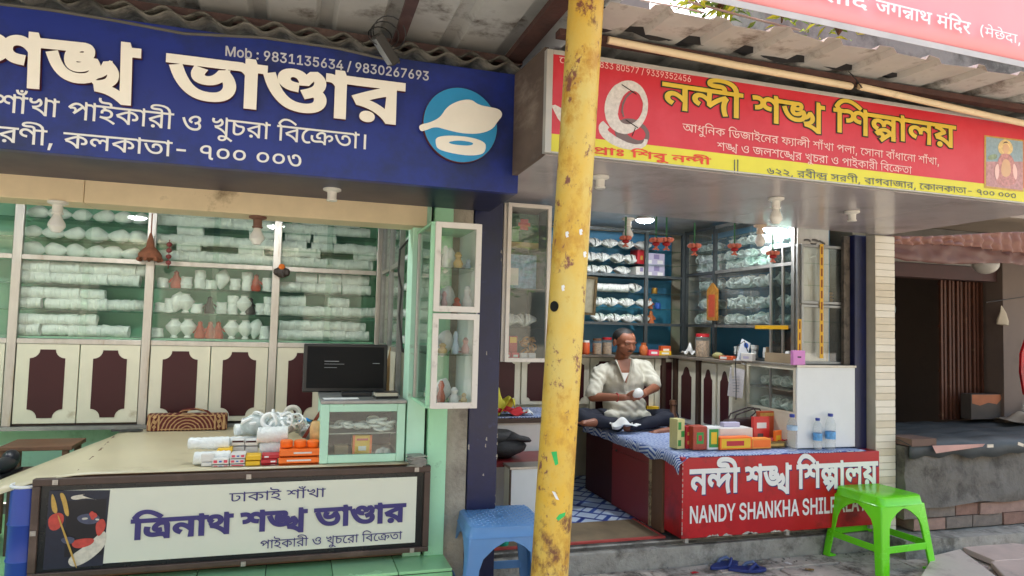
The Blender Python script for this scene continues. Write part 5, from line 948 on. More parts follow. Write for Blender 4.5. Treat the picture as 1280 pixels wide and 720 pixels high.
for x0, x1 in ((-.225, -.212), (-.17, -.16), (.16, .17), (.212, .225)): G().box(x0, -.033, .006, x1, -.0305, .10).build('band', goldw, pb)
for xx in (-.19, .19):
    for k in range(3): g = G(); g.prism([(xx, .012+k*.032), (xx+.013, .026+k*.032), (xx, .040+k*.032), (xx-.013, .026+k*.032)], -.034, -.0312); g.build('diamond_motif', goldw, pb)
for zz in (.008, .094): G().box(-.155, -.033, zz, .155, -.0305, zz+.006).build('band', goldw, pb)
g = G(); g.tube([(-.06, 0, .10), (-.03, 0, .128), (.05, 0, .135), (.11, 0, .12), (.14, 0, .10)], .008, 6); g.build('handle', mat('maroon woven motif', ''), pb, smooth=True)
rag('dark_pouch', 'flat dark grey pouch lying left of the woven bag at counter back', 'pouch', mat('charcoal cloth', '3a3a38', .8), (atY(160, 530, 4.92).x, 4.9, ZT+.002), (.17, .08, .012), 8)
g = G(); g.box(-.08, -.04, 0, .08, .04, .022); o = g.build('tissue_box', dalu, None, (atY(318, 526, 4.85).x, 4.85, ZT), bevel=.008); tag(o, 'small grey tin right of the woven bag at counter back', 'tin')
# ---------------------------------------------------------------- lamps and bulbs
def bulb(px, py, z_top, y, label, glassr=.032, bottom=True, L_=1.0, hm=None):
    p = atY(px, py, y); t = empty('bulb_holder', label, 'bulb', (p.x, y, z_top))
    g = G(); g.lathe([(.0, 0), (.042, 0), (.042, -.010), (.022, -.018), (.021, -.05*L_), (.026, -.052*L_), (.024, -.06*L_), (0, -.06*L_)][::-1], n=16); g.build('holder', hm or holder, t, smooth=True)
    if bottom:
        g = G(); g.lathe([(0, -.06*L_-.085), (.018, -.06*L_-.082), (glassr, -.06*L_-.055), (glassr*.95, -.06*L_-.04), (.02, -.06*L_-.012), (.016, -.06*L_)], n=18); g.build('bulb_glass', bulbw, t, smooth=True)
    return t
bulb(72, 262, 2.02, 3.62, 'frosted bulb hanging under the beige beam at left', .036)
bulb(322, 280, 2.02, 3.66, 'frosted bulb in brown holder under beige beam before the middle bay', .036, hm=mat('brown holder', '6e4a3c', .5))
bulb(415, 243, 2.133, 3.35, 'empty white lamp holder below the blue sign soffit', bottom=False)
bulb(970, 262, 2.233, 3.10, 'frosted bulb below the right shop soffit before the shelves', .034)
bulb(750, 243, 2.233, 3.0, 'white lamp holder under the soffit just right of the yellow pole', bottom=False)
bulb(1065, 273, 2.233, 3.25, 'empty white lamp holder near the right end of the soffit', bottom=False)
bulb(785, 282, 2.23, 4.05, 'frosted bulb at the right shop opening above the seated man', .036)
bulb(950, 298, 2.233, 3.93, 'beige bulb holder against the blue shelves inside the right shop', .034, hm=mat('beige holder', 'c9b39a', .5))
def led(x, y, z, label, s=110, r=.075):
    t = empty('led_lamp', label, 'lamp', (x, y, z)); g = G(); g.lathe([(0, .03), (.055, .03), (r, .012), (r, 0), (r*.9, -.002)][::-1], n=24); g.build('housing', white, t, smooth=True)
    g = G(); g.lathe([(0, -.022), (r*.5, -.02), (r*.8, -.012), (r*.92, -.001)], n=24); g.build('diffuser', emis('lit lamp diffuser %d' % s, (.93, .97, 1), s), t, smooth=True)
p = atY(806, 275, 4.9); led(p.x, 4.9, p.z, 'lit round white lamp above the seated man in the right shop')
p = atY(965, 286, 4.35); led(p.x, 4.35, p.z, 'lit round white lamp before the right wall shelves', r=.07)
led(-1.25, 4.0, 2.30, 'lit lamp under the left shop ceiling at left', 60); led(-.2, 4.0, 2.30, 'lit lamp under the left shop ceiling at right', 60); led(-2.3, 4.0, 2.30, 'lit lamp under the left shop ceiling far left beyond the frame', 60)
# hanging ornaments in the left shop
brn = mat('brown jute ornament', '7d4b34', .8, var=.3, scale=40, bump=.5)
o1 = empty('bell_ornament', 'brown jute bell ornament hanging on the post between left and middle bay', 'ornament', (atY(189, 300, 4.99).x, 4.98, 1.96))
g = G(); g.tube([(0, 0, .22), (0, 0, .08)], .004, 6); g.build('string', brn, o1); g = G(); g.lathe([(.006, .09), (.02, .04), (.026, .0), (.055, -.03), (.07, -.05), (.07, -.075), (.04, -.09), (0, -.09)][::-1], n=14); g.build('bell', brn, o1, smooth=True, jit=.006)
for k in range(7): g = G(); g.ell((.068*math.cos(k*.9), .068*math.sin(k*.9), -.085), (.014, .014, .014), 8); g.build('bead', brn, o1, smooth='all')
o2 = empty('bead_string', 'string of dark red beads hanging right of the jute bell', 'ornament', (atY(211, 318, 4.96).x, 4.96, 1.98)); rb = mat('dark red bead', '6d2120', .4)
for k in range(4): g = G(); g.ell((0, 0, -.04*k), (.018, .012, .016), 9); g.build('bead', rb, o2, smooth='all')
g = G(); g.tube([(0, 0, .03), (0, 0, -.16)], .003, 5); g.build('string', rb, o2)
g = G(); g.ell((0, 0, 0), (.045, .02, .04), 12); g.ell((0, -.01, .035), (.022, .014, .022), 8, 1); g.ell((-.035, -.008, 0), (.02, .012, .026), 8); g.ell((.035, -.008, 0), (.02, .012, .026), 8); g.tube([(0, -.018, .0), (.004, -.026, -.02), (.012, -.022, -.036)], .008, 6)
o = g.build('carved_mask', [mat('dark carved wood', ''), mat('marigold orange', 'd9701c', .7)], None, (atY(352, 343, 4.99).x, 5.0, 1.835), smooth=True, jit=.004); tag(o, 'small dark carved mask on the post right of the middle bay', 'ornament')

for i, (px, py, Y, zl, sc_) in enumerate(((322, 540, 3.98, .10, 1.15), (352, 545, 3.90, .11, 1.1), (392, 540, 3.95, .07, .9))):
    pp = atY(px, py, Y); g = G()
    for k in range(22):
        M_ = Matrix.Rotation(random.uniform(0, 6.28), 3, 'Z') @ Matrix.Rotation(random.uniform(.2, 1.5), 3, 'X'); g.torus((random.gauss(0, .03), random.gauss(0, .02), .045+random.uniform(-.01, .04)), .03, .005, 12, 5, 0, M_, 1.4)
    g.ell((0, 0, .05), (.075, .05, .05), 12, 1); lo = min(v[2] for v in g.v); g.v = [(a*sc_, b*sc_, (c-lo)*sc_) for a, b, c in g.v]
    o = g.build('bangle_bundle', [shellw, mat('crumpled clear bag over shell', 'b9c2bf', .3, var=.2, scale=40)], None, (pp.x, Y, ZT+zl), smooth=True, jit=.006); tag(o, ('left', 'middle', 'right')[i]+' of three bagged bangle bundles heaped behind the cartons on left counter', 'bangles')

SHM = [mat('pale pink ceramic', 'cfa6a2', .4), shellw, mat('pale blue ceramic', 'a9bccb', .4), redfig, mat('pale gold trinket', 'c2a566', .4)]
for si, z in enumerate((1.118, 1.361, 1.586, 1.781)):
    for j, x in enumerate((.635, .69, .75, .805)):
        g = G(); r_ = .018+.004*((j+si) % 3); hh = .05+.03*((j*2+si) % 3); g.lathe([(0, 0), (r_*.8, 0), (r_, hh*.3), (r_*.5, hh*.6), (r_*.75, hh*.8), (r_*.3, hh), (0, hh)], n=10)
        o = g.build('trinket', SHM[(j*3+si) % 5], None, (x, 3.315+.02*(j % 2), z+.001), smooth=True); tag(o, f"small front trinket, {ORD[j]} from left, {ORD[si]} level up in mint showcase", 'trinket')
# ================================================================== RIGHT SHOP
rs = empty('shop_room', 'blue lined bangle shop room on the right where the man sits', 'shop room', (2.3, 5, .16))
room(rs, 1.10, 3.95, 4.14, 5.92, .155, 2.45, mat('dull cream wall', 'b8b09a', .6, var=.08), mat('glossy grey ceiling', '9fa3a6', .18, var=.1), True, True)
# ---- sign box over the shop
rsn = empty('shop_sign', 'red and yellow shop sign box with yellow Bengali name and bangle picture', 'sign', (2.3, 2.7, 2.235))
n0 = lambda x, y, z: Vector((x, y, z))-rsn.location
RX0, RX1, RZ0, RZ1 = .968, 4.05, 2.238, 2.685
redsign = mat('red flex print', 'c62834', .32, var=.07, scale=1.2, dirt='cf3d48', dirt_amt=.5, dirt_scale=.9)  # dirt tone here is only a paler red, in broad patches
yelsign = mat('yellow flex print', 'd8cf3a', .35, var=.05)
yt = 2.322
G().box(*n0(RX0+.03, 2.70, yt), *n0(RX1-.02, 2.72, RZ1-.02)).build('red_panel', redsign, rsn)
G().box(*n0(RX0+.03, 2.70, RZ0+.008), *n0(RX1-.02, 2.72, yt-.0005)).build('yellow_band', yelsign, rsn)
for a, b2 in (((RX0, RZ0), (RX0+.029, RZ1)), ((RX1-.019, RZ0), (RX1, RZ1)), ((RX0+.0295, RZ1-.0195), (RX1-.0195, RZ1)), ((RX0+.0295, RZ0), (RX1-.0195, RZ0+.0075))):
    G().box(*n0(a[0], 2.6965, a[1]), *n0(b2[0], 2.73, b2[1])).build('frame', mat('pale aluminium channel', 'b9b6ae', .4, metal=.3, var=.08), rsn, bevel=.002)
brownside = mat('stained brown board', '5f5046', .7, var=.3, scale=8, dirt='8a7d70', dirt_amt=.4, stretch=(1, .4, 1), bump=.2)
g = G(); g.add([n0(*q_) for q_ in ((RX0+.002, 2.731, RZ0), (RX0-.02, 3.09, RZ0-.02), (RX0-.02, 3.09, RZ1+.02), (RX0+.002, 2.731, RZ1+.02), (RX0+.02, 2.731, RZ0), (RX0+.005, 3.09, RZ0-.02), (RX0+.005, 3.09, RZ1+.02), (RX0+.02, 2.731, RZ1+.02))], [(0, 1, 2, 3), (4, 7, 6, 5), (0, 4, 5, 1), (1, 5, 6, 2), (2, 6, 7, 3), (0, 3, 7, 4)])
g.build('side_panel', brownside, rsn)
G().box(*n0(RX0+.02, 2.731, RZ1+.0), *n0(RX1-.01, 3.9, RZ1+.012)).build('top_sheet', dark, rsn)
sof = mat('glossy grey soffit sheet', 'b4acac', .2, var=.06, scale=2, dirt='9a9292', dirt_amt=.42, dirt_scale=1.5)
for i, (x0, x1) in enumerate(((.985, 1.78), (1.782, 2.62), (2.622, 3.40), (3.402, 4.045))):
    G().box(*n0(x0, 2.731, RZ0-.003), *n0(x1, 3.93, RZ0+.004)).build('soffit_panel', sof, rsn)
darkol = mat('dark green outline ink', '25301f', .5); ylet = mat('mustard yellow print', 'd6b63c', .4)
rp = mat('pale rose print', 'e8c4bc', .5, var=.03); graypr = mat('slate grey print', '4e5a63', .5)
put_text('nb', (829, 103.5), (1193, 158.5), (829, 134.5), 2.7, ylet, rsn, off=.018, z=.004, ol=.05, olm=darkol, each=True)
put_text('mo', (699, 71), (724, 74.5), (699, 78.5), 2.7, rp, rsn)
put_text('ph', (743, 75.5), (864, 95.5), (743, 83.5), 2.7, rp, rsn, hf=.727)
put_text('r1', (853, 154.5), (1174, 198.5), (853, 164), 2.7, rp, rsn); put_text('r2', (896, 178), (1139, 209), (896, 187.5), 2.7, rp, rsn)
put_text('pr', (728, 182.5), (888, 198.5), (728, 190.5), 2.7, mat('red orange print', 'd8432f', .5), rsn, off=.02)
put_text('ad', (958, 209.5), (1270, 241.5), (958, 217.5), 2.7, graypr, rsn, off=.0)
for px in (918, 922): p = atY(px, 209, 2.7); G().box(*n0(p.x-.002, 2.697, p.z-.03), *n0(p.x+.002, 2.6992, p.z+.035)).build('bar_mark', graypr, rsn)
# printed bangles on the red panel
ptc = mat('printed shell white', 'cfc9c2', .4, var=.18, scale=60); pshade = mat('printed grey shade', '6e5a58', .4, var=.1)
def ring_print(cx, cy, rx, ry, th, rot, z_, m, a0=0, a1=360, n=40, nm='printed_bangle'):
    c = atY(cx, cy, 2.7); s_ = (atY(cx+10, cy, 2.7)-c).x/10; V = []; F = []
    full = abs(a1-a0) >= 360
    for i in range(n+1):
        a = R(a0+(a1-a0)*i/n)
        for q_ in (1, 0):
            w_ = th*(1+.45*math.cos(a-R(200)))*(q_)
            x, y = (rx-w_)*math.cos(a), (ry-w_)*math.sin(a); jit_ = .6*noise.noise(Vector((math.cos(a)*6, math.sin(a)*6, q_*3+cx)))
            x += jit_*math.cos(a); y += jit_*math.sin(a)
            X = x*math.cos(R(rot))-y*math.sin(R(rot)); Y_ = x*math.sin(R(rot))+y*math.cos(R(rot))
            V.append((c.x+X*s_-rsn.location.x, -z_, c.z+Y_*s_-rsn.location.z))
    for i in range(n): F.append((2*i, 2*i+1, 2*i+3, 2*i+2))
    G().add(V, F).build(nm, m, rsn, clean=False)
ring_print(790, 166, 22, 16, 9, -8, .0008, pshade); ring_print(783, 134, 26, 32, 12, -25, .0016, ptc); ring_print(791, 133, 13, 19, 1.5, -25, .0022, pshade, 120, 250)
ring_print(779, 168, 31, 16, 8, -10, .0012, ptc, 150, 370)
g = G(); pp = [(atY(x, y, 2.7)-rsn.location) for x, y in ((689, 132), (694, 131), (703, 136), (712, 150), (720, 165), (706, 160), (697, 148))]; g.add([(v.x, -.0012, v.z) for v in pp], [tuple(range(7))]); g.build('printed_conch', ptc, rsn, clean=False)
for a, b2 in (((777, 106), (795, 118)), ((782, 150), (797, 160)), ((794, 160), (790, 170))):
    p, q_ = atY(*a, 2.7)-rsn.location, atY(*b2, 2.7)-rsn.location; g = G(); g.tube([(p.x, -.003, p.z), (q_.x, -.003, q_.z)], .002, 5); g.build('printed_thread', dark, rsn)
# small portrait picture at the right end
pc = [(atY(x, y, 2.7)-rsn.location) for x, y in ((1230, 169), (1279, 175), (1279, 240), (1230, 235))]
def pface(pts, m, y_, nm='picture_shape'): G().add([(v.x, y_, v.z) for v in pts], [tuple(range(len(pts)))]).build(nm, m, rsn, clean=False)
pface(pc, goldp, -.0016, 'picture_frame'); 
pl2 = lambda pts: [(atY(960+x/2.572, y/2.572, 2.7)-rsn.location) for x, y in pts]
pface(pl2([(700, 440), (818, 455), (818, 612), (700, 598)]), mat('dusty blue print', '8fa6ae', .4, var=.15, scale=60), -.0022, 'picture_ground')
pface(pl2([(700, 520), (818, 520), (818, 612), (700, 598)]), mat('dusty rose print', 'b88c8c', .4, var=.25, scale=50), -.0028)
for pts, m_, d_ in (([(738, 462), (760, 444), (784, 462), (786, 490), (762, 504), (738, 490)], mat('pale gold print', 'e0c58a', .4, var=.2, scale=60), .0033), ([(742, 500), (760, 492), (782, 500), (796, 540), (800, 590), (760, 602), (730, 590), (732, 540)], mat('faded rose robe print', 'c08a86', .4, var=.3, scale=70), .0037),
  ([(752, 468), (762, 462), (773, 470), (772, 488), (762, 496), (753, 488)], mat('warm tan print', 'd8b08a', .4, var=.1), .0041), ([(750, 520), (762, 510), (776, 520), (780, 560), (762, 572), (746, 560)], mat('warm tan print', ''), .0041), ([(724, 545), (738, 520), (742, 560), (732, 585)], mat('pale rose print', ''), .0045), ([(786, 520), (800, 545), (796, 585), (784, 560)], mat('pale rose print', ''), .0045),
  ([(750, 466), (762, 452), (775, 466), (768, 460), (757, 460)], mat('dark print', '5b4a48', .4, var=.3, scale=60), .0045), ([(705, 500), (735, 494), (735, 512), (705, 516)], mat('grey green print', '8a9b80', .5, var=.3, scale=60), .0030)):
    pface(pl2(chaik(pts)), m_, -d_)
# ---- shelves: back wall (Y 5.6) and right wall (X 3.42)
bs = empty('glass_cabinet', 'dark framed blue shelving on the back wall behind the seated man', 'display cabinet', (2.3, 5.6, .7))
q_ = lambda x, y, z: Vector((x, y, z))-bs.location
B = lambda nm, a, c, m, **k: G().box(*(Vector(a)-CUR.location), *(Vector(c)-CUR.location)).build(nm, m, CUR, **k)
CUR = bs
dsteel = mat('dark steel shelf edge', '4d5355', .4, metal=.5, var=.15, scale=20)
B('back_panel', (1.14, 5.88, 1.29), (3.44, 5.9, 2.42), blue_in)
for x in (1.16, 1.78, 2.40, 3.02, 3.40): B('post', (x-.015, 5.592, 1.30), (x+.015, 5.62, 2.41), dsteel)
RAILZ = (1.555, 1.99, 2.40)
for i, (xa, xb) in enumerate(((1.176, 1.764), (1.796, 2.384), (2.416, 3.004), (3.036, 3.384))):
    for z in RAILZ: B('rail', (xa, 5.595, z-.012), (xb, 5.615, z+.012), dsteel)
    for z in (1.70, 1.84, 2.105, 2.235): B('shelf', (xa, 5.62, z-.007), (xb, 5.878, z), shelfglass)
    for z in (1.555, 1.99): B('shelf_board', (xa, 5.622, z-.01), (xb, 5.878, z+.002), dsteel)
rw = empty('glass_cabinet', 'glass fronted blue shelving full of wrapped bangles along right wall', 'display cabinet', (3.43, 4.9, .7)); CUR = rw
B('back_panel', (3.70, 4.12, 1.29), (3.72, 5.60, 2.42), blue_in)
B('end_panel', (3.425, 4.105, 1.29), (3.70, 4.118, 2.42), alu)
for y_ in (5.585, 5.13, 4.14): B('post', (3.412, y_-.016, 1.29), (3.44, y_+.016, 2.42), alu if y_ < 5 else dsteel)
for ya, yb in ((4.157, 5.113), (5.147, 5.568)):
    for z in (1.555, 2.015, 2.405): B('rail', (3.414, ya, z-.012), (3.438, yb, z+.012), alu if ya < 5 else dsteel)
    for z in (1.70, 1.865, 2.11, 2.215, 2.31): B('shelf', (3.445, ya, z-.007), (3.698, yb, z), shelfglass)
    for z in (1.30, 1.555, 2.015): B('shelf_board', (3.446, ya, z-.008), (3.698, yb, z+.002), dsteel)
    m_ = (ya+yb)/2
    for z0, z1 in ((1.572, 1.998), (2.032, 2.39)): B('glass_pane', (3.421, ya, z0), (3.424, m_+.01, z1), hazy); B('glass_pane', (3.428, m_-.01, z0), (3.431, yb, z1), hazy)
# lower cupboards with arched maroon panels
lc = empty('cupboard', 'cream cupboards with arched maroon panels below the right wall shelves', 'cupboard', (3.2, 4.9, .7)); CUR = lc
B('ledge_top', (3.15, 4.58, 1.268), (3.41, 5.60, 1.285), mat('grey brown ledge top', '6f665c', .35, var=.12)); B('body', (3.225, 4.59, .705), (3.40, 5.60, 1.262), cream)
def arch(w_, h_):
    s = [(-w_/2, 0)]; s += [(-w_/2+.008, -.01), (w_/2-.008, -.01), (w_/2, 0), (w_/2, h_*.80)]
    for k in range(7): a = R(180*k/6-0); s.append((w_*.30*math.cos(a) if 0 < k < 6 else (w_*.36 if k == 0 else -w_*.36), h_*.84+h_*.16*math.sin(a)))
    s.append((-w_/2, h_*.80)); return s
def arched_door(par, pos, rz, w_, h_=.43, dh=.53):
    g = G(); g.box(-w_/2, 0, 0, w_/2, .018, dh); d = g.build('door', cream, par, loc=Vector(pos)-par.location, rot=(0, 0, rz), bevel=.002)
    g = G(); g.prism([(a, b+.05) for a, b in arch(w_*.58, h_)], -.004, .001); g.build('panel', maroon, d)
for y_, w_ in ((5.50, .14), (5.205, .27), (4.88, .20), (4.655, .19)): arched_door(lc, (3.205, y_, .72), R(-90), w_)
for y_ in (5.385, 5.02): B('post', (3.19, y_-.022, .705), (3.222, y_+.022, 1.262), darkwood)
lb = empty('cupboard', 'cream cupboards with maroon panels along the back wall of right shop', 'cupboard', (2.2, 5.45, .7)); CUR = lb
B('ledge_top', (1.14, 5.40, 1.262), (3.14, 5.60, 1.28), mat('grey brown ledge top', '')); B('body', (1.14, 5.475, .705), (3.14, 5.60, 1.26), cream)
xx = 1.18
while xx < 3.05: door(lb, xx, xx+.30, .86 if xx < 2.3 else .73, 1.255, 5.45, (.05, .03), .03); xx += .31
B('post', (3.10, 5.43, .72), (3.135, 5.449, 1.26), darkwood)
# bundles
def fan_mesh(seed, n=13, rr=.032):
    r_ = random.Random(seed); g = G()
    for i in range(n):
        a = -1.25+2.5*i/(n-1)+r_.uniform(-.06, .06); M_ = Matrix.Rotation(a, 3, 'Y') @ Matrix.Rotation(R(90)+r_.uniform(-.12, .12), 3, 'X') @ Matrix.Rotation(R(0), 3, 'Z')
        M_ = Matrix.Rotation(a*.9, 3, 'Y') @ Matrix.Rotation(R(90), 3, 'Y')
        g.torus((math.sin(a)*.045, r_.uniform(-.01, .01), .036+.012*math.cos(a)), rr, .0042, 14, 5, 0, M_, 1.4)
    lo = min(v[2] for v in g.v); g.v = [(a, b, c-lo) for a, b, c in g.v]
    return g.mesh('bangle_fan', shellg, smooth=True, clean=False)
FAN = [fan_mesh(i) for i in range(3)]
def lump_mesh(seed):
    r_ = random.Random(seed); g = G()
    for i in range(20):
        M_ = Matrix.Rotation(r_.uniform(0, 6.28), 3, 'Z') @ Matrix.Rotation(r_.uniform(.2, 1.5), 3, 'X'); x = r_.gauss(0, .026)
        g.torus((x, r_.gauss(0, .02), .045+r_.uniform(-.012, .03)*(1-abs(x)*12)), .03, .0045, 12, 5, 0, M_, 1.4)
    g.ell((0, 0, .045), (.07, .045, .042), 12, 1)
    lo = min(v[2] for v in g.v); g.v = [(a, b, (c-lo)) for a, b, c in g.v]
    me = g.mesh('bangle_bundle', [shellg, mat('crumpled clear bag over shell', 'aab3b0', .3, var=.2, scale=40)], smooth=True, clean=False)
    for v in me.vertices: v.co += noise.noise_vector(v.co*30+Vector((seed, 0, 0)))*.004
    return me
LUMP = [lump_mesh(i) for i in range(4)]
def ordname(i): return ORD[i]
for si, (z, pxs) in enumerate(((1.70+.002, (748, 764, 784, 806)), (1.557, (750, 768, 786, 803)), (1.842, (793,)), (2.105, (738, 752, 772, 789)), (1.992, (740, 756, 778)), (2.237, (742, 762, 783, 804)))):
    nm_ = ('fourth', 'lowest', 'third', 'upper', 'second', 'topmost')[si]
    for j, px in enumerate(pxs):
        pp = atY(px, 360, 5.7); o = inst('bangle_fan', FAN[j % 3], None, (pp.x, 5.72, z+.002), (0, 0, random.uniform(-.3, .3)), (1.15, 1.15, 1.25)); tag(o, f"fanned bunch of bangles, {ORD[j]} from left on {nm_} shelf behind the man", 'bangles', 'fanned bangle bunches on the back wall')
for j, px in enumerate((753, 775)):
    pp = atY(px, 358, 5.7); o = inst('bangle_roll', ROLL[3], None, (pp.x, 5.72, 1.842+.04), (1, 0, 0), (.9, 1.2, 1.2)); tag(o, f"thick white bangle roll, {ORD[j]} from left on third shelf behind the man", 'bangle roll')
for x0, y0, x1, y1, l_, m_ in ((808, 314, 831, 327, 'lavender flower print carton, upper one right above the man', lilac), (808, 332, 831, 346, 'lavender flower print carton, lower one right above the man', lilac), (797, 310, 807, 327, 'dark red box with gold mark beside the lavender cartons', redc), (795, 334, 807.5, 345.5, 'pale lavender carton end standing on the second shelf behind the man', wc)):
    a = atY(x0, y1, 5.66); b = atY(x1, y0, 5.66); zz = 2.107 if y1 < 330 else 1.994
    boxy('carton', l_, 'box', ((a.x+b.x)/2, 5.66, zz), (b.x-a.x, .15, b.z-a.z), m_, [(.35, .3, .65, .6, goldp)] if m_ is redc else [(.05, .1, .3, .4, white), (.4, .5, .7, .9, mat('violet print', '8d82ad', .5)), (.6, .1, .9, .4, white)])
for x, y, l_, m_ in ((818, 365, 'small gold tin on the third shelf right of the bangle bunch', mat('brass tin', 'a8823a', .35, metal=.6)), (822, 384, 'small blue tin on the fourth shelf behind the man', bluep)):
    p = atY(x, y, 5.7); g = G(); g.lathe([(0, 0), (.026, 0), (.028, .003), (.028, .05), (.022, .056), (0, .056)], n=14); o = g.build('tin', m_, None, (p.x, 5.7, 1.842 if y < 370 else 1.703), smooth=True); tag(o, l_, 'tin')
def figure(x, z, y_, m_, l_, s=1):
    g = G(); g.lathe([(.028, 0), (.03, .01), (.02, .035), (.024, .06), (.014, .08), (.016, .095), (.008, .108), (0, .112)], n=10); g.tube([(-.02, 0, .07), (-.034, -.01, .045), (-.012, -.022, .04)], .006, 6); g.tube([(.02, 0, .07), (.034, -.01, .045), (.012, -.022, .04)], .006, 6)
    g.v = [(a*s, b*s, c*s) for a, b, c in g.v]; o = g.build('clay_figurine', m_, None, (x, y_, z), smooth=True); tag(o, l_, 'figurine')
terra = mat('orange terracotta', 'b5602f', .6, var=.2, scale=30)
p = atY(815, 390, 5.7); figure(p.x, 1.557, 5.72, terra, 'orange terracotta figurine on the lowest shelf right of the bangle bunches', 1.15); figure(p.x-.01, 1.702, 5.72, terra, 'orange terracotta figurine on the shelf above the other one', .9)
for si, z in enumerate((1.557, 1.70, 1.865, 2.017, 2.11, 2.215)):
    nm_ = ('lowest', 'fifth', 'fourth', 'third', 'second', 'top')[si]
    far = (5.24, 5.36, 5.49); near = (4.24, 4.36, 4.49, 4.62, 4.76, 4.90, 5.03)
    for j, y_ in enumerate(far):
        o = inst('bangle_bundle', LUMP[(j+si) % 4], None, (3.55+random.uniform(-.02, .02), y_+random.uniform(-.02, .02), z+.002), (0, 0, R(90)+random.uniform(-.4, .4)), (1.05, 1.05, random.uniform(1.0, 1.2)*(1 if si < 4 else .8))); tag(o, f"bagged bangle heap, {ORD[j]} from bay post, {nm_} shelf, far right wall bay", 'bangles', 'bagged bangle heaps on the right wall')
    for j, y_ in enumerate(near):
        s_ = random.uniform(1.0, 1.25) if si < 4 else .92
        o = inst('bangle_bundle', LUMP[(j+si*2) % 4], None, (3.54+random.uniform(-.02, .02), y_+random.uniform(-.02, .02), z+.002), (0, 0, R(90)+random.uniform(-.4, .4)), (s_, s_, s_)); tag(o, f"bagged bangle heap, {ORD[j]} from street end, {nm_} shelf, near right wall bay", 'bangles', 'bagged bangle heaps on the right wall')
for i in range(3): o = inst('bangle_roll', STACK[(2, 3, 1)[i]], None, (3.55, (4.98, 4.75, 4.6)[i], 1.302+.05), (0, R(90), 0)); tag(o, ('left', 'middle', 'right')[i]+' upright bangle stack under the lowest rail of right wall shelves', 'bangle stack')
# yellow tapes
tape = mat('yellow printed tape', 'd9a514', .45, var=.06); tprint = mat('brown tape print', '7a3d14', .6)
def tapeobj(a, b2, label, y0=None, X=None):
    t = empty('yellow_tape', label, 'tape', ((a[0]+b2[0])/2, (a[1]+b2[1])/2, a[2])); G().box(*(Vector(a)-t.location), *(Vector(b2)-t.location)).build('strip', tape, t); return t
# glass case at the right of the opening
gc = showcase('glass_showcase', 'tall narrow glass case with yellow tape above the white chest', 3.415, 3.835, 4.09, 4.40, 1.292, 2.15, [1.72], dalu, dalu, [1.45, 1.60, 1.86, 2.02], mat('grey mirror back', '5c6260', .15, metal=.6, var=.3, scale=6), fw=.018)
for y0 in (3.70,): pass
gq = lambda x, y, z: (x, y, z)
pA_, pB_ = atY(1028, 305, 4.06), atY(1024, 448, 4.06)
tp = empty('yellow_tape', 'long vertical yellow printed tape on the tall glass case', 'tape', (pA_.x, 4.062, pB_.z)); G().box(-.02, 0, 0, .012, .002, pA_.z-pB_.z).build('strip', tape, tp)
for k in range(10): G().box(-.010, -.0012, .03+k*.08, .003, -.0004, .085+k*.08).build('print_mark', tprint, tp)
tp = empty('yellow_tape', 'short vertical yellow tape left of the tall glass case', 'tape', (3.42, 4.07, 1.36)); G().box(-.02, 0, 0, .012, .002, .25).build('strip', tape, tp)
for k in range(3): G().box(-.008, -.0012, .02+k*.08, .003, -.0004, .075+k*.08).build('print_mark', tprint, tp)
tp = empty('yellow_tape', 'horizontal yellow tape on the rail of the right wall shelves', 'tape', (3.408, 4.2, 1.535)); G().box(0, -.02, 0, .002, .36, .028).build('strip', tape, tp)
for i, (x, z) in enumerate(((3.50, 1.722), (3.56, 1.722), (3.66, 1.722), (3.72, 1.722), (3.78, 1.722))):
    g = G(); 
    for k in range(4): g.torus((0, 0, .008+k*.022), .027, .010, 16, 6)
    o = g.build('bangle_stack', mat('golden bangle', 'b98a4a', .35, metal=.4, var=.2, scale=20), None, (x, 4.2, 1.735), smooth=True); tag(o, f"golden bangle stack, {ORD[i]} from left in the middle of the tall glass case", 'bangle stack')
for i, (x, z) in enumerate(((3.52, 1.862), (3.66, 1.862), (3.56, 2.022), (3.72, 2.022), (3.55, 1.452), (3.70, 1.306))):
    o = inst('bangle_fan', FAN[i % 3], None, (x, 4.22, z), (0, 0, .2*i), (1.1,)*3); tag(o, f"bunch of dull bangles, {ORD[i]} counted downwards in the tall glass case at right", 'bangles')
bpile('bundle_on_top', 'grey cloth bundle on top of the tall glass case under soffit', 'bundle', (3.58, 4.15, 2.153), 10, (.10, .03), .035, mat('grey dusty cloth', '6b6863', .9), seed=12, flat=True, h=.015)
# white chest
wch = empty('chest', 'white chest with small glass doors standing on the cloth covered bench', 'cabinet', (3.58, 4.28, .712)); CUR = wch
B('front_panel', (3.335, 3.995, .715), (3.83, 4.01, 1.272), mat('clean white laminate', (.70, .72, .72), .35, var=.03)); B('top_panel', (3.325, 3.985, 1.273), (3.835, 4.575, 1.288), alu); B('side_panel', (3.815, 4.011, .715), (3.83, 4.57, 1.272), white); B('back_panel', (3.345, 4.56, .715), (3.814, 4.575, 1.272), white)
B('base_board', (3.335, 4.011, .715), (3.35, 4.559, .94), cream); B('bottom_panel', (3.351, 4.011, .93), (3.814, 4.559, .942), white)
for y0, y1 in ((4.012, 4.035), (4.535, 4.558)): B('frame', (3.333, y0, .941), (3.35, y1, 1.272), cream)
B('frame', (3.333, 4.036, .941), (3.35, 4.534, .958), cream); B('frame', (3.333, 4.036, 1.25), (3.35, 4.534, 1.272), cream); B('frame', (3.334, 4.28, .959), (3.348, 4.29, 1.249), dalu)
B('shelf', (3.352, 4.02, 1.098), (3.80, 4.55, 1.104), dalu)
B('glass_pane', (3.340, 4.036, .959), (3.343, 4.279, 1.249), glass); B('glass_pane', (3.345, 4.291, .959), (3.348, 4.534, 1.249), glass)
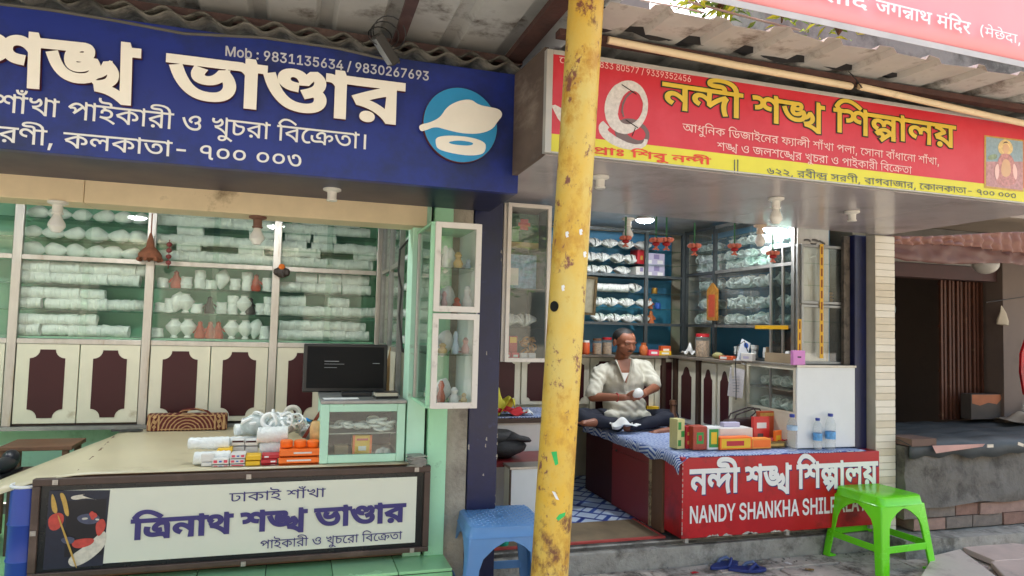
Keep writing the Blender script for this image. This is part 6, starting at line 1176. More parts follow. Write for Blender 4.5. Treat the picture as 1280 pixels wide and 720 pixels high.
for si, z in enumerate((.944, 1.106)):
    for j, y_ in enumerate((4.10, 4.22, 4.34, 4.46)): o = inst('bangle_bundle', LUMP[(j+si) % 4], None, (3.45, y_, z), (0, 0, R(90)), (1, 1, .95)); tag(o, f"bagged bangles, {ORD[j]} from street on {('lower', 'upper')[si]} shelf inside the white chest", 'bangles')
# bench and red counter
bpat = mat('blue ikat cloth', 'c5cedd', .75, var=.05)
def ikat(m):
    t = m.node_tree; b = t.nodes['Principled BSDF']; N = t.nodes.new; L = t.links.new
    tc = N('ShaderNodeTexCoord'); mp = N('ShaderNodeMapping'); L(tc.outputs['Object'], mp.inputs[0]); mp.inputs['Rotation'].default_value = (0, 0, R(35))
    v = N('ShaderNodeTexVoronoi'); v.distance = 'MANHATTAN'; v.inputs['Scale'].default_value = 5.5; v.inputs['Randomness'].default_value = .15; L(mp.outputs[0], v.inputs[0])
    ns = N('ShaderNodeTexNoise'); ns.inputs['Scale'].default_value = 18; L(mp.outputs[0], ns.inputs[0])
    s = N('ShaderNodeMath'); s.operation = 'MULTIPLY'; s.inputs[1].default_value = 38; L(v.outputs[0], s.inputs[0]); s2 = N('ShaderNodeMath'); s2.operation = 'SINE'; L(s.outputs[0], s2.inputs[0])
    s3 = N('ShaderNodeMath'); s3.operation = 'ADD'; L(s2.outputs[0], s3.inputs[0]); L(ns.outputs[0], s3.inputs[1])
    mr = N('ShaderNodeMapRange'); mr.inputs[1].default_value = .35; mr.inputs[2].default_value = .6; L(s3.outputs[0], mr.inputs[0])
    mx = N('ShaderNodeMix'); mx.data_type = 'RGBA'; mx.inputs[6].default_value = (.55, .62, .74, 1); mx.inputs[7].default_value = (.035, .09, .34, 1); L(mr.outputs[0], mx.inputs[0]); L(mx.outputs[2], b.inputs['Base Color'])
ikat(bpat)
be = empty('sitting_bench', 'low wooden sitting platform with maroon doors and blue patterned cloth', 'bench', (3.0, 4.6, .16)); CUR = be
B('deck_board', (2.36, 4.12, .655), (3.80, 5.42, .690), wood)
g = G(); n1, n2 = 30, 30; V = []; F = []
for j in range(n2+1):
    for i in range(n1+1):
        x = 2.325+(3.83-2.325)*i/n1; y_ = 3.895+(5.42-3.895)*j/n2; z = .705+.004*noise.noise(Vector((x*9, y_*9, 0)))
        if i == 0: x = 2.345; z -= .045+.03*noise.noise(Vector((y_*6, 0, 4)))+.02
        if i == 1: x = 2.352
        if j == 0 and i < 2: z -= .05
        V.append(Vector((x, y_, z))-be.location)
for j in range(n2):
    for i in range(n1): a = j*(n1+1)+i; F.append((a, a+1, a+n1+2, a+n1+1))
o = G().add(V, F).build('cloth', bpat, be, smooth='all', clean=False); md = o.modifiers.new('s', 'SOLIDIFY'); md.thickness = .005
B('door', (2.372, 4.90, .165), (2.385, 5.40, .645), maroon); B('door', (2.365, 4.305, .165), (2.385, 4.885, .58), redin); B('rail', (2.367, 4.305, .583), (2.385, 4.885, .645), redin)
B('post', (2.362, 4.275, .165), (2.392, 4.303, .65), mat('worn cream edge', '9a8a6a', .7, dirt='4d3b2a', dirt_amt=.45, dirt_scale=20)); B('end_board', (2.37, 4.13, .165), (2.39, 4.273, .65), wood)
p = atX(771, 563, 2.36)-be.location; G().lathe([(0, -.01), (.008, -.008), (.009, 0)][::-1], c=p, n=10, axis='x').build('door_knob', dark, be)
rc = empty('counter_sign', 'red painted counter front with white Bengali and English shop name', 'sign', (3.16, 3.9, .17)); CUR = rc
z0_, z1_ = .19, .703
g = G(); g.box(*(Vector((2.378, 3.9, z0_))-rc.location), *(Vector((3.952, 4.118, z1_-.006))-rc.location)); g.build('box_body', red, rc, bevel=.004)
chip = mat('chipped grey primer', 'a9a49a', .8, var=.2, scale=30)
def chips(x0, x1, z, n, hmax, seed):
    r_ = random.Random(seed)
    for i in range(n):
        x = r_.uniform(x0, x1); w_ = r_.uniform(.01, .045); pts = [(x-w_, z)]+[(x+w_*(2*k/5-1)*.9, z+hmax*r_.uniform(.3, 1)*(1-abs(2*k/5-1)*.7)) for k in range(6)]+[(x+w_, z)]
        G().add([Vector((a, 3.8988, b))-rc.location for a, b in pts], [tuple(range(len(pts)))]).build('paint_chip', chip, rc, clean=False)
chips(2.40, 3.2, z0_+.001, 9, .022, 3)
for i in range(14):
    z = z0_+.02+i*.034+random.uniform(-.01, .01); g = G(); g.box(-.0008, -.0014, 0, .0035+random.random()*.003, 0, random.uniform(.008, .03)); g.build('paint_chip', chip, rc, loc=Vector((2.3795, 3.8995, z))-rc.location)
for x in (2.43, 3.2, 3.9): B('foot', (x-.012, 3.92, .126 if 0 else .157), (x+.012, 3.945, .189), chip)
wpaint = mat('white hand lettering', (.78, .77, .74), .45, var=.03, dirt=(.5, .35, .33), dirt_amt=.3, dirt_scale=40); shadow_blue = mat('violet blue lettering shade', '2b2468', .45)
put_text('nb', (863, 588), (1096, 577.5), (863, 617.5), 3.9, shadow_blue, rc, off=.036, z=.0012, shift=(.006, -.007), nm='lettering_shade')
put_text('nb', (863, 588), (1096, 577.5), (863, 617.5), 3.9, wpaint, rc, off=.030, z=.003, each=True)
put_text('en', (861, 633.5), (1092, 618), (861, 654), 3.9, wpaint, rc, off=.024, z=.003, hf=.727, each=True)
# goods on the red counter bench
ZB = .712
def gbox(name, x0, y0, x1, y1, Y, label, m, prints=(), dp=.06, rz=0, cat='box', h=None):
    a = atY(x0, y1, Y); b = atY(x1, y0, Y); return boxy(name, label, cat, ((a.x+b.x)/2, Y, ZB), (b.x-a.x, dp, (h or b.z-ZB)), m, prints, rz)
gbox('carton', 846, 524, 857, 553, 4.12, 'yellow green flowered carton at the left end of the bench goods', mat('green dotted carton', 'cfc88a', .5, var=.1), [(.1, .1, .5, .3, greenp), (.5, .4, .95, .6, greenp), (.1, .65, .5, .9, greenp)], .08, .2)
gbox('carton', 857.5, 533, 866, 553, 4.12, 'narrow maroon carton beside the flowered one', redc, [(.2, .2, .8, .35, goldp), (.2, .6, .8, .75, goldp)])
gbox('carton', 866.5, 533, 884, 555, 4.07, 'red and green ornate carton beside the narrow maroon one', mat('ornate red carton', 'a8432e', .5, var=.2, scale=50), [(.25, .25, .75, .75, greenp), (.38, .38, .62, .62, redc)], .09)
gbox('carton', 884.5, 534, 899, 557, 4.06, 'white bordered green carton with yellow middle', white, [(.12, .1, .95, .92, greenp), (.3, .25, .8, .78, yel)], .09)
gbox('carton', 900, 546, 940, 557, 4.04, 'long orange carton in front of the white carton', org, [(.05, .12, .95, .88, yel), (.2, .3, .75, .7, redc)], .07)
gbox('carton', 940.5, 548, 964, 557, 4.04, 'plain pale orange carton right of the long orange one', mat('pale orange carton', 'eb9138', .5), [(.05, .15, .95, .85, org)], .07)
gbox('carton', 900, 535, 941, 553, 4.14, 'white open carton behind the long orange one', wc, [], .12)
g = boxy('carton', 'flat maroon box lying on the white open carton', 'box', (atY(912, 533, 4.25).x, 4.27, ZB+.001), (.14, .08, .10), mat('maroon gold carton', '6e2a20', .5), [(.1, .6, .9, .9, goldp)])
rag('orange_packet', 'crumpled orange packet on top of the pale orange carton', 'packet', org, (atY(938, 545, 4.09).x, 4.10, ZB+.045), (.14, .06, .03), 5)
gbox('packet', 942, 521, 962, 549, 4.16, 'upright red packet with white print behind the orange cartons', mat('glossy red packet', 'cf3a36', .3), [(.2, .6, .8, .8, white), (.25, .2, .6, .42, mat('dark print', '5b4a48'))], .03, 0, 'packet')
gbox('packet', 948, 514, 969, 548, 4.24, 'taller orange red packet behind the upright red one', mat('orange red packet', 'b8502c', .35), [(.1, .85, .95, .95, goldp)], .03, 0, 'packet')
rag('red_packet', 'flat shiny red packet sloping down at right of upright packets', 'packet', redc, (atY(972, 548, 4.12).x, 4.13, ZB+.03), (.16, .08, .03), 15)
gbox('tray', 958, 552, 982, 558, 4.06, 'small dark gold tray by the left water bottle', mat('dark gold tray', '6b5526', .4), [(.1, .3, .9, .7, goldp)], .05)
def bottle(px, pyb, Y, h, label, ringlab):
    p = atY(px, pyb, Y); t = empty('water_bottle', label, 'bottle', (p.x, Y, ZB)); s_ = h/.24
    g = G(); g.lathe([(0, 0), (.026, 0), (.032, .006), (.033, .04), (.030, .05), (.033, .06), (.033, .11), (.030, .12), (.033, .13), (.033, .165), (.026, .195), (.014, .215), (.013, .222)], n=18); g.v = [(a*s_, b*s_, c*s_) for a, b, c in g.v]; g.build('bottle_body', clearp, t, smooth=True)
    g = G(); g.lathe([(.016, .220), (.017, .222), (.017, .238), (.015, .24), (0, .24)], n=16); g.v = [(a*s_, b*s_, c*s_) for a, b, c in g.v]; g.build('cap', mat('blue bottle cap', '2a3f9a', .35), t, smooth=True)
    g = G(); g.lathe([(.0338, ringlab[0]), (.0338, ringlab[1])], n=18); g.f = [f for f in g.f if len(f) == 4]; g.m = [0]*len(g.f); g.v = [(a*s_, b*s_, c*s_) for a, b, c in g.v]; g.build('paper_label', mat('light blue bottle label', '5b9bd0', .4, var=.4, scale=30) if ringlab[0] < .1 else mat('white blue label', 'a8c4dc', .4, var=.3, scale=25), t, smooth=True, clean=False)
bottle(990, 558, 3.945, .245, 'left water bottle with round navy logo, at the white chest corner', (.135, .165))
bottle(1022, 557, 3.955, .215, 'shorter middle water bottle before the white chest', (.07, .125)); bottle(1038, 556, 3.95, .245, 'right tall water bottle before the white chest', (.07, .12))
p = atY(986, 529, 3.98)
# handbag
hb_ = empty('handbag', 'dark brown leather handbag with two thin handles on the bench', 'bag', (atY(926, 530, 4.38).x, 4.38, ZB)); bl = mat('dark brown leather', '3a2c2a', .4, var=.2, scale=20, bump=.3)
g = G(); V = []; 
prof = [(-.13, 0), (.12, 0), (.15, .10), (.135, .17), (-.12, .155), (-.15, .08)]
g.prism(prof, -.04, .05); g.build('bag_body', bl, hb_, bevel=.015, bseg=3, jit=.008, smooth=True)
for yy in (-.03, .04): g = G(); g.tube([(-.08, yy, .15), (-.06, yy, .19), (0, yy, .21), (.08, yy-.01, .235), (.14, yy, .23), (.16, yy, .20), (.11, yy, .16)], .006, 6); g.build('handle', bl, hb_, smooth=True)
bpile('plastic_bag', 'clear crumpled plastic bag of bangles left of the dark handbag', 'bag', (atY(900, 530, 4.5).x, 4.5, ZB), 18, (.08, .05), .03, mat('crumpled clear bag over shell', ''), seed=21, h=.05)
# brass vase
g = G(); g.lathe([(0, 0), (.035, 0), (.045, .03), (.052, .06), (.048, .09), (.026, .13), (.022, .19), (.03, .20), (.028, .23), (.02, .235), (0, .235)], n=20); o = g.build('metal_vase', mat('dull copper', '6a4a38', .35, metal=.5, var=.2), None, (atY(841, 520, 4.95).x, 4.95, ZB), smooth=True); tag(o, 'dull copper long necked vase on the bench right of the man', 'vase')
boxy('small_boxes', 'small yellow and blue box behind the man at right knee', 'box', (atY(818, 500, 5.36).x, 5.38, ZB), (.12, .06, .13), yel, [(0, 0, 1, .55, bluep)])
rag('plastic_sheet', 'crumpled clear plastic sheet near the copper vase', 'plastic bag', mat('crumpled clear bag over shell', ''), (atY(826, 520, 5.2).x, 5.2, ZB), (.22, .14, .08), 31)
# ledge goods
ZL = 1.286
def jar(x, y_, z, label, body, lid, r=.04, h=.13):
    t = empty('storage_jar', label, 'jar', (x, y_, z)); g = G(); g.lathe([(0, 0), (r*.9, 0), (r, .01), (r, h*.8), (r*.8, h*.88)], n=18); g.build('jar_body', body, t, smooth=True); g = G(); g.lathe([(0, .004), (r*.88, .004), (r*.88, h*.7), (0, h*.7)], n=12); g.f = g.f; g.build('contents', mat('mixed beads', 'a5876a', .6, var=.6, scale=60), t)
    g = G(); g.lathe([(r*.86, h*.86), (r*.9, h*.87), (r*.9, h), (0, h)], n=18); g.build('lid', lid, t, smooth=True)
jar(3.29, 5.10, ZL, 'big clear jar with red lid on the ledge left of the phone stand', clearp, redc, .062, .20)
jar(atY(769, 440, 5.5).x-.09, 5.48, 1.281, 'clear jar with red lid on the back ledge left of the man', clearp, redc, .045, .15); jar(atY(745, 440, 5.5).x, 5.48, 1.281, 'clear jar with brown lid on the back ledge near yellow pole', clearp, wood, .042, .14); jar(atY(736, 440, 5.5).x-.03, 5.5, 1.281, 'small orange banded jar at the left end of visible back ledge', mat('orange jar', 'c8562a', .4), white, .035, .12)
g = G(); g.lathe([(0, 0), (.03, 0), (.04, .03), (.036, .07), (.02, .09), (.024, .11), (0, .11)], n=14); o = g.build('clay_pot', terra, None, (atY(803, 440, 5.5).x, 5.48, 1.281), smooth=True); tag(o, 'small orange clay pot on the back ledge beside the head of the man', 'pot')
for i, (px, w_, h_, m_, l_) in enumerate(((815, .10, .05, pinkp, 'pink flat packet on the back ledge right of the man'), (830, .12, .04, yel, 'yellow flat carton on the back ledge at the corner'), (832, .10, .085, mat('orange striped carton', 'c5562c', .5, var=.3, scale=30), 'orange carton standing at the corner of the ledge'))):
    boxy('carton', l_, 'box', (atY(px, 440, 5.46).x+.02*i, 5.42+.05*i, 1.281), (w_, .05, h_), m_, [(.2, .3, .8, .7, white)])
rag('cloth_bundle', 'white cloth bundle on the ledge left of the red lidded jar', 'cloth', white, (3.29, 5.27, ZL), (.12, .12, .11), 41); g = G(); g.ell((0, 0, .025), (.045, .045, .028), 12); o = g.build('thread_ball', mat('olive thread', '8f8a5a', .8, bump=.4), None, (3.28, 4.86, ZL), smooth='all'); tag(o, 'olive thread ball on the ledge between jar and phone stand', 'ball')
boxy('carton', 'flat orange brown carton on the ledge before the phone stand', 'box', (3.24, 4.70, ZL), (.12, .07, .03), mat('orange striped carton', ''), [(.1, .2, .6, .8, white)], R(-70))
boxy('carton', 'small grey white box behind the phone stand', 'box', (3.26, 4.46, 1.289), (.09, .06, .06), wc, [(.2, .3, .7, .6, lilac)], R(-60))
cs = empty('card_stand', 'tilted white payment card stand with round blue emblem', 'stand', (atY(921, 443, 4.58).x, 4.58, ZL)); G().box(0, 0, 0, .085, .006, .19).build('card', mat('glossy white card', (.72, .74, .78), .25, var=.03), cs, rot=(R(-12), R(24), 0))
g = G(); g.lathe([(0, -.001), (.022, -.001), (.022, 0)], c=(.05, 0, .155), n=20, axis='y'); g.build('emblem', bluep, cs, rot=(R(-12), R(24), 0)); G().box(.015, -.0016, .02, .07, -.0004, .075).build('grey_panel', mat('pale grey print', '8f98a8', .5, var=.3, scale=90), cs, rot=(R(-12), R(24), 0)); G().box(.01, 0, 0, .07, .06, .008).build('base', white, cs)
bx = empty('cardboard_tray', 'brown open cardboard tray with oddments on the white chest', 'tray', (3.52, 4.28, 1.289)); kc = mat('kraft card', ''); CUR = bx
for a, b2 in (((3.40, 4.13, 1.289), (3.406, 4.43, 1.36)), ((3.634, 4.13, 1.289), (3.64, 4.43, 1.36)), ((3.407, 4.13, 1.289), (3.633, 4.136, 1.36)), ((3.407, 4.424, 1.289), (3.633, 4.43, 1.40)), ((3.407, 4.137, 1.289), (3.633, 4.423, 1.293))): B('side', a, b2, kc)
for i in range(6): g = G(); g.box(-.03, -.02, 0, .03, .02, .03); g.build('oddment', random.choice((redin, white, dark, lilac)), bx, loc=Vector((3.44+.03*i, 4.2+.03*(i % 3), 1.34))-bx.location, rot=(.2*i, .3, .5*i))
boxy('pink_box', 'small bright pink box with dark mark on the white chest', 'box', (atY(992, 449, 4.0).x+.04, 3.99, 1.2885), (.10, .03, .10), mat('orchid pink card', 'cf84c4', .5, var=.03), [(.35, .5, .65, .6, dark)])
# papers hanging at the chest corner
pw = empty('hanging_papers', 'sheaf of white printed papers hanging left of the white chest', 'papers', (3.22, 4.58, 1.22)); 
for i in range(4):
    g = G(); g.quadbox([(-.055+i*.006, -.02-i*.002, -.20), (.05+i*.008, -.02-i*.002, -.22), (.05+i*.008, -.0195-i*.002, -.22), (-.055+i*.006, -.0195-i*.002, -.20)], (.03, .01, .215)); g.build('sheet', mat('printed white sheet', 'cfcdd2', .6, var=.12, scale=90), pw)
for k in range(6): G().box(-.02+k*.002, -.0275, -.06-k*.022, .045, -.0268, -.056-k*.022).build('print_line', mat('pale grey print', ''), pw)
g = G(); g.tube([(3.30, 4.5, 1.36), (3.27, 4.5, 1.44), (3.22, 4.52, 1.40), (3.22, 4.54, 1.25), (3.20, 4.50, 1.10), (3.17, 4.46, 1.00)], .004, 6); o = g.build('hanging_cable', cable, smooth=True); tag(o, 'thin black cord looping down over the hanging papers', 'cord')
# hanging flower tassels
pinkf = mat('pink salmon petals', 'c9705a', .7, var=.2, scale=30); redf = mat('deep red petals', 'a01f22', .7, var=.2, scale=30); gst = mat('dark green ribbon', '1d5a34', .6)
def tassel(px, py, Y, label, s=1.0):
    p = atY(px, py, Y); t = empty('flower_tassel', label, 'garland', (p.x, Y, p.z)); 
    g = G(); g.box(-.006*s, -.001, .02*s, .006*s, .001, .17*s); g.build('ribbon', gst, t)
    for k in range(8):
        a = k*math.pi/4; g = G(); g.ell((.028*s*math.cos(a), .028*s*math.sin(a), .015*s), (.02*s, .012*s, .016*s), 7, 0, Matrix.Rotation(a, 3, 'Z')); g.build('petal', pinkf, t, smooth='all')
    g = G(); g.ell((0, 0, -.01*s), (.026*s, .026*s, .014*s), 9); g.build('red_bloom', redf, t, smooth='all'); g = G(); g.ell((0, 0, -.035*s), (.012*s, .012*s, .012*s), 8); g.ell((-.014*s, 0, -.045*s), (.012*s, .008*s, .006*s), 6); g.ell((.014*s, 0, -.045*s), (.012*s, .008*s, .006*s), 6); g.build('lower_bloom', pinkf if s < 1.1 else gst, t, smooth='all')
for i, (px, py, s_) in enumerate(((782, 300, .9), (820, 303, 1.0), (833, 303, 1.05), (868, 310, 1.0), (918, 310, 1.0), (966, 319, 1.0))):
    tassel(px, py, 4.0, ('pink and red flower tassel', )[0]+', '+ORD[i]+' from the left across the right shop opening', s_)
# golden hanging packet on the shelf post
hp = empty('hanging_calendar', 'narrow golden brown hanging piece on the post of the right wall shelves', 'hanging', (3.395, 5.10, 1.60)); gd = mat('glossy golden print', '9a6a2a', .3, var=.4, scale=30)
g = G(); g.add([(0, -.07, 0), (0, .07, 0), (0, .075, .26), (0, 0, .32), (0, -.07, .26), (-.02, -.07, 0), (-.02, .07, 0), (-.02, .075, .26), (-.02, 0, .32), (-.02, -.07, .26)], [(0, 1, 2, 3, 4), (9, 8, 7, 6, 5), (0, 5, 6, 1), (1, 6, 7, 2), (2, 7, 8, 3), (3, 8, 9, 4), (4, 9, 5, 0)]); g.build('body', gd, hp); G().box(-.0225, -.045, .03, -.0202, .045, .22).build('red_panel', mat('ornate red carton', ''), hp)
# framed picture behind the pole
fp = empty('framed_picture', 'framed pale picture with beaded dark gold frame, half behind the yellow pole', 'picture', (atY(739, 370, 5.0).x, 5.0, atY(739, 394, 5.0).z))
h_ = atY(745, 346, 5.0).z-fp.location.z; G().box(-.16, 0, .02, .015, .008, h_-.02).build('picture', mat('pale cream print', 'a9a692', .5, var=.2, scale=20), fp, rot=(0, R(3), 0)); G().box(.016, -.006, 0, .036, .014, h_).build('frame', mat('dark gold frame', '5a4a2a', .4, var=.7, scale=90), fp, rot=(0, R(3), 0)); G().box(-.18, -.006, 0, -.161, .014, h_).build('frame', mat('dark gold frame', ''), fp, rot=(0, R(3), 0))
G().box(-.160, -.006, 0, .0155, .014, .019).build('frame', mat('dark gold frame', ''), fp, rot=(0, R(3), 0)); G().box(-.160, -.006, h_-.019, .0155, .014, h_).build('frame', mat('dark gold frame', ''), fp, rot=(0, R(3), 0))
# left part of the right shop: deck, bag, chest, hanging case
dk = empty('wooden_deck', 'dark edged wooden deck with cream front at left in the right shop', 'platform', (1.6, 5.1, .16)); CUR = dk
B('top_board', (1.12, 4.76, .81), (1.97, 5.44, .835), darkwood); B('front_panel', (1.12, 4.80, .16), (1.95, 4.82, .808), white); B('side_panel', (1.93, 4.822, .16), (1.95, 5.44, .808), cream)
B('cloth', (1.12, 4.84, .8355), (1.95, 5.42, .842), bpat)
lk = empty('low_shelf', 'low maroon topped shelf holding the black bag', 'shelf', (1.4, 4.55, .16)); CUR = lk; B('top_board', (1.12, 4.36, .585), (1.80, 4.75, .61), redin); B('side_panel', (1.78, 4.37, .16), (1.80, 4.74, .584), cream); B('side_panel', (1.12, 4.37, .16), (1.14, 4.74, .584), cream)
wb = empty('white_box', 'white box with aluminium top edge behind the blue stool', 'cabinet', (1.6, 4.25, .16)); CUR = wb
B('front_panel', (1.335, 4.20, .165), (1.70, 4.215, .60), mat('clean white laminate', '')); B('side_panel', (1.335, 4.216, .165), (1.35, 4.35, .60), white); B('top_edge', (1.325, 4.19, .602), (1.705, 4.35, .616), alu); B('edge_strip', (1.325, 4.192, .165), (1.3345, 4.206, .60), darkwood)
g = G(); g.ell((0, 0, .07), (.19, .13, .075), 16); g.ell((-.05, 0, .14), (.16, .11, .05), 14); g.ell((.10, -.02, .13), (.12, .09, .035), 12)
o = g.build('black_bag', mat('black nylon cloth', (.016, .016, .018), .65, bump=.4, scale=10), None, (1.36, 4.56, .612), smooth='all', jit=.03); tag(o, 'crumpled black cloth bag lying on the low maroon shelf', 'bag')
rag('shopping_bag', 'yellow cloth shopping bag with red edges lying on the dark deck', 'bag', mat('yellow cloth', 'c8c040', .8, var=.15, scale=10), (1.46, 4.98, .843), (.24, .22, .20), 3); rag('red_cloth', 'red cloth edge around the yellow shopping bag', 'cloth', mat('red cloth', 'b3202a', .8), (1.50, 4.95, .843), (.32, .16, .09), 7)
rag('white_cloth', 'small crumpled white cloth at the right end of the red one', 'cloth', white, (1.68, 4.94, .843), (.08, .08, .05), 17)
g = G(); g.lathe([(0, 0), (.03, 0), (.035, .02), (.035, .06), (0, .065)], n=14); o = g.build('green_cup', mat('teal plastic', '1f9c7c', .4), None, (1.27, 4.12, .16), smooth=True); tag(o, 'small teal green cup on the floor left of white box', 'cup')
hc = showcase('glass_showcase', 'narrow aluminium framed glass case hung just left of the yellow pole', 1.095, 1.375, 3.70, 4.08, 1.305, 2.2, [], mat('pale aluminium frame', ''), mat('pale aluminium frame', ''), [1.50, 1.72, 1.95], mat('dull teal back', '4d6f70', .5), fw=.022)
boxy('carton', 'green carton with red star mark at the top of the hung glass case', 'box', (1.24, 3.80, 1.952), (.20, .05, .21), mat('deep green carton', '1f5a3c', .5, var=.1), [(0, 0, 1, .2, mat('tan label', 'b8a070', .5)), (.02, .22, .38, .55, mat('pale green label', '8fb39a', .5)), (.42, .55, .66, .85, redc), (.36, .65, .72, .75, redc)])
boxy('carton', 'blue and white printed packet on the second shelf of the hung case', 'packet', (1.22, 3.80, 1.722), (.22, .05, .20), mat('blue white printed packet', '6f93b5', .4, var=.5, scale=40), [(.1, .1, .5, .6, wc)])
for j, x in enumerate((1.17, 1.27)): o = inst('bangle_fan', FAN[j], None, (x, 3.84, 1.502), (0, 0, .1), (1.1,)*3); tag(o, ('left', 'right')[j]+' fan of white bangles on the lowest shelf but one of the hung case', 'bangles')
boxy('carton', 'red card box standing at the bottom of the hung glass case', 'box', (1.20, 3.80, 1.318), (.05, .04, .13), redc, [(.1, .7, .9, .95, yel)])
bpile('trinkets', 'golden trinkets at the bottom right of the hung glass case', 'trinkets', (1.29, 3.80, 1.318), 12, (.03, .02), .022, mat('golden bangle', ''), seed=5, h=.09)
for i in range(4): boxy('card_packet', ('first', 'second', 'third', 'fourth')[i]+' small pink patterned card from left at bottom of the hung case', 'card', (1.15+i*.05, 3.75, 1.318), (.045, .03, .035), random.choice((pinkp, wc)), [(.2, .3, .8, .7, white)])
# pillars right
o = G().box(-.053, 0, 0, .053, .12, 2.105).build('pillar', navy, None, (3.889, 4.0, .127), bevel=.006); tag(o, 'navy blue pillar at the right end of the right shop', 'pillar')
o = G().box(-.028, 0, 0, .026, .03, .935).build('rusty_post', mat('mottled rusty post', '5f564b', .7, var=.4, scale=14, dirt='2f2a26', dirt_amt=.45, dirt_scale=12), None, (3.806, 4.04, 1.29), bevel=.003); tag(o, 'mottled rusty metal post just left of the right navy pillar', 'post')
tc_ = empty('tiled_column', 'cream column of narrow stacked tiles between the two right shops', 'column', (4.02, 3.925, .12))
G().box(-.07, .006, 0, .10, .19, 2.11).build('core', mat('cream grout', 'b5ad9a', .8), tc_)
ct_m = [mat('cream tile a', 'd6ccb8', .35, var=.05), mat('cream tile b', 'cbbfa8', .35, var=.06), mat('cream tile c', 'ddd5c4', .3, var=.04)]
z = 0; k = 0
while z < 2.10:
    G().box(-.073, 0, z, .103, .0055, z+.046).build('tile', random.choice(ct_m), tc_, loc=(0, random.uniform(-.0012, .0005), 0), bevel=.0012, bseg=1); z += .049; k += 1

for i, (px, py, Y, s_) in enumerate(((886, 528, 4.42, 1.15), (908, 545, 4.30, .9), (958, 532, 4.36, 1.0))):
    pp = atY(px, py, Y); o = inst('bangle_bundle', LUMP[i], None, (pp.x, Y, ZB+.001), (0, 0, i), (s_,)*3); tag(o, ('left', 'middle', 'right')[i]+' of three bagged bangle bundles behind the cartons on the cloth bench', 'bangles')
gbox('carton', 905, 528, 925, 537, 4.20, 'small lavender carton behind the white open carton', lilac, [(.1, .2, .9, .8, white)], .05)
gbox('packet', 966, 538, 980, 553, 4.10, 'small orange foil packet standing beside the left water bottle', org, [(.2, .3, .8, .7, yel)], .015, .4, 'packet')
# ================================================================== THE SEATED MAN
skin = mat('brown skin', '8f5a42', .5, var=.08, scale=8); shirtm = mat('off white cotton shirt', 'c2bfb1', .8, var=.04, scale=5, bump=.15); trou = mat('dark navy trousers', '151a2b', .8, var=.15, bump=.2); hairm = mat('black hair', (.012, .010, .009), .55, bump=.4, bscale=200)
man = empty('person', 'man in off white shirt and navy trousers sitting cross legged holding a white shell', 'person', (2.50, 5.15, .712))
O = man.location
def caps(g, a, b, ra, rb, n=14, k=7):
    a, b = Vector(a), Vector(b); d = (b-a).normalized(); pts = []; rs = []
    for i in range(k+1): t = R(90*(1-i/k)); pts.append(a-d*ra*math.sin(t)); rs.append(max(.0005, ra*math.cos(t)))
    for i in range(k+1): t = R(90*i/k); pts.append(b+d*rb*math.sin(t)); rs.append(max(.0005, rb*math.cos(t)))
    g.tube([p-O for p in pts], rs, n)
def blob(g, c, r, M_=None, n=18): g.ell(Vector(c)-O, r, n, 0, M_)
def remesh(g, name, m, vox, smooth_it=4, fold=None, par=None):
    me = g.mesh('tmp', None, clean=False); ob_ = bpy.data.objects.new('tmp', me); COL.objects.link(ob_)
    md = ob_.modifiers.new('r', 'REMESH'); md.mode = 'VOXEL'; md.voxel_size = vox
    s_ = ob_.modifiers.new('s', 'SMOOTH'); s_.factor = .5; s_.iterations = smooth_it
    dg = bpy.context.evaluated_depsgraph_get(); me2 = bpy.data.meshes.new_from_object(ob_.evaluated_get(dg)); bpy.data.objects.remove(ob_)
    me2.name = name
    if fold:
        for v in me2.vertices: v.co = fold(v.co, v.normal)
    for p in me2.polygons: p.use_smooth = True
    me2.materials.clear(); me2.materials.append(m); o = bpy.data.objects.new(name, me2); return link(o, par or man)
P = lambda px, py, Y: atY(px, py, Y)
SL, SR = P(749, 466, 5.22), P(806, 459, 5.27)          # shoulders (picture left / right)
EL, ER = P(741, 496, 5.10), P(819, 484, 5.10)
HL, HR = P(781, 497, 4.93), P(803, 493, 4.93)
HC = P(781, 428, 5.16); NK = P(777, 452, 5.25)
PEL = P(778, 522, 5.30); CH = P(778, 478, 5.22); BE = P(780, 505, 5.17)
KL, KR = P(722, 521, 4.93), P(838, 521, 4.98)
FL, FR = P(735, 529, 4.88), P(818, 541, 4.86)
yaw = R(7); MH = Matrix.Rotation(yaw, 3, 'Z') @ Matrix.Rotation(R(12), 3, 'X') @ Matrix.Diagonal((1.2, 1.06, 1.0))
h = lambda x, y, z: HC+MH @ Vector((x, y, z))
g = G()
# torso, neck, arms
blob(g, CH+Vector((0, .01, 0)), (.165, .10, .17)); blob(g, BE, (.15, .12, .12)); blob(g, PEL, (.17, .13, .10)); caps(g, SL, SR, .046, .046); caps(g, NK+Vector((0, .02, -.02)), HC+Vector((0, .015, -.05)), .058, .056); caps(g, NK+Vector((0, .02, -.03)), SL, .05, .045); caps(g, NK+Vector((0, .02, -.03)), SR, .05, .045)
caps(g, SL, EL, .044, .040); caps(g, EL, HL, .039, .026); caps(g, SR, ER, .044, .040); caps(g, ER, HR, .039, .026)
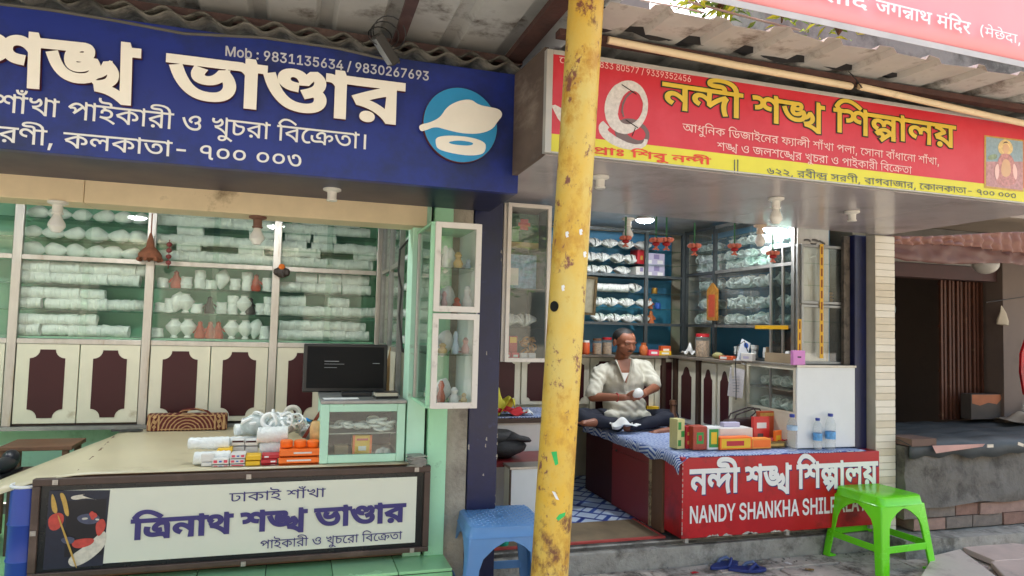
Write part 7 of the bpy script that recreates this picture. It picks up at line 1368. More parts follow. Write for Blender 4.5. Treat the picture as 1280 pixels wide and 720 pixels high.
# head
blob(g, h(0, .012, .028), (.076, .092, .078), MH); blob(g, h(0, -.028, -.030), (.064, .064, .070), MH); blob(g, h(0, -.045, -.078), (.034, .034, .026), MH); blob(g, h(0, -.080, .020), (.050, .013, .012), MH)
blob(g, h(.036, -.052, -.025), (.024, .028, .022), MH, 12); blob(g, h(-.036, -.052, -.025), (.024, .028, .022), MH, 12)
caps(g, h(0, -.085, .008), h(0, -.108, -.032), .009, .013, 10, 4); blob(g, h(.013, -.094, -.034), (.009, .010, .008), MH, 10); blob(g, h(-.013, -.094, -.034), (.009, .010, .008), MH, 10)
blob(g, h(0, -.086, -.061), (.022, .012, .0075), MH, 12); blob(g, h(0, -.086, -.070), (.018, .012, .006), MH, 12)
for s_ in (-1, 1): blob(g, h(s_*.076, .012, -.008), (.010, .020, .032), MH, 12); blob(g, h(s_*.030, -.078, .006), (.014, .010, .008), MH, 10)
# hands with curled fingers round the shell
SC = (HL+HR)*.5+Vector((.0, -.035, .012))
def hand(base, towards, s_):
    d = (towards-base).normalized(); palm = base+d*.045; blob(g, palm, (.036, .024, .030)); caps(g, base, palm, .024, .026)
    for k in range(4):
        z = .024-k*.016; L_ = (.030, .034, .032, .025)[k]; a = palm+d*.02+Vector((0, -.01, z)); b1 = a+d*L_+Vector((0, -.020, .003)); b2 = b1+d*L_*.55+Vector((0, .002-.010, -.004)); b3 = b2+d*L_*.35+Vector((0, .012, -.006))
        caps(g, a, b1, .0095, .0088, 8, 3); caps(g, b1, b2, .0086, .0078, 8, 3); caps(g, b2, b3, .0078, .0066, 8, 3)
    a = base+d*.02+Vector((0, -.018, .024)); b1 = a+d*.030+Vector((0, -.016, .022)); b2 = b1+d*.026+Vector((0, -.004, -.002)); caps(g, a, b1, .012, .010, 8, 3); caps(g, b1, b2, .0098, .008, 8, 3)
hand(HL, HR+Vector((0, -.01, 0)), 1); hand(HR+Vector((.012, .0, 0)), HL+Vector((0, -.01, 0)), -1)
# legs crossed: thighs out to the knees, shins back in, feet
caps(g, PEL+Vector((-.08, -.02, -.02)), KL, .075, .052); caps(g, PEL+Vector((.08, -.02, -.02)), KR, .075, .052)
A1 = P(800, 538, 4.88); A2 = P(752, 531, 4.92)
caps(g, KL+Vector((.02, -.01, -.01)), A2+Vector((.16, -.01, 0)), .048, .034); caps(g, KR+Vector((-.02, -.02, -.01)), A1+Vector((-.10, .03, .02)), .048, .034)
def foot(a, b_, up=0):
    a, b_ = Vector(a), Vector(b_); d = (b_-a).normalized(); caps(g, a, a+(b_-a)*.5, .034, .030); caps(g, a+(b_-a)*.45, b_, .030, .022)
    s_ = d.cross(Vector((0, 0, 1))).normalized()
    for k in range(5): c = b_+s_*(.026-.013*k); caps(g, c, c+d*(.028-.003*k), (.011, .0085, .008, .0075, .007)[k], (.010, .008, .0075, .007, .0065)[k], 8, 3)
foot(P(842, 538, 4.87), P(818, 541, 4.85)); foot(P(742, 528, 4.88), P(729, 529, 4.86))
body = remesh(g, 'body', skin, .0052, 3)
# shirt
def folds(co, nr):
    q_ = noise.noise(co*9+Vector((0, 0, 5)))*.009+noise.noise(co*24)*.006+.004*abs(noise.noise(co*45))+.0035*math.sin(co.z*50+co.x*70+9*noise.noise(co*5)); return co+nr*q_
g = G(); blob(g, CH+Vector((0, .0, 0)), (.192, .125, .185)); blob(g, BE+Vector((0, 0, -.01)), (.185, .145, .13)); blob(g, BE+Vector((0, -.01, -.075)), (.19, .15, .07)); caps(g, SL+Vector((.02, 0, -.01)), SR+Vector((-.02, 0, -.01)), .062, .062); caps(g, SL, SL+(EL-SL)*.8, .062, .060); caps(g, SR, SR+(ER-SR)*.8, .062, .060)
caps(g, SL+(EL-SL)*.70, SL+(EL-SL)*.86, .063, .062); caps(g, SR+(ER-SR)*.70, SR+(ER-SR)*.86, .063, .062)
blob(g, NK+Vector((0, .02, -.015)), (.080, .070, .040)); caps(g, NK+Vector((0, .015, -.025)), SL, .060, .060); caps(g, NK+Vector((0, .015, -.025)), SR, .060, .060); blob(g, P(762, 520, 5.08), (.11, .07, .04)); blob(g, P(802, 520, 5.1), (.10, .07, .04))
shirt = remesh(g, 'shirt', shirtm, .009, 5, folds)
# open neck: a V of skin in front of the shirt, collar and placket
nf = lambda px, py, dy=0: P(px, py, 5.09+dy)-O
g = G(); g.add([nf(772, 450, .03), nf(789, 448, .03), nf(787, 463, -.008), nf(783, 479, -.015), nf(776, 463, -.006)], [(0, 4, 2, 1), (4, 3, 2)]); o = g.build('open_neck_skin', skin, man, clean=False); o.modifiers.new('s', 'SOLIDIFY').thickness = .012
g = G(); g.tube([nf(770, 450, .05), nf(772, 455, .008), nf(776, 465, -.014), nf(782, 481, -.024)], [.005, .006, .005, .003], 8); g.tube([nf(790, 448, .045), nf(790, 454, .005), nf(788, 466, -.014), nf(784, 481, -.024)], [.005, .006, .005, .003], 8); g.build('collar', shirtm, man, smooth=True)
g = G(); g.tube([nf(780, 482, -.024), nf(783, 500, -.04), nf(784, 512, -.05)], [.005, .005, .004], 8); g.build('button_placket', shirtm, man, smooth=True)
g = G(); g.add([nf(777, 466, -.012), nf(786, 466, -.012), nf(781, 477, -.02)], [(0, 2, 1)]); o = g.build('undershirt', white, man, clean=False); o.modifiers.new('s', 'SOLIDIFY').thickness = .004
# trousers
g = G(); blob(g, PEL+Vector((0, 0, -.005)), (.19, .15, .095)); caps(g, PEL+Vector((-.08, -.03, -.01)), KL, .088, .064); caps(g, PEL+Vector((.08, -.03, -.01)), KR, .088, .064); caps(g, KL+Vector((.02, -.01, -.01)), A2+Vector((.13, -.01, 0)), .058, .048); caps(g, KR+Vector((-.02, -.02, -.01)), A1+Vector((-.06, .03, .02)), .058, .048)
g.v = [(a, b_, max(c, .002)) for a, b_, c in g.v]
tr_ = remesh(g, 'trousers', trou, .010, 4, lambda co, nr: co+nr*(noise.noise(co*8)*.012+.004*math.sin(co.x*40+co.y*30)))
# hair: back and sides, receding front
g = G(); blob(g, h(0, .022, .034), (.079, .092, .082), MH, 22)
hv = []
hair = remesh(g, 'hair', hairm, .006, 1)
bm = bmesh.new(); bm.from_mesh(hair.data); inv = MH.inverted(); dl = []
for v in bm.verts:
    q_ = inv @ (v.co+O-HC); front = q_.y < -.030 and q_.z < .085
    if front or q_.z < -.035 or (q_.z < .012 and q_.y < .018): dl.append(v)
bmesh.ops.delete(bm, geom=dl, context='VERTS'); bm.to_mesh(hair.data); bm.free()
g = G(); g.tube([h(-.026, -.096, -.052)-O, h(-.012, -.101, -.046)-O, h(0, -.103, -.047)-O, h(.012, -.101, -.046)-O, h(.026, -.096, -.052)-O], [.002, .0052, .0055, .0052, .002], 8); g.build('moustache', hairm, man, smooth=True)
for s_ in (-1, 1):
    g = G(); g.tube([h(s_*.048, -.084, .024)-O, h(s_*.032, -.096, .030)-O, h(s_*.014, -.100, .026)-O], [.001, .0025, .002], 6); g.build('eyebrow', hairm, man, smooth=True)
    g = G(); g.ell(h(s_*.030, -.083, .007)-O, (.010, .005, .0042), 10, 0, MH); g.build('eye', mat('eye white', 'b8aca0', .2), man, smooth='all'); g = G(); g.ell(h(s_*.030+.003, -.0885, .006)-O, (.005, .002, .005), 8, 0, MH); g.build('iris', mat('dark iris', (.01, .008, .006), .2), man, smooth='all')
g = G(); g.ell(h(0, -.098, .036)-O, (.003, .0015, .004), 6, 0, MH); 
g = G(); g.torus(EL*.25+HL*.75-O, .031, .005, 16, 6, 0, Matrix.Rotation(R(90), 3, 'Y'), 1); g.build('red_thread', redc, man, smooth=True)
# the shell he holds and the cloth in his lap
g = G(); g.lathe([(0, -.05), (.012, -.045), (.03, -.02), (.038, .005), (.032, .03), (.015, .045), (0, .05)], n=16, axis='x'); o = g.build('conch_shell', shellw, None, SC+Vector((.012, -.012, .012)), (0, R(-25), .3), smooth='all', jit=.004); tag(o, 'white conch shell held in both hands of the seated man', 'conch shell')
rag('white_cloth', 'crumpled white cloth lying in the lap of the seated man', 'cloth', mat('soft white cloth', (.72, .73, .72), .8, var=.03), (P(780, 532, 4.84).x, 4.84, .742), (.24, .13, .07), 71)
# ================================================================== NEIGHBOUR ON THE RIGHT
ns = empty('shop_room', 'dark closed neighbouring shop at the far right behind the cloth valance', 'shop room', (5.2, 5, .16)); CUR = ns
pkw = mat('dusty brown pink wall', '716259', .8, var=.12, scale=3, dirt='6b5d54', dirt_amt=.45); palew = mat('pale pink wall', 'a39383', .75, var=.08, dirt='8f8072', dirt_amt=.38)
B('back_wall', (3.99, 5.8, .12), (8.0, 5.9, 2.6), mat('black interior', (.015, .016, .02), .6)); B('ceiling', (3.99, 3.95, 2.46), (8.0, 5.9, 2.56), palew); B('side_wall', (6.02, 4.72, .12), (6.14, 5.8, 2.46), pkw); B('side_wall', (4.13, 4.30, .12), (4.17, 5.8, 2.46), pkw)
B('pier', (6.0, 4.55, .12), (6.34, 4.71, 2.46), pkw); B('front_wall', (6.345, 4.60, .12), (8.0, 4.71, 2.46), palew); B('lintel', (4.06, 4.60, 2.02), (5.995, 4.7, 2.14), mat('dark maroon lintel', '4c3230', .6, var=.2)); B('upper_wall', (4.06, 4.61, 2.145), (5.995, 4.69, 2.455), mat('grey white wall', '8f8b85', .8))
gt = empty('folding_gate', 'brown steel folding gate with vertical bars, half drawn, far right', 'gate', (5.7, 4.75, .78)); gm = mat('brown painted steel', '5a3526', .55, var=.25, scale=12, dirt='8a6b4f', dirt_amt=.35, dirt_scale=14)
for i in range(11): G().box(5.50+i*.048-5.7, -.012+.006*(i % 2), 0, 5.50+i*.048+.022-5.7, .012+.006*(i % 2), 1.24).build('bar', gm, gt)
for z in (.02, .42, .82, 1.20): G().box(-.2, .019, z, .33, .023, z+.02).build('cross_strip', gm, gt)
G().box(-1.6, -.01, 1.245, .36, .03, 1.275).build('top_rail', gm, gt)
for i, x in enumerate((4.62, 4.82, 5.08)):
    t = empty('hanging_ornament', ('left', 'middle', 'right')[i]+' of three small glassy ornaments hanging in the dark doorway', 'ornament', (x, 4.85, 1.86)); g = G(); g.tube([(0, 0, .14), (0, 0, 0)], .002, 4); g.lathe([(0, -.16), (.016, -.14), (.02, -.10), (.008, -.07), (.014, -.04), (.006, 0)], n=8); g.build('drop', mat('dim glass bead', '6f7d84', .2), t, smooth=True)
cbx = empty('carton_box', 'worn dark carton with torn orange label in front of the gate', 'box', (5.85, 4.58, .80)); G().box(-.20, 0, 0, .18, .10, .22).build('carton_body', mat('dark grey carton', '4f463f', .8, var=.2), cbx, bevel=.004)
G().add([(-.19, -.0015, .14), (-.10, -.0015, .12), (.0, -.0015, .145), (.10, -.0015, .13), (.16, -.0015, .18), (.14, -.0015, .215), (-.19, -.0015, .215)], [(0, 1, 2, 3, 4, 5, 6)]).build('torn_label', mat('torn orange label', 'a3623f', .7, var=.2), cbx, clean=False)
rag('sack', 'pale crumpled sack lying before the pink pier at far right', 'sack', mat('pale jute', '9c8d7b', .85, var=.15), (6.05, 4.42, .80), (.42, .26, .09), 51)
g = G(); g.lathe([(0, 0), (.035, 0), (.035, .12), (.015, .16), (.015, .18), (0, .18)], n=12); o = g.build('plastic_bottle', wrap, None, (6.20, 4.50, .80), smooth=True); tag(o, 'dull empty plastic bottle beside the pale sack at far right', 'bottle')
rag('brown_cloth', 'flat brown cloth heap at the far right end of the platform', 'cloth', mat('brown cloth', '7a5b48', .85, var=.2), (6.35, 4.35, .79), (.5, .3, .06), 61)
p = atY(1253, 385, 4.5); g = G(); g.v = []; g.lathe([(.004, 0), (.03, -.06), (.065, -.14), (.06, -.17), (0, -.17)][::-1], n=9, sy=.4); o = g.build('hanging_cloth', mat('cream rag', 'b3a58f', .8, var=.1), None, (p.x, 4.5, p.z+.02), smooth=True, jit=.02); tag(o, 'small cream rag hanging from a wire at far right', 'cloth')
a, b2 = atY(1232, 378, 4.5), atY(1300, 368, 4.5); g = G(); g.tube([a, b2], .004, 5); o = g.build('wire', cable); tag(o, 'thin black wire carrying the cream rag at far right', 'wire')
p = atY(1283, 450, 4.1); g = G(); g.prism([(.22, -.28), (-.02, -.28), (-.06, -.1), (-.05, .05), (0, .16), (.08, .24), (.22, .28)], 0, .02); g.prism([(.10, -.06), (.03, -.03), (.03, .03), (.10, .06)], -.002, .0, 0); o = g.build('red_board', mat('red enamel paint', ''), None, (p.x, 4.1, p.z)); tag(o, 'rounded red board cut by the right edge of the photo', 'board')
g = G(); g.ell((0, 0, 0), (.10, .10, .085), 16); pp_ = atY(1232, 330, 4.3); o = g.build('globe_lamp', mat('milky lamp globe', 'b3aea4', .3), None, (pp_.x, 4.3, pp_.z), smooth='all'); tag(o, 'unlit milky globe lamp under the valance at far right', 'lamp')
# valance: pleated brown pink satin
def valance(name, label, x0, x1, y0, y1, ztop, zbot, m, amp=.025, fr=26, seed=0):
    n = 150; V = []; F = []; rows = 9
    for j in range(rows+1):
        t = j/rows
        for i in range(n+1):
            s = i/n; x = x0+(x1-x0)*s; y_ = y0+(y1-y0)*s; zt_ = ztop[0]+(ztop[1]-ztop[0])*s+.015*math.sin(s*9+seed); zb_ = zbot[0]+(zbot[1]-zbot[0])*s+.012*math.sin(s*14+1+seed)+.012*noise.noise(Vector((s*20, seed, 0)))
            f = amp*math.sin(s*fr*6.28/2+2*noise.noise(Vector((s*6, t*2, seed))))*(.4+.6*t)+.02*noise.noise(Vector((s*30, t*3, seed)))
            V.append((x, y_+f, zt_+(zb_-zt_)*t+.006*noise.noise(Vector((s*40, t*6, 3)))))
    for j in range(rows):
        for i in range(n): a = j*(n+1)+i; F.append((a, a+1, a+n+2, a+n+1))
    o = G().add(V, F).build(name, m, None, smooth='all', clean=False); md = o.modifiers.new('s', 'SOLIDIFY'); md.thickness = .003; return o
satin = mat('brown pink satin', '8c6154', .42, var=.12, scale=6)
a, b2 = atY(1122, 292, 3.95), atY(1280, 300, 3.95)
o = valance('valance_cloth', '', 4.13, 7.0, 4.02, 3.98, (2.235, 2.36), (2.07, 2.12), mat('dull brown satin', '6d4a44', .5, var=.12), .008, 18, 1); tag(o, 'flat brown band of the cloth valance under the sign at right', 'cloth')
o = valance('valance_frill', '', 4.13, 7.0, 3.97, 3.88, (2.25, 2.44), (2.19, 2.20), satin, .022, 60, 4); tag(o, 'gathered pinkish satin frill along the top of the cloth valance', 'cloth')
# grey platform of the neighbour
npf = empty('masonry_platform', 'rough grey cement platform on bricks below the dark neighbouring shop', 'platform', (5.2, 4.0, .12))
roughc = mat('rough grey cement', '6f6a63', .9, var=.22, scale=5, bump=.9, bscale=35, dirt='4d4943', dirt_amt=.46, dirt_scale=4)
def lumpy(x0, y0, z0, x1, y1, z1, seed, amp, nx=30, nz=10, m=None, nm='block', par=None, loc=(0, 0, 0)):
    V = []; F = []; pro = [(y1, z0), (y0+.01, z0)]+[(y0, z0+(z1-z0)*k/nz) for k in range(nz+1)]+[(y0+.02, z1), (y1, z1)]
    for i in range(nx+1):
        x = x0+(x1-x0)*i/nx
        for y_, z_ in pro: q_ = noise.noise_vector(Vector((x*3+seed, y_*3, z_*5))); q2 = noise.noise_vector(Vector((x*11+seed, y_*9, z_*14))); V.append((x+(q_.x*amp if 0 < i < nx else 0), y_+q_.y*amp+q2.y*amp*.4, z_+q_.z*amp*.6))
    n = len(pro)
    for i in range(nx):
        for k in range(n-1): a = i*n+k; F.append((a, a+n, a+n+1, a+1))
    F.append(tuple(range(n))); F.append(tuple(nx*n+k for k in range(n))[::-1])
    return G().add(V, F).build(nm, m, par, loc=loc, smooth=True)
lumpy(4.13-5.2, -.15, .185, 6.6-5.2, .9, .62, 2, .035, 60, 14, roughc, 'cement_body', npf)
brick_m = [mat('worn brick a', '8a6a5c', .85, var=.25, scale=14, bump=.5), mat('worn brick b', '7a6f66', .85, var=.25, scale=14, bump=.5), mat('worn brick c', '9a7d70', .85, var=.2, scale=14, bump=.5)]
for r_ in range(2):
    x = 4.14+(.0 if r_ else .1)
    while x < 6.4:
        L_ = random.uniform(.22, .30); o = lumpy(0, 0, 0, L_-.012, .3, .082, x*3, .008, 5, 3, random.choice(brick_m), 'brick', npf, loc=(x-5.2, -.13+random.uniform(-.015, .01), .012+r_*.088)); x += L_
tarp = mat('dark grey tarpaulin', '3d4244', .6, var=.2, scale=5, bump=.4, bscale=14)
V = []; F = []; nx, ny = 60, 22
for j in range(ny+1):
    for i in range(nx+1):
        x = 4.135+2.7*i/nx; y_ = 3.82+.86*j/ny; z = .765+.018*noise.noise(Vector((x*4, y_*7, 1)))+.012*math.sin(y_*34+2*noise.noise(Vector((x*2, y_, 0))))
        if j == 0: z -= .10+.05*noise.noise(Vector((x*5, 0, 9))); y_ -= .0
        if j == 1: z -= .01; y_ -= .045
        V.append((x, y_, z))
for j in range(ny):
    for i in range(nx): a = j*(nx+1)+i; F.append((a, a+1, a+nx+2, a+nx+1))
o = G().add(V, F).build('tarpaulin', tarp, None, smooth='all', clean=False); md = o.modifiers.new('s', 'SOLIDIFY'); md.thickness = .004; tag(o, 'dark grey tarpaulin spread over the cement platform at right', 'tarpaulin')
o = lumpy(4.14, 3.80, .74, 4.36, 4.0, .79, 7, .012, 8, 3, mat('brown paper scrap', '6e564a', .8), 'cardboard_scrap'); tag(o, 'brown crumpled scrap at the left end of the tarpaulin edge', 'scrap')
o = G().add([(4.34, 3.786, .69), (4.78, 3.790, .725), (4.80, 3.785, .745), (4.30, 3.781, .745)], [(0, 1, 2, 3)]).build('pink_sheet', mat('pink paper', 'c79a90', .6), None, clean=False); o.modifiers.new('s', 'SOLIDIFY').thickness = .002; tag(o, 'pale pink paper strip hanging under the tarpaulin edge', 'paper')
for i, (px, py) in enumerate(((1238, 558), (1276, 556))): p = atY(px, py, 3.76); o = G().box(-.03, 0, -.008, .03, .004, .014).build('foil_scrap', alu, None, p, (0, .3*i, 0)); tag(o, ('left', 'right')[i]+' bright foil scrap on the tarpaulin edge', 'scrap')
# broken ground right of the step, slabs
o = lumpy(4.0, 3.72, -.02, 6.5, 4.1, .12, 12, .02, 40, 4, concrete, 'kerb'); tag(o, kind='structure')
slabm = [mat('pinkish white marble a', 'cfc0b4', .45, var=.10, scale=6, bump=.1, dirt='a8948a', dirt_amt=.4, dirt_scale=3), mat('pinkish white marble b', 'c4aea2', .5, var=.12, scale=7, bump=.1, dirt='8d8078', dirt_amt=.4, dirt_scale=4)]
def slab(pts, z, th, label, m):
    p3 = [atZ(x, y, z) for x, y in pts]; g = G(); n = len(p3); g.quadbox([(q_.x, q_.y, z-th) for q_ in p3], (0, 0, th)); o = g.build('stone_slab', m, None, bevel=.006, jit=.006); tag(o, label, 'stone slab')
slab([(1168, 694), (1200, 686), (1255, 726), (1205, 745), (1150, 720)], .06, .05, 'pinkish white broken slab nearest the green stool', slabm[0])
slab([(1203, 684), (1262, 678), (1310, 684), (1300, 697), (1243, 700)], .05, .04, 'long pale slab at the back of the slab pile', slabm[1])
slab([(1238, 702), (1300, 697), (1330, 735), (1262, 728)], .045, .04, 'front right pinkish slab at the corner of the photo', slabm[1])
o = lumpy(4.06, 3.38, -.03, 4.30, 3.60, .05, 33, .03, 10, 4, mat('pink rubble', 'a58d84', .85, var=.3, scale=20), 'rubble_block'); tag(o, 'rough lump of rubble under the left corner of the slabs', 'rubble')
# ================================================================== STOOLS
def stool(label, loc, rz, W, H, m, splay=.055, topbump=False):
    t = empty('plastic_stool', label, 'stool', loc, rz); w2 = W/2; b = .018
    g = G(); sd_ = .055
    def ring(k, z, r=.04, n=5):
        pts = []
        for cx_, cy_, a0 in ((k-r, k-r, 0), (-k+r, k-r, 90), (-k+r, -k+r, 180), (k-r, -k+r, 270)):
            for i in range(n+1): a = R(a0+90*i/n); pts.append((cx_+r*math.cos(a), cy_+r*math.sin(a), z))
        return pts
    rings = [ring(w2-.012, H-.001), ring(w2-.004, H-.006), ring(w2+.004, H-.05), ring(w2+.010, H-.056)]
    V = [q_ for r_ in rings for q_ in r_]; n = len(rings[0]); F = [tuple(range(n))]
    for k in range(len(rings)-1):
        for i in range(n): F.append((k*n+i, (k+1)*n+i, (k+1)*n+(i+1) % n, k*n+(i+1) % n))
    g.add(V, F); 
    if topbump:
        nn = 17
        for i in range(nn):
            for j in range(nn):
                if (i+j) % 2: continue
                x, y_ = -w2+.025+(W-.05)*i/(nn-1), -w2+.025+(W-.05)*j/(nn-1)
                if abs(x) < .03 and abs(y_) < .03: continue
                s_ = .0088; g.add([(x-s_, y_, H-.001), (x, y_-s_, H-.001), (x+s_, y_, H-.001), (x, y_+s_, H-.001), (x, y_, H+.0032)], [(0, 1, 4), (1, 2, 4), (2, 3, 4), (3, 0, 4)])
        g.lathe([(.016, H+.0005), (.018, H+.002), (.022, H+.001)], n=16, mi=1); g.lathe([(0, H+.0002), (.0155, H+.0004)], n=14, mi=2)
    g.build('seat', [m, m, dark], t, smooth=True)
    # legs: L-section, splayed
    top = w2+.006; bot = w2+splay
    for sx_ in (-1, 1):
        for sy_ in (-1, 1):
            g = G(); N_ = 9; V = []; F = []
            for k in range(N_+1):
                tt = k/N_; z = (H-.054)*(1-tt); o_ = top+(bot-top)*tt; wl = .155*max(0, 1-tt*3.2)**2+.072-.014*tt; th = .010; r = .012
                sec = [(o_, o_-wl), (o_, o_-r), (o_-r*.3, o_-r*.3), (o_-r, o_), (o_-wl, o_), (o_-wl, o_-th), (o_-th-.004, o_-th-.004), (o_-th, o_-wl)]
                V += [(sx_*a, sy_*c, z) for a, c in sec]
            n = 8
            for k in range(N_):
                for i in range(n): F.append((k*n+i, k*n+(i+1) % n, (k+1)*n+(i+1) % n, (k+1)*n+i))
            F.append(tuple(range(n))); F.append(tuple(N_*n+i for i in range(n))[::-1]); g.add(V, F)
            g.box(sx_*bot-(.062 if sx_ > 0 else -.008), sy_*bot-(.062 if sy_ > 0 else -.008), 0, sx_*bot-(-.008 if sx_ > 0 else -.062), sy_*bot-(-.008 if sy_ > 0 else -.062), .012)
            g.build('leg', m, t, smooth=True, bevel=.0015, bseg=1)
    zc = H*.33; kk = top+(bot-top)*(1-zc/(H-.054))
    for sx_, sy_ in ((1, 0), (-1, 0), (0, 1), (0, -1)):
        g = G(); a = kk-.05
        if sx_: g.box(min(sx_*(kk-.012), sx_*(kk-.001)), -a, zc-.022, max(sx_*(kk-.012), sx_*(kk-.001)), a, zc+.022)
        else: g.box(-a, min(sy_*(kk-.012), sy_*(kk-.001)), zc-.022, a, max(sy_*(kk-.012), sy_*(kk-.001)), zc+.022)
        g.build('brace', m, t, bevel=.004)
    # arched aprons between the legs
    for rot in range(4):
        g = G(); a0 = top-.05; V = []; F = []; nA = 14
        for i in range(nA+1):
            u = -1+2*i/nA; x = u*(top-.075); zb = H-.075-.055*abs(u)**3
            V += [(x, top-.003, H-.054), (x, top+.003, zb), (x, top-.008, zb), (x, top-.010, H-.054)]
        for i in range(nA): F += [(4*i+k, 4*(i+1)+k, 4*(i+1)+(k+1) % 4, 4*i+(k+1) % 4) for k in range(4)]
        F += [(0, 1, 2, 3), (4*nA+3, 4*nA+2, 4*nA+1, 4*nA)]
        g.add(V, F); g.build('apron', m, t, rot=(0, 0, R(90*rot)), smooth=True)
    return t
stool('bright green plastic stool standing before the red counter', (3.772, 3.735, 0), R(4), .375, .475, mat('lime green plastic', '6fdd1c', .26, var=.04, scale=3, coat=.1), .055)
stool('blue plastic stool with dotted seat standing behind the yellow pole', (1.075, 3.55, 0), R(-3), .40, .505, mat('dusty blue plastic', '5b89ba', .35, var=.06, scale=4, dirt='6b93bd', dirt_amt=.35), .05, True)
# slippers
def slipper(px, py, rz, label):
    p = atZ(px, py, .01); t = empty('flip_flop', label, 'slipper', (p.x, p.y, .004), rz); bl_ = mat('navy rubber', '1d2f6e', .55, var=.12, scale=20)
    V = []; n = 20
    for z in (0, .018):
        for i in range(n): a = 2*math.pi*i/n; x = .125*math.cos(a); V.append((x, (.042+.010*math.cos(a)-.006*math.cos(2*a))*math.sin(a), z))
    g = G(); g.add(V, [tuple(range(n))[::-1], tuple(range(n, 2*n))]+[(i, (i+1) % n, n+(i+1) % n, n+i) for i in range(n)]); g.build('sole', bl_, t, bevel=.003)
    for s_ in (-1, 1): g = G(); g.tube([(-.01, s_*.042, .012), (.01, s_*.040, .032), (.045, s_*.02, .048), (.075, 0, .020)], [.009, .011, .010, .006], 8); g.build('strap', mat('pale grey blue strap', '5d6f96', .4) if s_ > 0 else bl_, t, smooth=True)
slipper(905, 707, R(15), 'left navy rubber flip flop on the pavement below the red counter'); slipper(934, 712, R(-12), 'right navy rubber flip flop on the pavement, nearer the stool')
# litter and grit on the pavement
rl = random.Random(11); g = G()
for k in range(260):
    x, y_ = rl.uniform(1.3, 5.0), rl.uniform(2.4, 3.94) if k % 3 else rl.uniform(3.85, 3.95); s_ = rl.uniform(.002, .007); a = rl.uniform(0, 6)
    g.quadbox([(x+s_*1.3*math.cos(a+q_), y_+s_*math.sin(a+q_), .003) for q_ in (0, 1.4, 2.9, 4.5)], (0, 0, s_*.8), rl.choice((0, 0, 1)))
o = g.build('grit', [mat('grey grit', '6f6960', .9), mat('pale grit', 'a39c90', .9)], clean=False); o['kind'] = 'stuff'
for i, (px, py, m_, l_) in enumerate(((770, 712, mat('dry leaf', '7a5f35', .8), 'dry curled leaf on the pavement near the yellow pole'), (838, 700, mat('dry leaf', ''), 'dry leaf by the step left of the flip flops'), (985, 704, wc, 'small white paper scrap on the pavement right of the flip flops'), (1012, 712, mat('dry leaf', ''), 'dry leaf beside the front left leg of green stool'), (868, 716, redc, 'tiny red wrapper scrap below the flip flops'))):
    p = atZ(px, py, .006); rag('litter_scrap', l_, 'litter', m_, (p.x, p.y, .005), (.05, .028, .010), 80+i, i*.8)
# ================================================================== YELLOW POLE
def polemat():
    m = mat('scuffed yellow paint', 'd2a52c', .5, var=.10, scale=4); t = m.node_tree; b = t.nodes['Principled BSDF']; N = t.nodes.new; L = t.links.new
    tc = N('ShaderNodeTexCoord'); mp = N('ShaderNodeMapping'); mp.inputs['Scale'].default_value = (1, 1, .7); L(tc.outputs['Object'], mp.inputs[0])
    src = b.inputs['Base Color'].links[0].from_socket
    def layer(src, scale, lo, hi, col, seed, det=9):
        n = N('ShaderNodeTexNoise'); n.inputs['Scale'].default_value = scale; n.inputs['Detail'].default_value = det; n.inputs['Roughness'].default_value = .72; n.noise_dimensions = '4D'; n.inputs['W'].default_value = seed; L(mp.outputs[0], n.inputs[0])
        r = N('ShaderNodeMapRange'); r.inputs[1].default_value = lo; r.inputs[2].default_value = hi; L(n.outputs[0], r.inputs[0])
        x = N('ShaderNodeMix'); x.data_type = 'RGBA'; L(src, x.inputs[6]); x.inputs[7].default_value = (*srgb(col), 1); L(r.outputs[0], x.inputs[0]); return x.outputs[2], r.outputs[0]
    s, _ = layer(src, 2.2, .38, .62, 'cdb868', 1)       # sun-bleached patches
    s, _ = layer(s, 7, .50, .60, 'b98a2c', 2)
    s, f1 = layer(s, 14, .565, .61, '7a4a3c', 3)
    s, _ = layer(s, 30, .655, .69, '5a3a4a', 5)
    # heavier rust in the lower part
    sep = N('ShaderNodeSeparateXYZ'); L(tc.outputs['Object'], sep.inputs[0]); mr = N('ShaderNodeMapRange'); mr.inputs[1].default_value = 1.2; mr.inputs[2].default_value = .3; mr.inputs[3].default_value = 0; mr.inputs[4].default_value = .13; L(sep.outputs[2], mr.inputs[0])
    n = N('ShaderNodeTexNoise'); n.inputs['Scale'].default_value = 10; n.inputs['Detail'].default_value = 10; n.inputs['Roughness'].default_value = .75; L(mp.outputs[0], n.inputs[0]); ad = N('ShaderNodeMath'); L(n.outputs[0], ad.inputs[0]); L(mr.outputs[0], ad.inputs[1])
    r = N('ShaderNodeMapRange'); r.inputs[1].default_value = .60; r.inputs[2].default_value = .70; L(ad.outputs[0], r.inputs[0]); x = N('ShaderNodeMix'); x.data_type = 'RGBA'; L(s, x.inputs[6]); x.inputs[7].default_value = (*srgb('6e4428'), 1); L(r.outputs[0], x.inputs[0]); L(x.outputs[2], b.inputs['Base Color'])
    bp = N('ShaderNodeBump'); bp.inputs['Strength'].default_value = .4; bp.inputs['Distance'].default_value = .003; L(ad.outputs[0], bp.inputs['Height']); L(bp.outputs[0], b.inputs['Normal'])
    return m
yp = empty('yellow_pole', 'scuffed yellow steel pole with rust patches standing between the shops', 'pole', (.872, 2.35, 0))
p0, p1 = Vector((.872, 2.35, 0)), Vector((.998, 2.35, 2.80)); n_ = 24
g = G(); g.tube([Vector((0, 0, 0)), (p1-p0)*.25, (p1-p0)*.5, (p1-p0)*.75, (p1-p0)], .067, 32); g.build('tube', polemat(), yp, smooth=True)
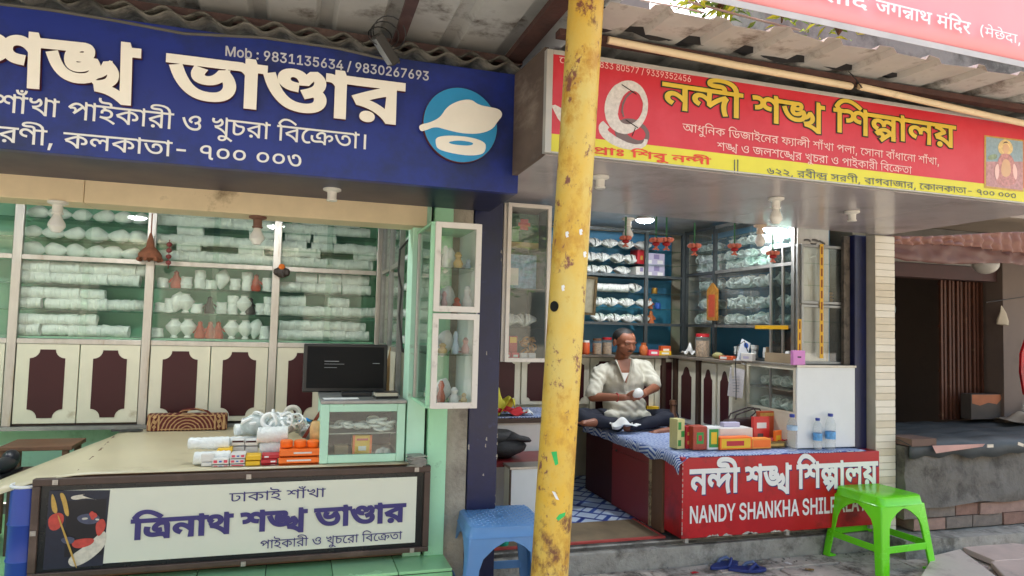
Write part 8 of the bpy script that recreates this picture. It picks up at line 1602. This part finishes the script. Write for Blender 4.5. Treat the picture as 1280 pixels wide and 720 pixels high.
def onpole(px, py): # front surface of the pole under a pixel
    r = _ray(px, py); best = None
    for k in range(400):
        t = (2.20+.15*k/400)/r.y; q_ = EYE+r*t; c = p0+(p1-p0)*(q_.z/2.8)
        if (q_.x-c.x)**2+(q_.y-c.y)**2 < .0676**2: return q_, (Vector((q_.x-c.x, q_.y-c.y, 0))).normalized()
    return None, None
def patch(px, py, pts, m, nm, lift=.0008):
    V = []
    for dx, dy in pts:
        q_, n = onpole(px+dx, py+dy)
        if q_ is None: return
        V.append(q_+n*lift-yp.location)
    G().add(V, [tuple(range(len(V)))]).build(nm, m, yp, clean=False)
hole_m = mat('painted hole dark', (.002, .002, .002), .9)
# hole in the pole: flat black disc paints its dark inside, bent rim
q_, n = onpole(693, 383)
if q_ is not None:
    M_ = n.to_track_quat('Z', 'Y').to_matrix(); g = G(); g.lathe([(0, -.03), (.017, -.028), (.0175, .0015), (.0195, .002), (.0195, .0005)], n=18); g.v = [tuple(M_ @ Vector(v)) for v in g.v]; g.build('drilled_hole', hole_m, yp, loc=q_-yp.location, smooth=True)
patch(694, 573, [(-5, -8), (2, -9), (3, 0), (4, 7), (0, 9), (-2, 2)], mat('green sticker', '2fb257', .6), 'sticker_scrap'); patch(701, 645, [(-6, 3), (-2, -2), (6, -5), (5, 0), (-3, 6)], mat('green sticker', ''), 'sticker_scrap')
patch(717, 552, [(-4, -6), (3, -7), (5, 0), (2, 3), (1, 9), (-3, 5)], white, 'paint_chip'); patch(694, 620, [(-4, -6), (0, -5), (5, 5), (1, 4)], white, 'paint_chip')
for px, py in ((704, 360), (709, 293), (726, 290), (731, 318), (694, 302)): patch(px, py, [(-2, -3), (1, -4), (2.5, -1), (1, 0), (2, 3), (-1, 4), (-2, 1)], white, 'paint_chip')
# ================================================================== ROOF SHEETS
def ribbed(x0, x1, ya, yb, za, zb, pitch, w_, h, seed, th=.001, ragged=0.0, ph=0):
    V = []; F = []; ny = 10; xs = []
    x = x0
    prof = []
    k = 0
    while x < x1:
        prof += [(x, 0), (x+pitch-w_-.02, 0), (x+pitch-w_, h), (x+pitch-.02, h)]; x += pitch
    for j in range(ny+1):
        t = j/ny
        for i, (x, dz) in enumerate(prof):
            q_ = noise.noise(Vector((x*1.7, t*2, seed)))*.010
            y_ = ya+(yb-ya)*t
            if j == 0 and ragged: y_ += ragged*noise.noise(Vector((x*7, seed, 0)))
            sag = ragged*.5*noise.noise(Vector((x*9, 3, seed))) if j == 0 else 0
            V.append((x, y_, za+(zb-za)*t+dz+q_+sag))
    n = len(prof)
    for j in range(ny):
        for i in range(n-1): a = j*n+i; F.append((a, a+1, a+n+1, a+n))
    return V, F
mats_roof = [steelroof]
rfL = empty('roof_sheet', 'ribbed grey metal roof over the pavement above the blue sign', 'roof', (-.9, 2.3, 2.85)); 
V, F = ribbed(-3.3, 1.05, 1.55, 3.4, 2.82, 2.86, .285, .075, .030, 3)
o = G().add([Vector(v)-rfL.location for v in V], F).build('sheet', steelroof, rfL, clean=False); o.modifiers.new('s', 'SOLIDIFY').thickness = .0012
def beam(p, q2, w_, h, m, nm, par, up=Vector((0, 0, 1))):
    p, q2 = Vector(p), Vector(q2); d = (q2-p); s_ = d.cross(up).normalized()*w_/2; b_ = [p-s_, p+s_, q2+s_, q2-s_]
    return G().quadbox([c-par.location for c in b_], (0, 0, h)).build(nm, m, par)
maroonsteel = mat('dull maroon steel angle', '4d3633', .6, var=.25, scale=12, dirt='6b5a52', dirt_amt=.4)
rfR = empty('roof_sheet', 'ribbed grey metal roof with ragged edge above the red sign', 'roof', (3, 2.8, 2.75))
V, F = ribbed(1.10, 6.2, 2.36, 3.45, 2.755, 2.80, .278, .085, .024, 8, ragged=.035)
o = G().add([Vector(v)-rfR.location for v in V], F).build('sheet', steelroof, rfR, clean=False); o.modifiers.new('s', 'SOLIDIFY').thickness = .0012
for x in (-1.30, .385): beam((x, 1.6, 2.795), (x+.01, 3.16, 2.795), .05, .02, maroonsteel, 'beam', rfL)
beam((-3.2, 3.16, 2.775), (1.0, 3.16, 2.775), .05, .035, maroonsteel, 'beam', rfL); beam((-3.2, 1.75, 2.775), (1.0, 1.75, 2.775), .05, .035, maroonsteel, 'beam', rfL)
beam((.95, 1.6, 2.78), (.95, 3.2, 2.78), .08, .03, rust, 'beam', rfL)
beam((1.0, 2.66, 2.725), (6.0, 2.66, 2.725), .05, .028, rust, 'beam', rfR); beam((1.0, 3.2, 2.735), (6.0, 3.2, 2.735), .05, .028, rust, 'beam', rfR)
# wavy cement sheets behind the sign edge
def wavy(z, y0, y1, x0, x1, seed, label, dz=0):
    V = []; F = []; nx = 260; ys = [y0, y0+.08, y0+.2, y1]
    for y_ in ys:
        for i in range(nx+1):
            x = x0+(x1-x0)*i/nx; V.append((x, y_+(.012*noise.noise(Vector((x*12, seed, 0))) if y_ == y0 else 0), z+.017*math.sin(x*2*math.pi/.146+seed)+(y_-y0)*.12+.006*noise.noise(Vector((x*3, seed, 2)))))
    for j in range(3):
        for i in range(nx): a = j*(nx+1)+i; F.append((a, a+1, a+nx+2, a+nx+1))
    o = G().add(V, F).build('cement_sheet', asb, None, smooth='all', clean=False); md = o.modifiers.new('s', 'SOLIDIFY'); md.thickness = .008; tag(o, label, 'roof sheet')
wavy(2.742, 3.06, 3.5, -3.2, .99, .0, 'lower weathered corrugated cement sheet resting over the blue sign'); wavy(2.772, 3.09, 3.5, -3.2, .97, 1.3, 'upper weathered corrugated cement sheet behind the first above blue sign')
# pipe below the right roof
for (a, b2, l_) in (((760, 50), (1064, 108), 'long cream pipe along the top of the red sign'), ((1074, 108), (1400, 180), 'cream lamp batten continuing the pipe to the right edge')):
    A_, B_ = atY(*a, 2.63), atY(*b2, 2.63); g = G(); g.tube([A_, A_*.5+B_*.5+Vector((0, 0, -.004)), B_], .0165, 12); o = g.build('roof_pipe', beige, None, smooth=True); tag(o, l_, 'pipe')
p = atY(1065, 108, 2.6); g = G(); g.tube([(0, 0, .02), (.01, -.02, -.01), (.03, 0, .03), (.06, 0, .0), (.02, .0, .04), (-.02, 0, .07)], .003, 5); o = g.build('tied_wire', cable, None, p, smooth=True); tag(o, 'knot of black wire tied where the pipe and batten meet', 'wire')
g = G(); pts = [atY(x, y, 3.0) for x, y in ((0, 5), (60, 12), (140, 25), (230, 42), (330, 47), (420, 60), (500, 78))]; g.tube(pts, .006, 6); o = g.build('wire', mat('dusty grey cable', '55524c', .7), smooth=True); tag(o, 'dusty grey cable sagging along the edge above the blue sign', 'cable')
g = G(); c_ = atY(475, 45, 2.95)
for k in range(3): g.torus(tuple(c_+Vector((.02*k, 0, .01*k))), .05+.01*k, .003, 18, 5, 0, Matrix.Rotation(R(70+15*k), 3, 'X'), 1)
o = g.build('wire_coil', cable, smooth=True); tag(o, 'coil of black wire hanging from the roof above the blue sign', 'wire')
ll = empty('flood_lamp', 'small dark angled flood lamp above the blue sign near its phone number', 'lamp', atY(482, 62, 2.95))
G().box(-.02, -.035, -.07, .02, .035, .07).build('housing', dark, ll, rot=(R(20), R(-42), 0), bevel=.006); G().box(-.022, -.028, -.06, -.0205, .028, .06).build('lens', mat('dusty lamp glass', '8f9494', .15, var=.2), ll, rot=(R(20), R(-42), 0))
# upper wall behind the roof, banner, plants
uw = empty('upper_building', 'weathered grey upper wall of the building above the shop roofs', 'building', (1, 4.0, 2.9)); CUR = uw
upm = mat('stained upper wall', '8a857d', .9, var=.2, scale=2, bump=.4, bscale=20, dirt='57534d', dirt_amt=.48, dirt_scale=2)
B('wall', (-12, 4.0, 2.62), (2.15, 4.4, 7.0), upm); B('wall', (3.05, 4.0, 2.62), (9, 4.4, 7.0), upm)
for x in (-3.5, -1.2, 1.2, 4.2, 6.4):
    g = G(); g.box(x-1-.55, -.03, 1.1, x-1+.55, -.001, 2.6); wn = g.build('window', mat('dark window frame', '3a3f38', .6), uw)
    for k in range(3): G().box(x-1-.50+k*.35, -.036, 1.15, x-1-.50+k*.35+.30, -.031, 2.55).build('pane', mat('dark window glass', (.03, .035, .04), .1, var=.1), wn)
bnr = empty('cloth_banner', 'pink red cloth banner with white Hindi lettering over the right roof', 'banner', (2.6, 2.22, 2.80))
banm = mat('pink red banner with painted backlight', 'f49a9e', .5, var=.06, scale=1.5); bt = banm.node_tree.nodes['Principled BSDF']; bt.inputs['Transmission Weight'].default_value = 0  # opaque cloth; overexposed backlight is put into the pale base colour
bA, bB = atY(905, 0, 2.22), atY(1282, 80, 2.22); 
dirb = (bB-bA); dirb = dirb/dirb.x
V = []; F = []; nx, nz = 70, 10
for j in range(nz+1):
    for i in range(nx+1):
        x = .9+4.2*i/nx; b0 = bA+dirb*(x-bA.x); z = b0.z+.75*j/nz+.008*math.sin(x*5)*(1-j/nz); y_ = 2.22+.012*noise.noise(Vector((x*2.5, z*1.5, 0)))+.006*noise.noise(Vector((x*8, z*5, 1)))
        V.append(Vector((x, y_, z))-bnr.location)
for j in range(nz):
    for i in range(nx): a = j*(nx+1)+i; F.append((a, a+1, a+nx+2, a+nx+1))
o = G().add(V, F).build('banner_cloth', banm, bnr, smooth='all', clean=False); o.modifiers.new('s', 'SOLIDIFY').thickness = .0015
g = G()
for i in range(nx): 
    x = .9+4.2*i/nx; x2 = .9+4.2*(i+1)/nx; z1 = (bA+dirb*(x-bA.x)).z; z2 = (bA+dirb*(x2-bA.x)).z
    g.add([Vector((x, 2.203, z1-.026))-bnr.location, Vector((x2, 2.203, z2-.026))-bnr.location, Vector((x2, 2.205, z2+.001))-bnr.location, Vector((x, 2.205, z1+.001))-bnr.location], [(0, 1, 2, 3)])
o = g.build('bottom_hem', mat('pale grey hem', 'b9b2ae', .6), bnr, clean=True); o.modifiers.new('s', 'SOLIDIFY').thickness = .002
for key, a, b2, c in (('h1', (1095, -1), (1213, 28.5), (1095, 14)), ('h2', (1223, 32), (1303, 51), (1223, 43)), ('h0', (1002, -20), (1085, -2), (1002, -5))):
    put_text(key, a, b2, c, 2.20, printwhite, bnr, off=.012 if key != 'h2' else 0, z=.0, hf=.63)
leafm = [mat('bright leaf green', 'b9d23a', .5, var=.3, scale=20), mat('mid leaf green', '6f9a3a', .5, var=.3, scale=20)]
def plant(px, py, Y, label, n, spread, s_, seed, mi=0):
    r_ = random.Random(seed); p = atY(px, py, Y); t = empty('wild_plant', label, 'plant', p); g = G()
    for k in range(max(3, n//6)):
        a = r_.uniform(-1, 1); g.tube([(0, 0, -.03), (a*spread*.4, r_.uniform(-.05, .05), .05), (a*spread, r_.uniform(-.1, .1), r_.uniform(0, .12))], .003, 4)
    g.build('stem', mat('twig brown', '5a4a35', .8), t)
    g = G()
    for k in range(n):
        c = Vector((r_.gauss(0, spread*.5), r_.uniform(-.08, .08), r_.uniform(-.04, .10))); M_ = Matrix.Rotation(r_.uniform(0, 6.28), 3, 'Z') @ Matrix.Rotation(r_.uniform(-1.1, 1.1), 3, 'X') @ Matrix.Rotation(r_.uniform(-.8, .8), 3, 'Y')
        L_ = s_*r_.uniform(.7, 1.3); V = [(0, 0, 0), (L_*.4, L_*.17, .004), (L_, 0, -.01), (L_*.4, -L_*.17, .004), (L_*.45, 0, -.005)]
        g.add([M_ @ Vector(v)+c for v in V], [(0, 4, 1), (4, 2, 1), (0, 3, 4), (4, 3, 2)], r_.choice((0, 0, 1)) if mi == 0 else 1)
    o = g.build('leaf', leafm, t, clean=False); o['kind'] = 'stuff'
plant(900, 6, 2.5, 'bushy green weed growing on the roof at left of banner', 110, .16, .075, 1); plant(977, 20, 2.42, 'bright yellow green leafy sprig between roof and banner', 34, .09, .075, 2); plant(1048, 36, 2.55, 'thin green weed at the roof edge near the third rib', 60, .14, .05, 3); plant(880, 4, 2.8, 'dark leafy weed on the roof behind the first weed', 60, .25, .06, 5, 1)
g = G(); g.tube([atY(860, 2, 2.5), atY(905, 14, 2.45), atY(960, 28, 2.42), atY(1000, 38, 2.4)], .005, 6); g.tube([atY(800, 0, 2.5), atY(850, 9, 2.46), atY(880, 16, 2.44)], .004, 6); o = g.build('wire', mat('pale grey wire', '9a9890', .6), smooth=True); tag(o, 'pale tangled wire lying on the right roof edge under the weeds', 'wire')
g = G(); V = []; n = 40
for j in range(4):
    for i in range(n+1): x = 1.15+1.7*i/n; V.append((x, 2.5+.16*j/3, 2.80+.05*noise.noise(Vector((x*6, j*1.3, 5)))+.03*math.sin(j*2)))
F = [(j*(n+1)+i, j*(n+1)+i+1, (j+1)*(n+1)+i+1, (j+1)*(n+1)+i) for j in range(3) for i in range(n)]
o = G().add(V, F).build('black_sheet', mat('torn black plastic', (.02, .02, .022), .5), None, smooth='all', clean=False); o.modifiers.new('s', 'SOLIDIFY').thickness = .003; tag(o, 'torn black plastic sheet lying on the right roof edge', 'plastic sheet')
# ================================================================== ACROSS THE STREET (seen only in reflections)
ob = empty('opposite_building', 'pale building across the street, seen only as reflections in glass', 'building', (0, -13, 0)); CUR = ob
B('wall', (-16, -14, 0), (16, -13, 6.5), mat('pale street wall', 'a59f92', .8, var=.15, scale=1)); 
for i in range(7):
    for z in (1.0, 4.0): G().box(-14+i*4.2, 0.001, z, -12.4+i*4.2, .05, z+1.6).build('window', mat('dark window glass', ''), ob)
tr = empty('street_tree', 'leafy street tree across the pavement, seen only in reflections', 'tree', (3.6, -7, 0)); g = G(); rt = random.Random(4)
g.tube([(0, 0, 0), (.1, 0, 1.6), (0, .1, 2.8)], [.18, .13, .09], 8)
br = []
for k in range(9): a = k*.7; e = Vector((1.7*math.cos(a), 1.7*math.sin(a), 3.8+rt.uniform(-.5, 1.3))); g.tube([(0, .1, 2.5), (e.x*.4, e.y*.4, 3.2), e], [.06, .04, .015], 5); br.append(e)
g.build('trunk', rust, tr); g = G()
for k in range(1500):
    c = rt.choice(br)*rt.uniform(.6, 1.1)+Vector((rt.gauss(0, .35), rt.gauss(0, .35), rt.gauss(.3, .35))); M_ = Matrix.Rotation(rt.uniform(0, 6.28), 3, 'Z') @ Matrix.Rotation(rt.uniform(-1.3, 1.3), 3, 'X'); g.add([M_ @ Vector(v)+c for v in ((-.07, 0, 0), (0, -.035, 0), (.07, 0, 0), (0, .035, 0))], [(0, 1, 2, 3)])
o = g.build('leaf', leafm[1], tr, clean=False); o['kind'] = 'stuff'
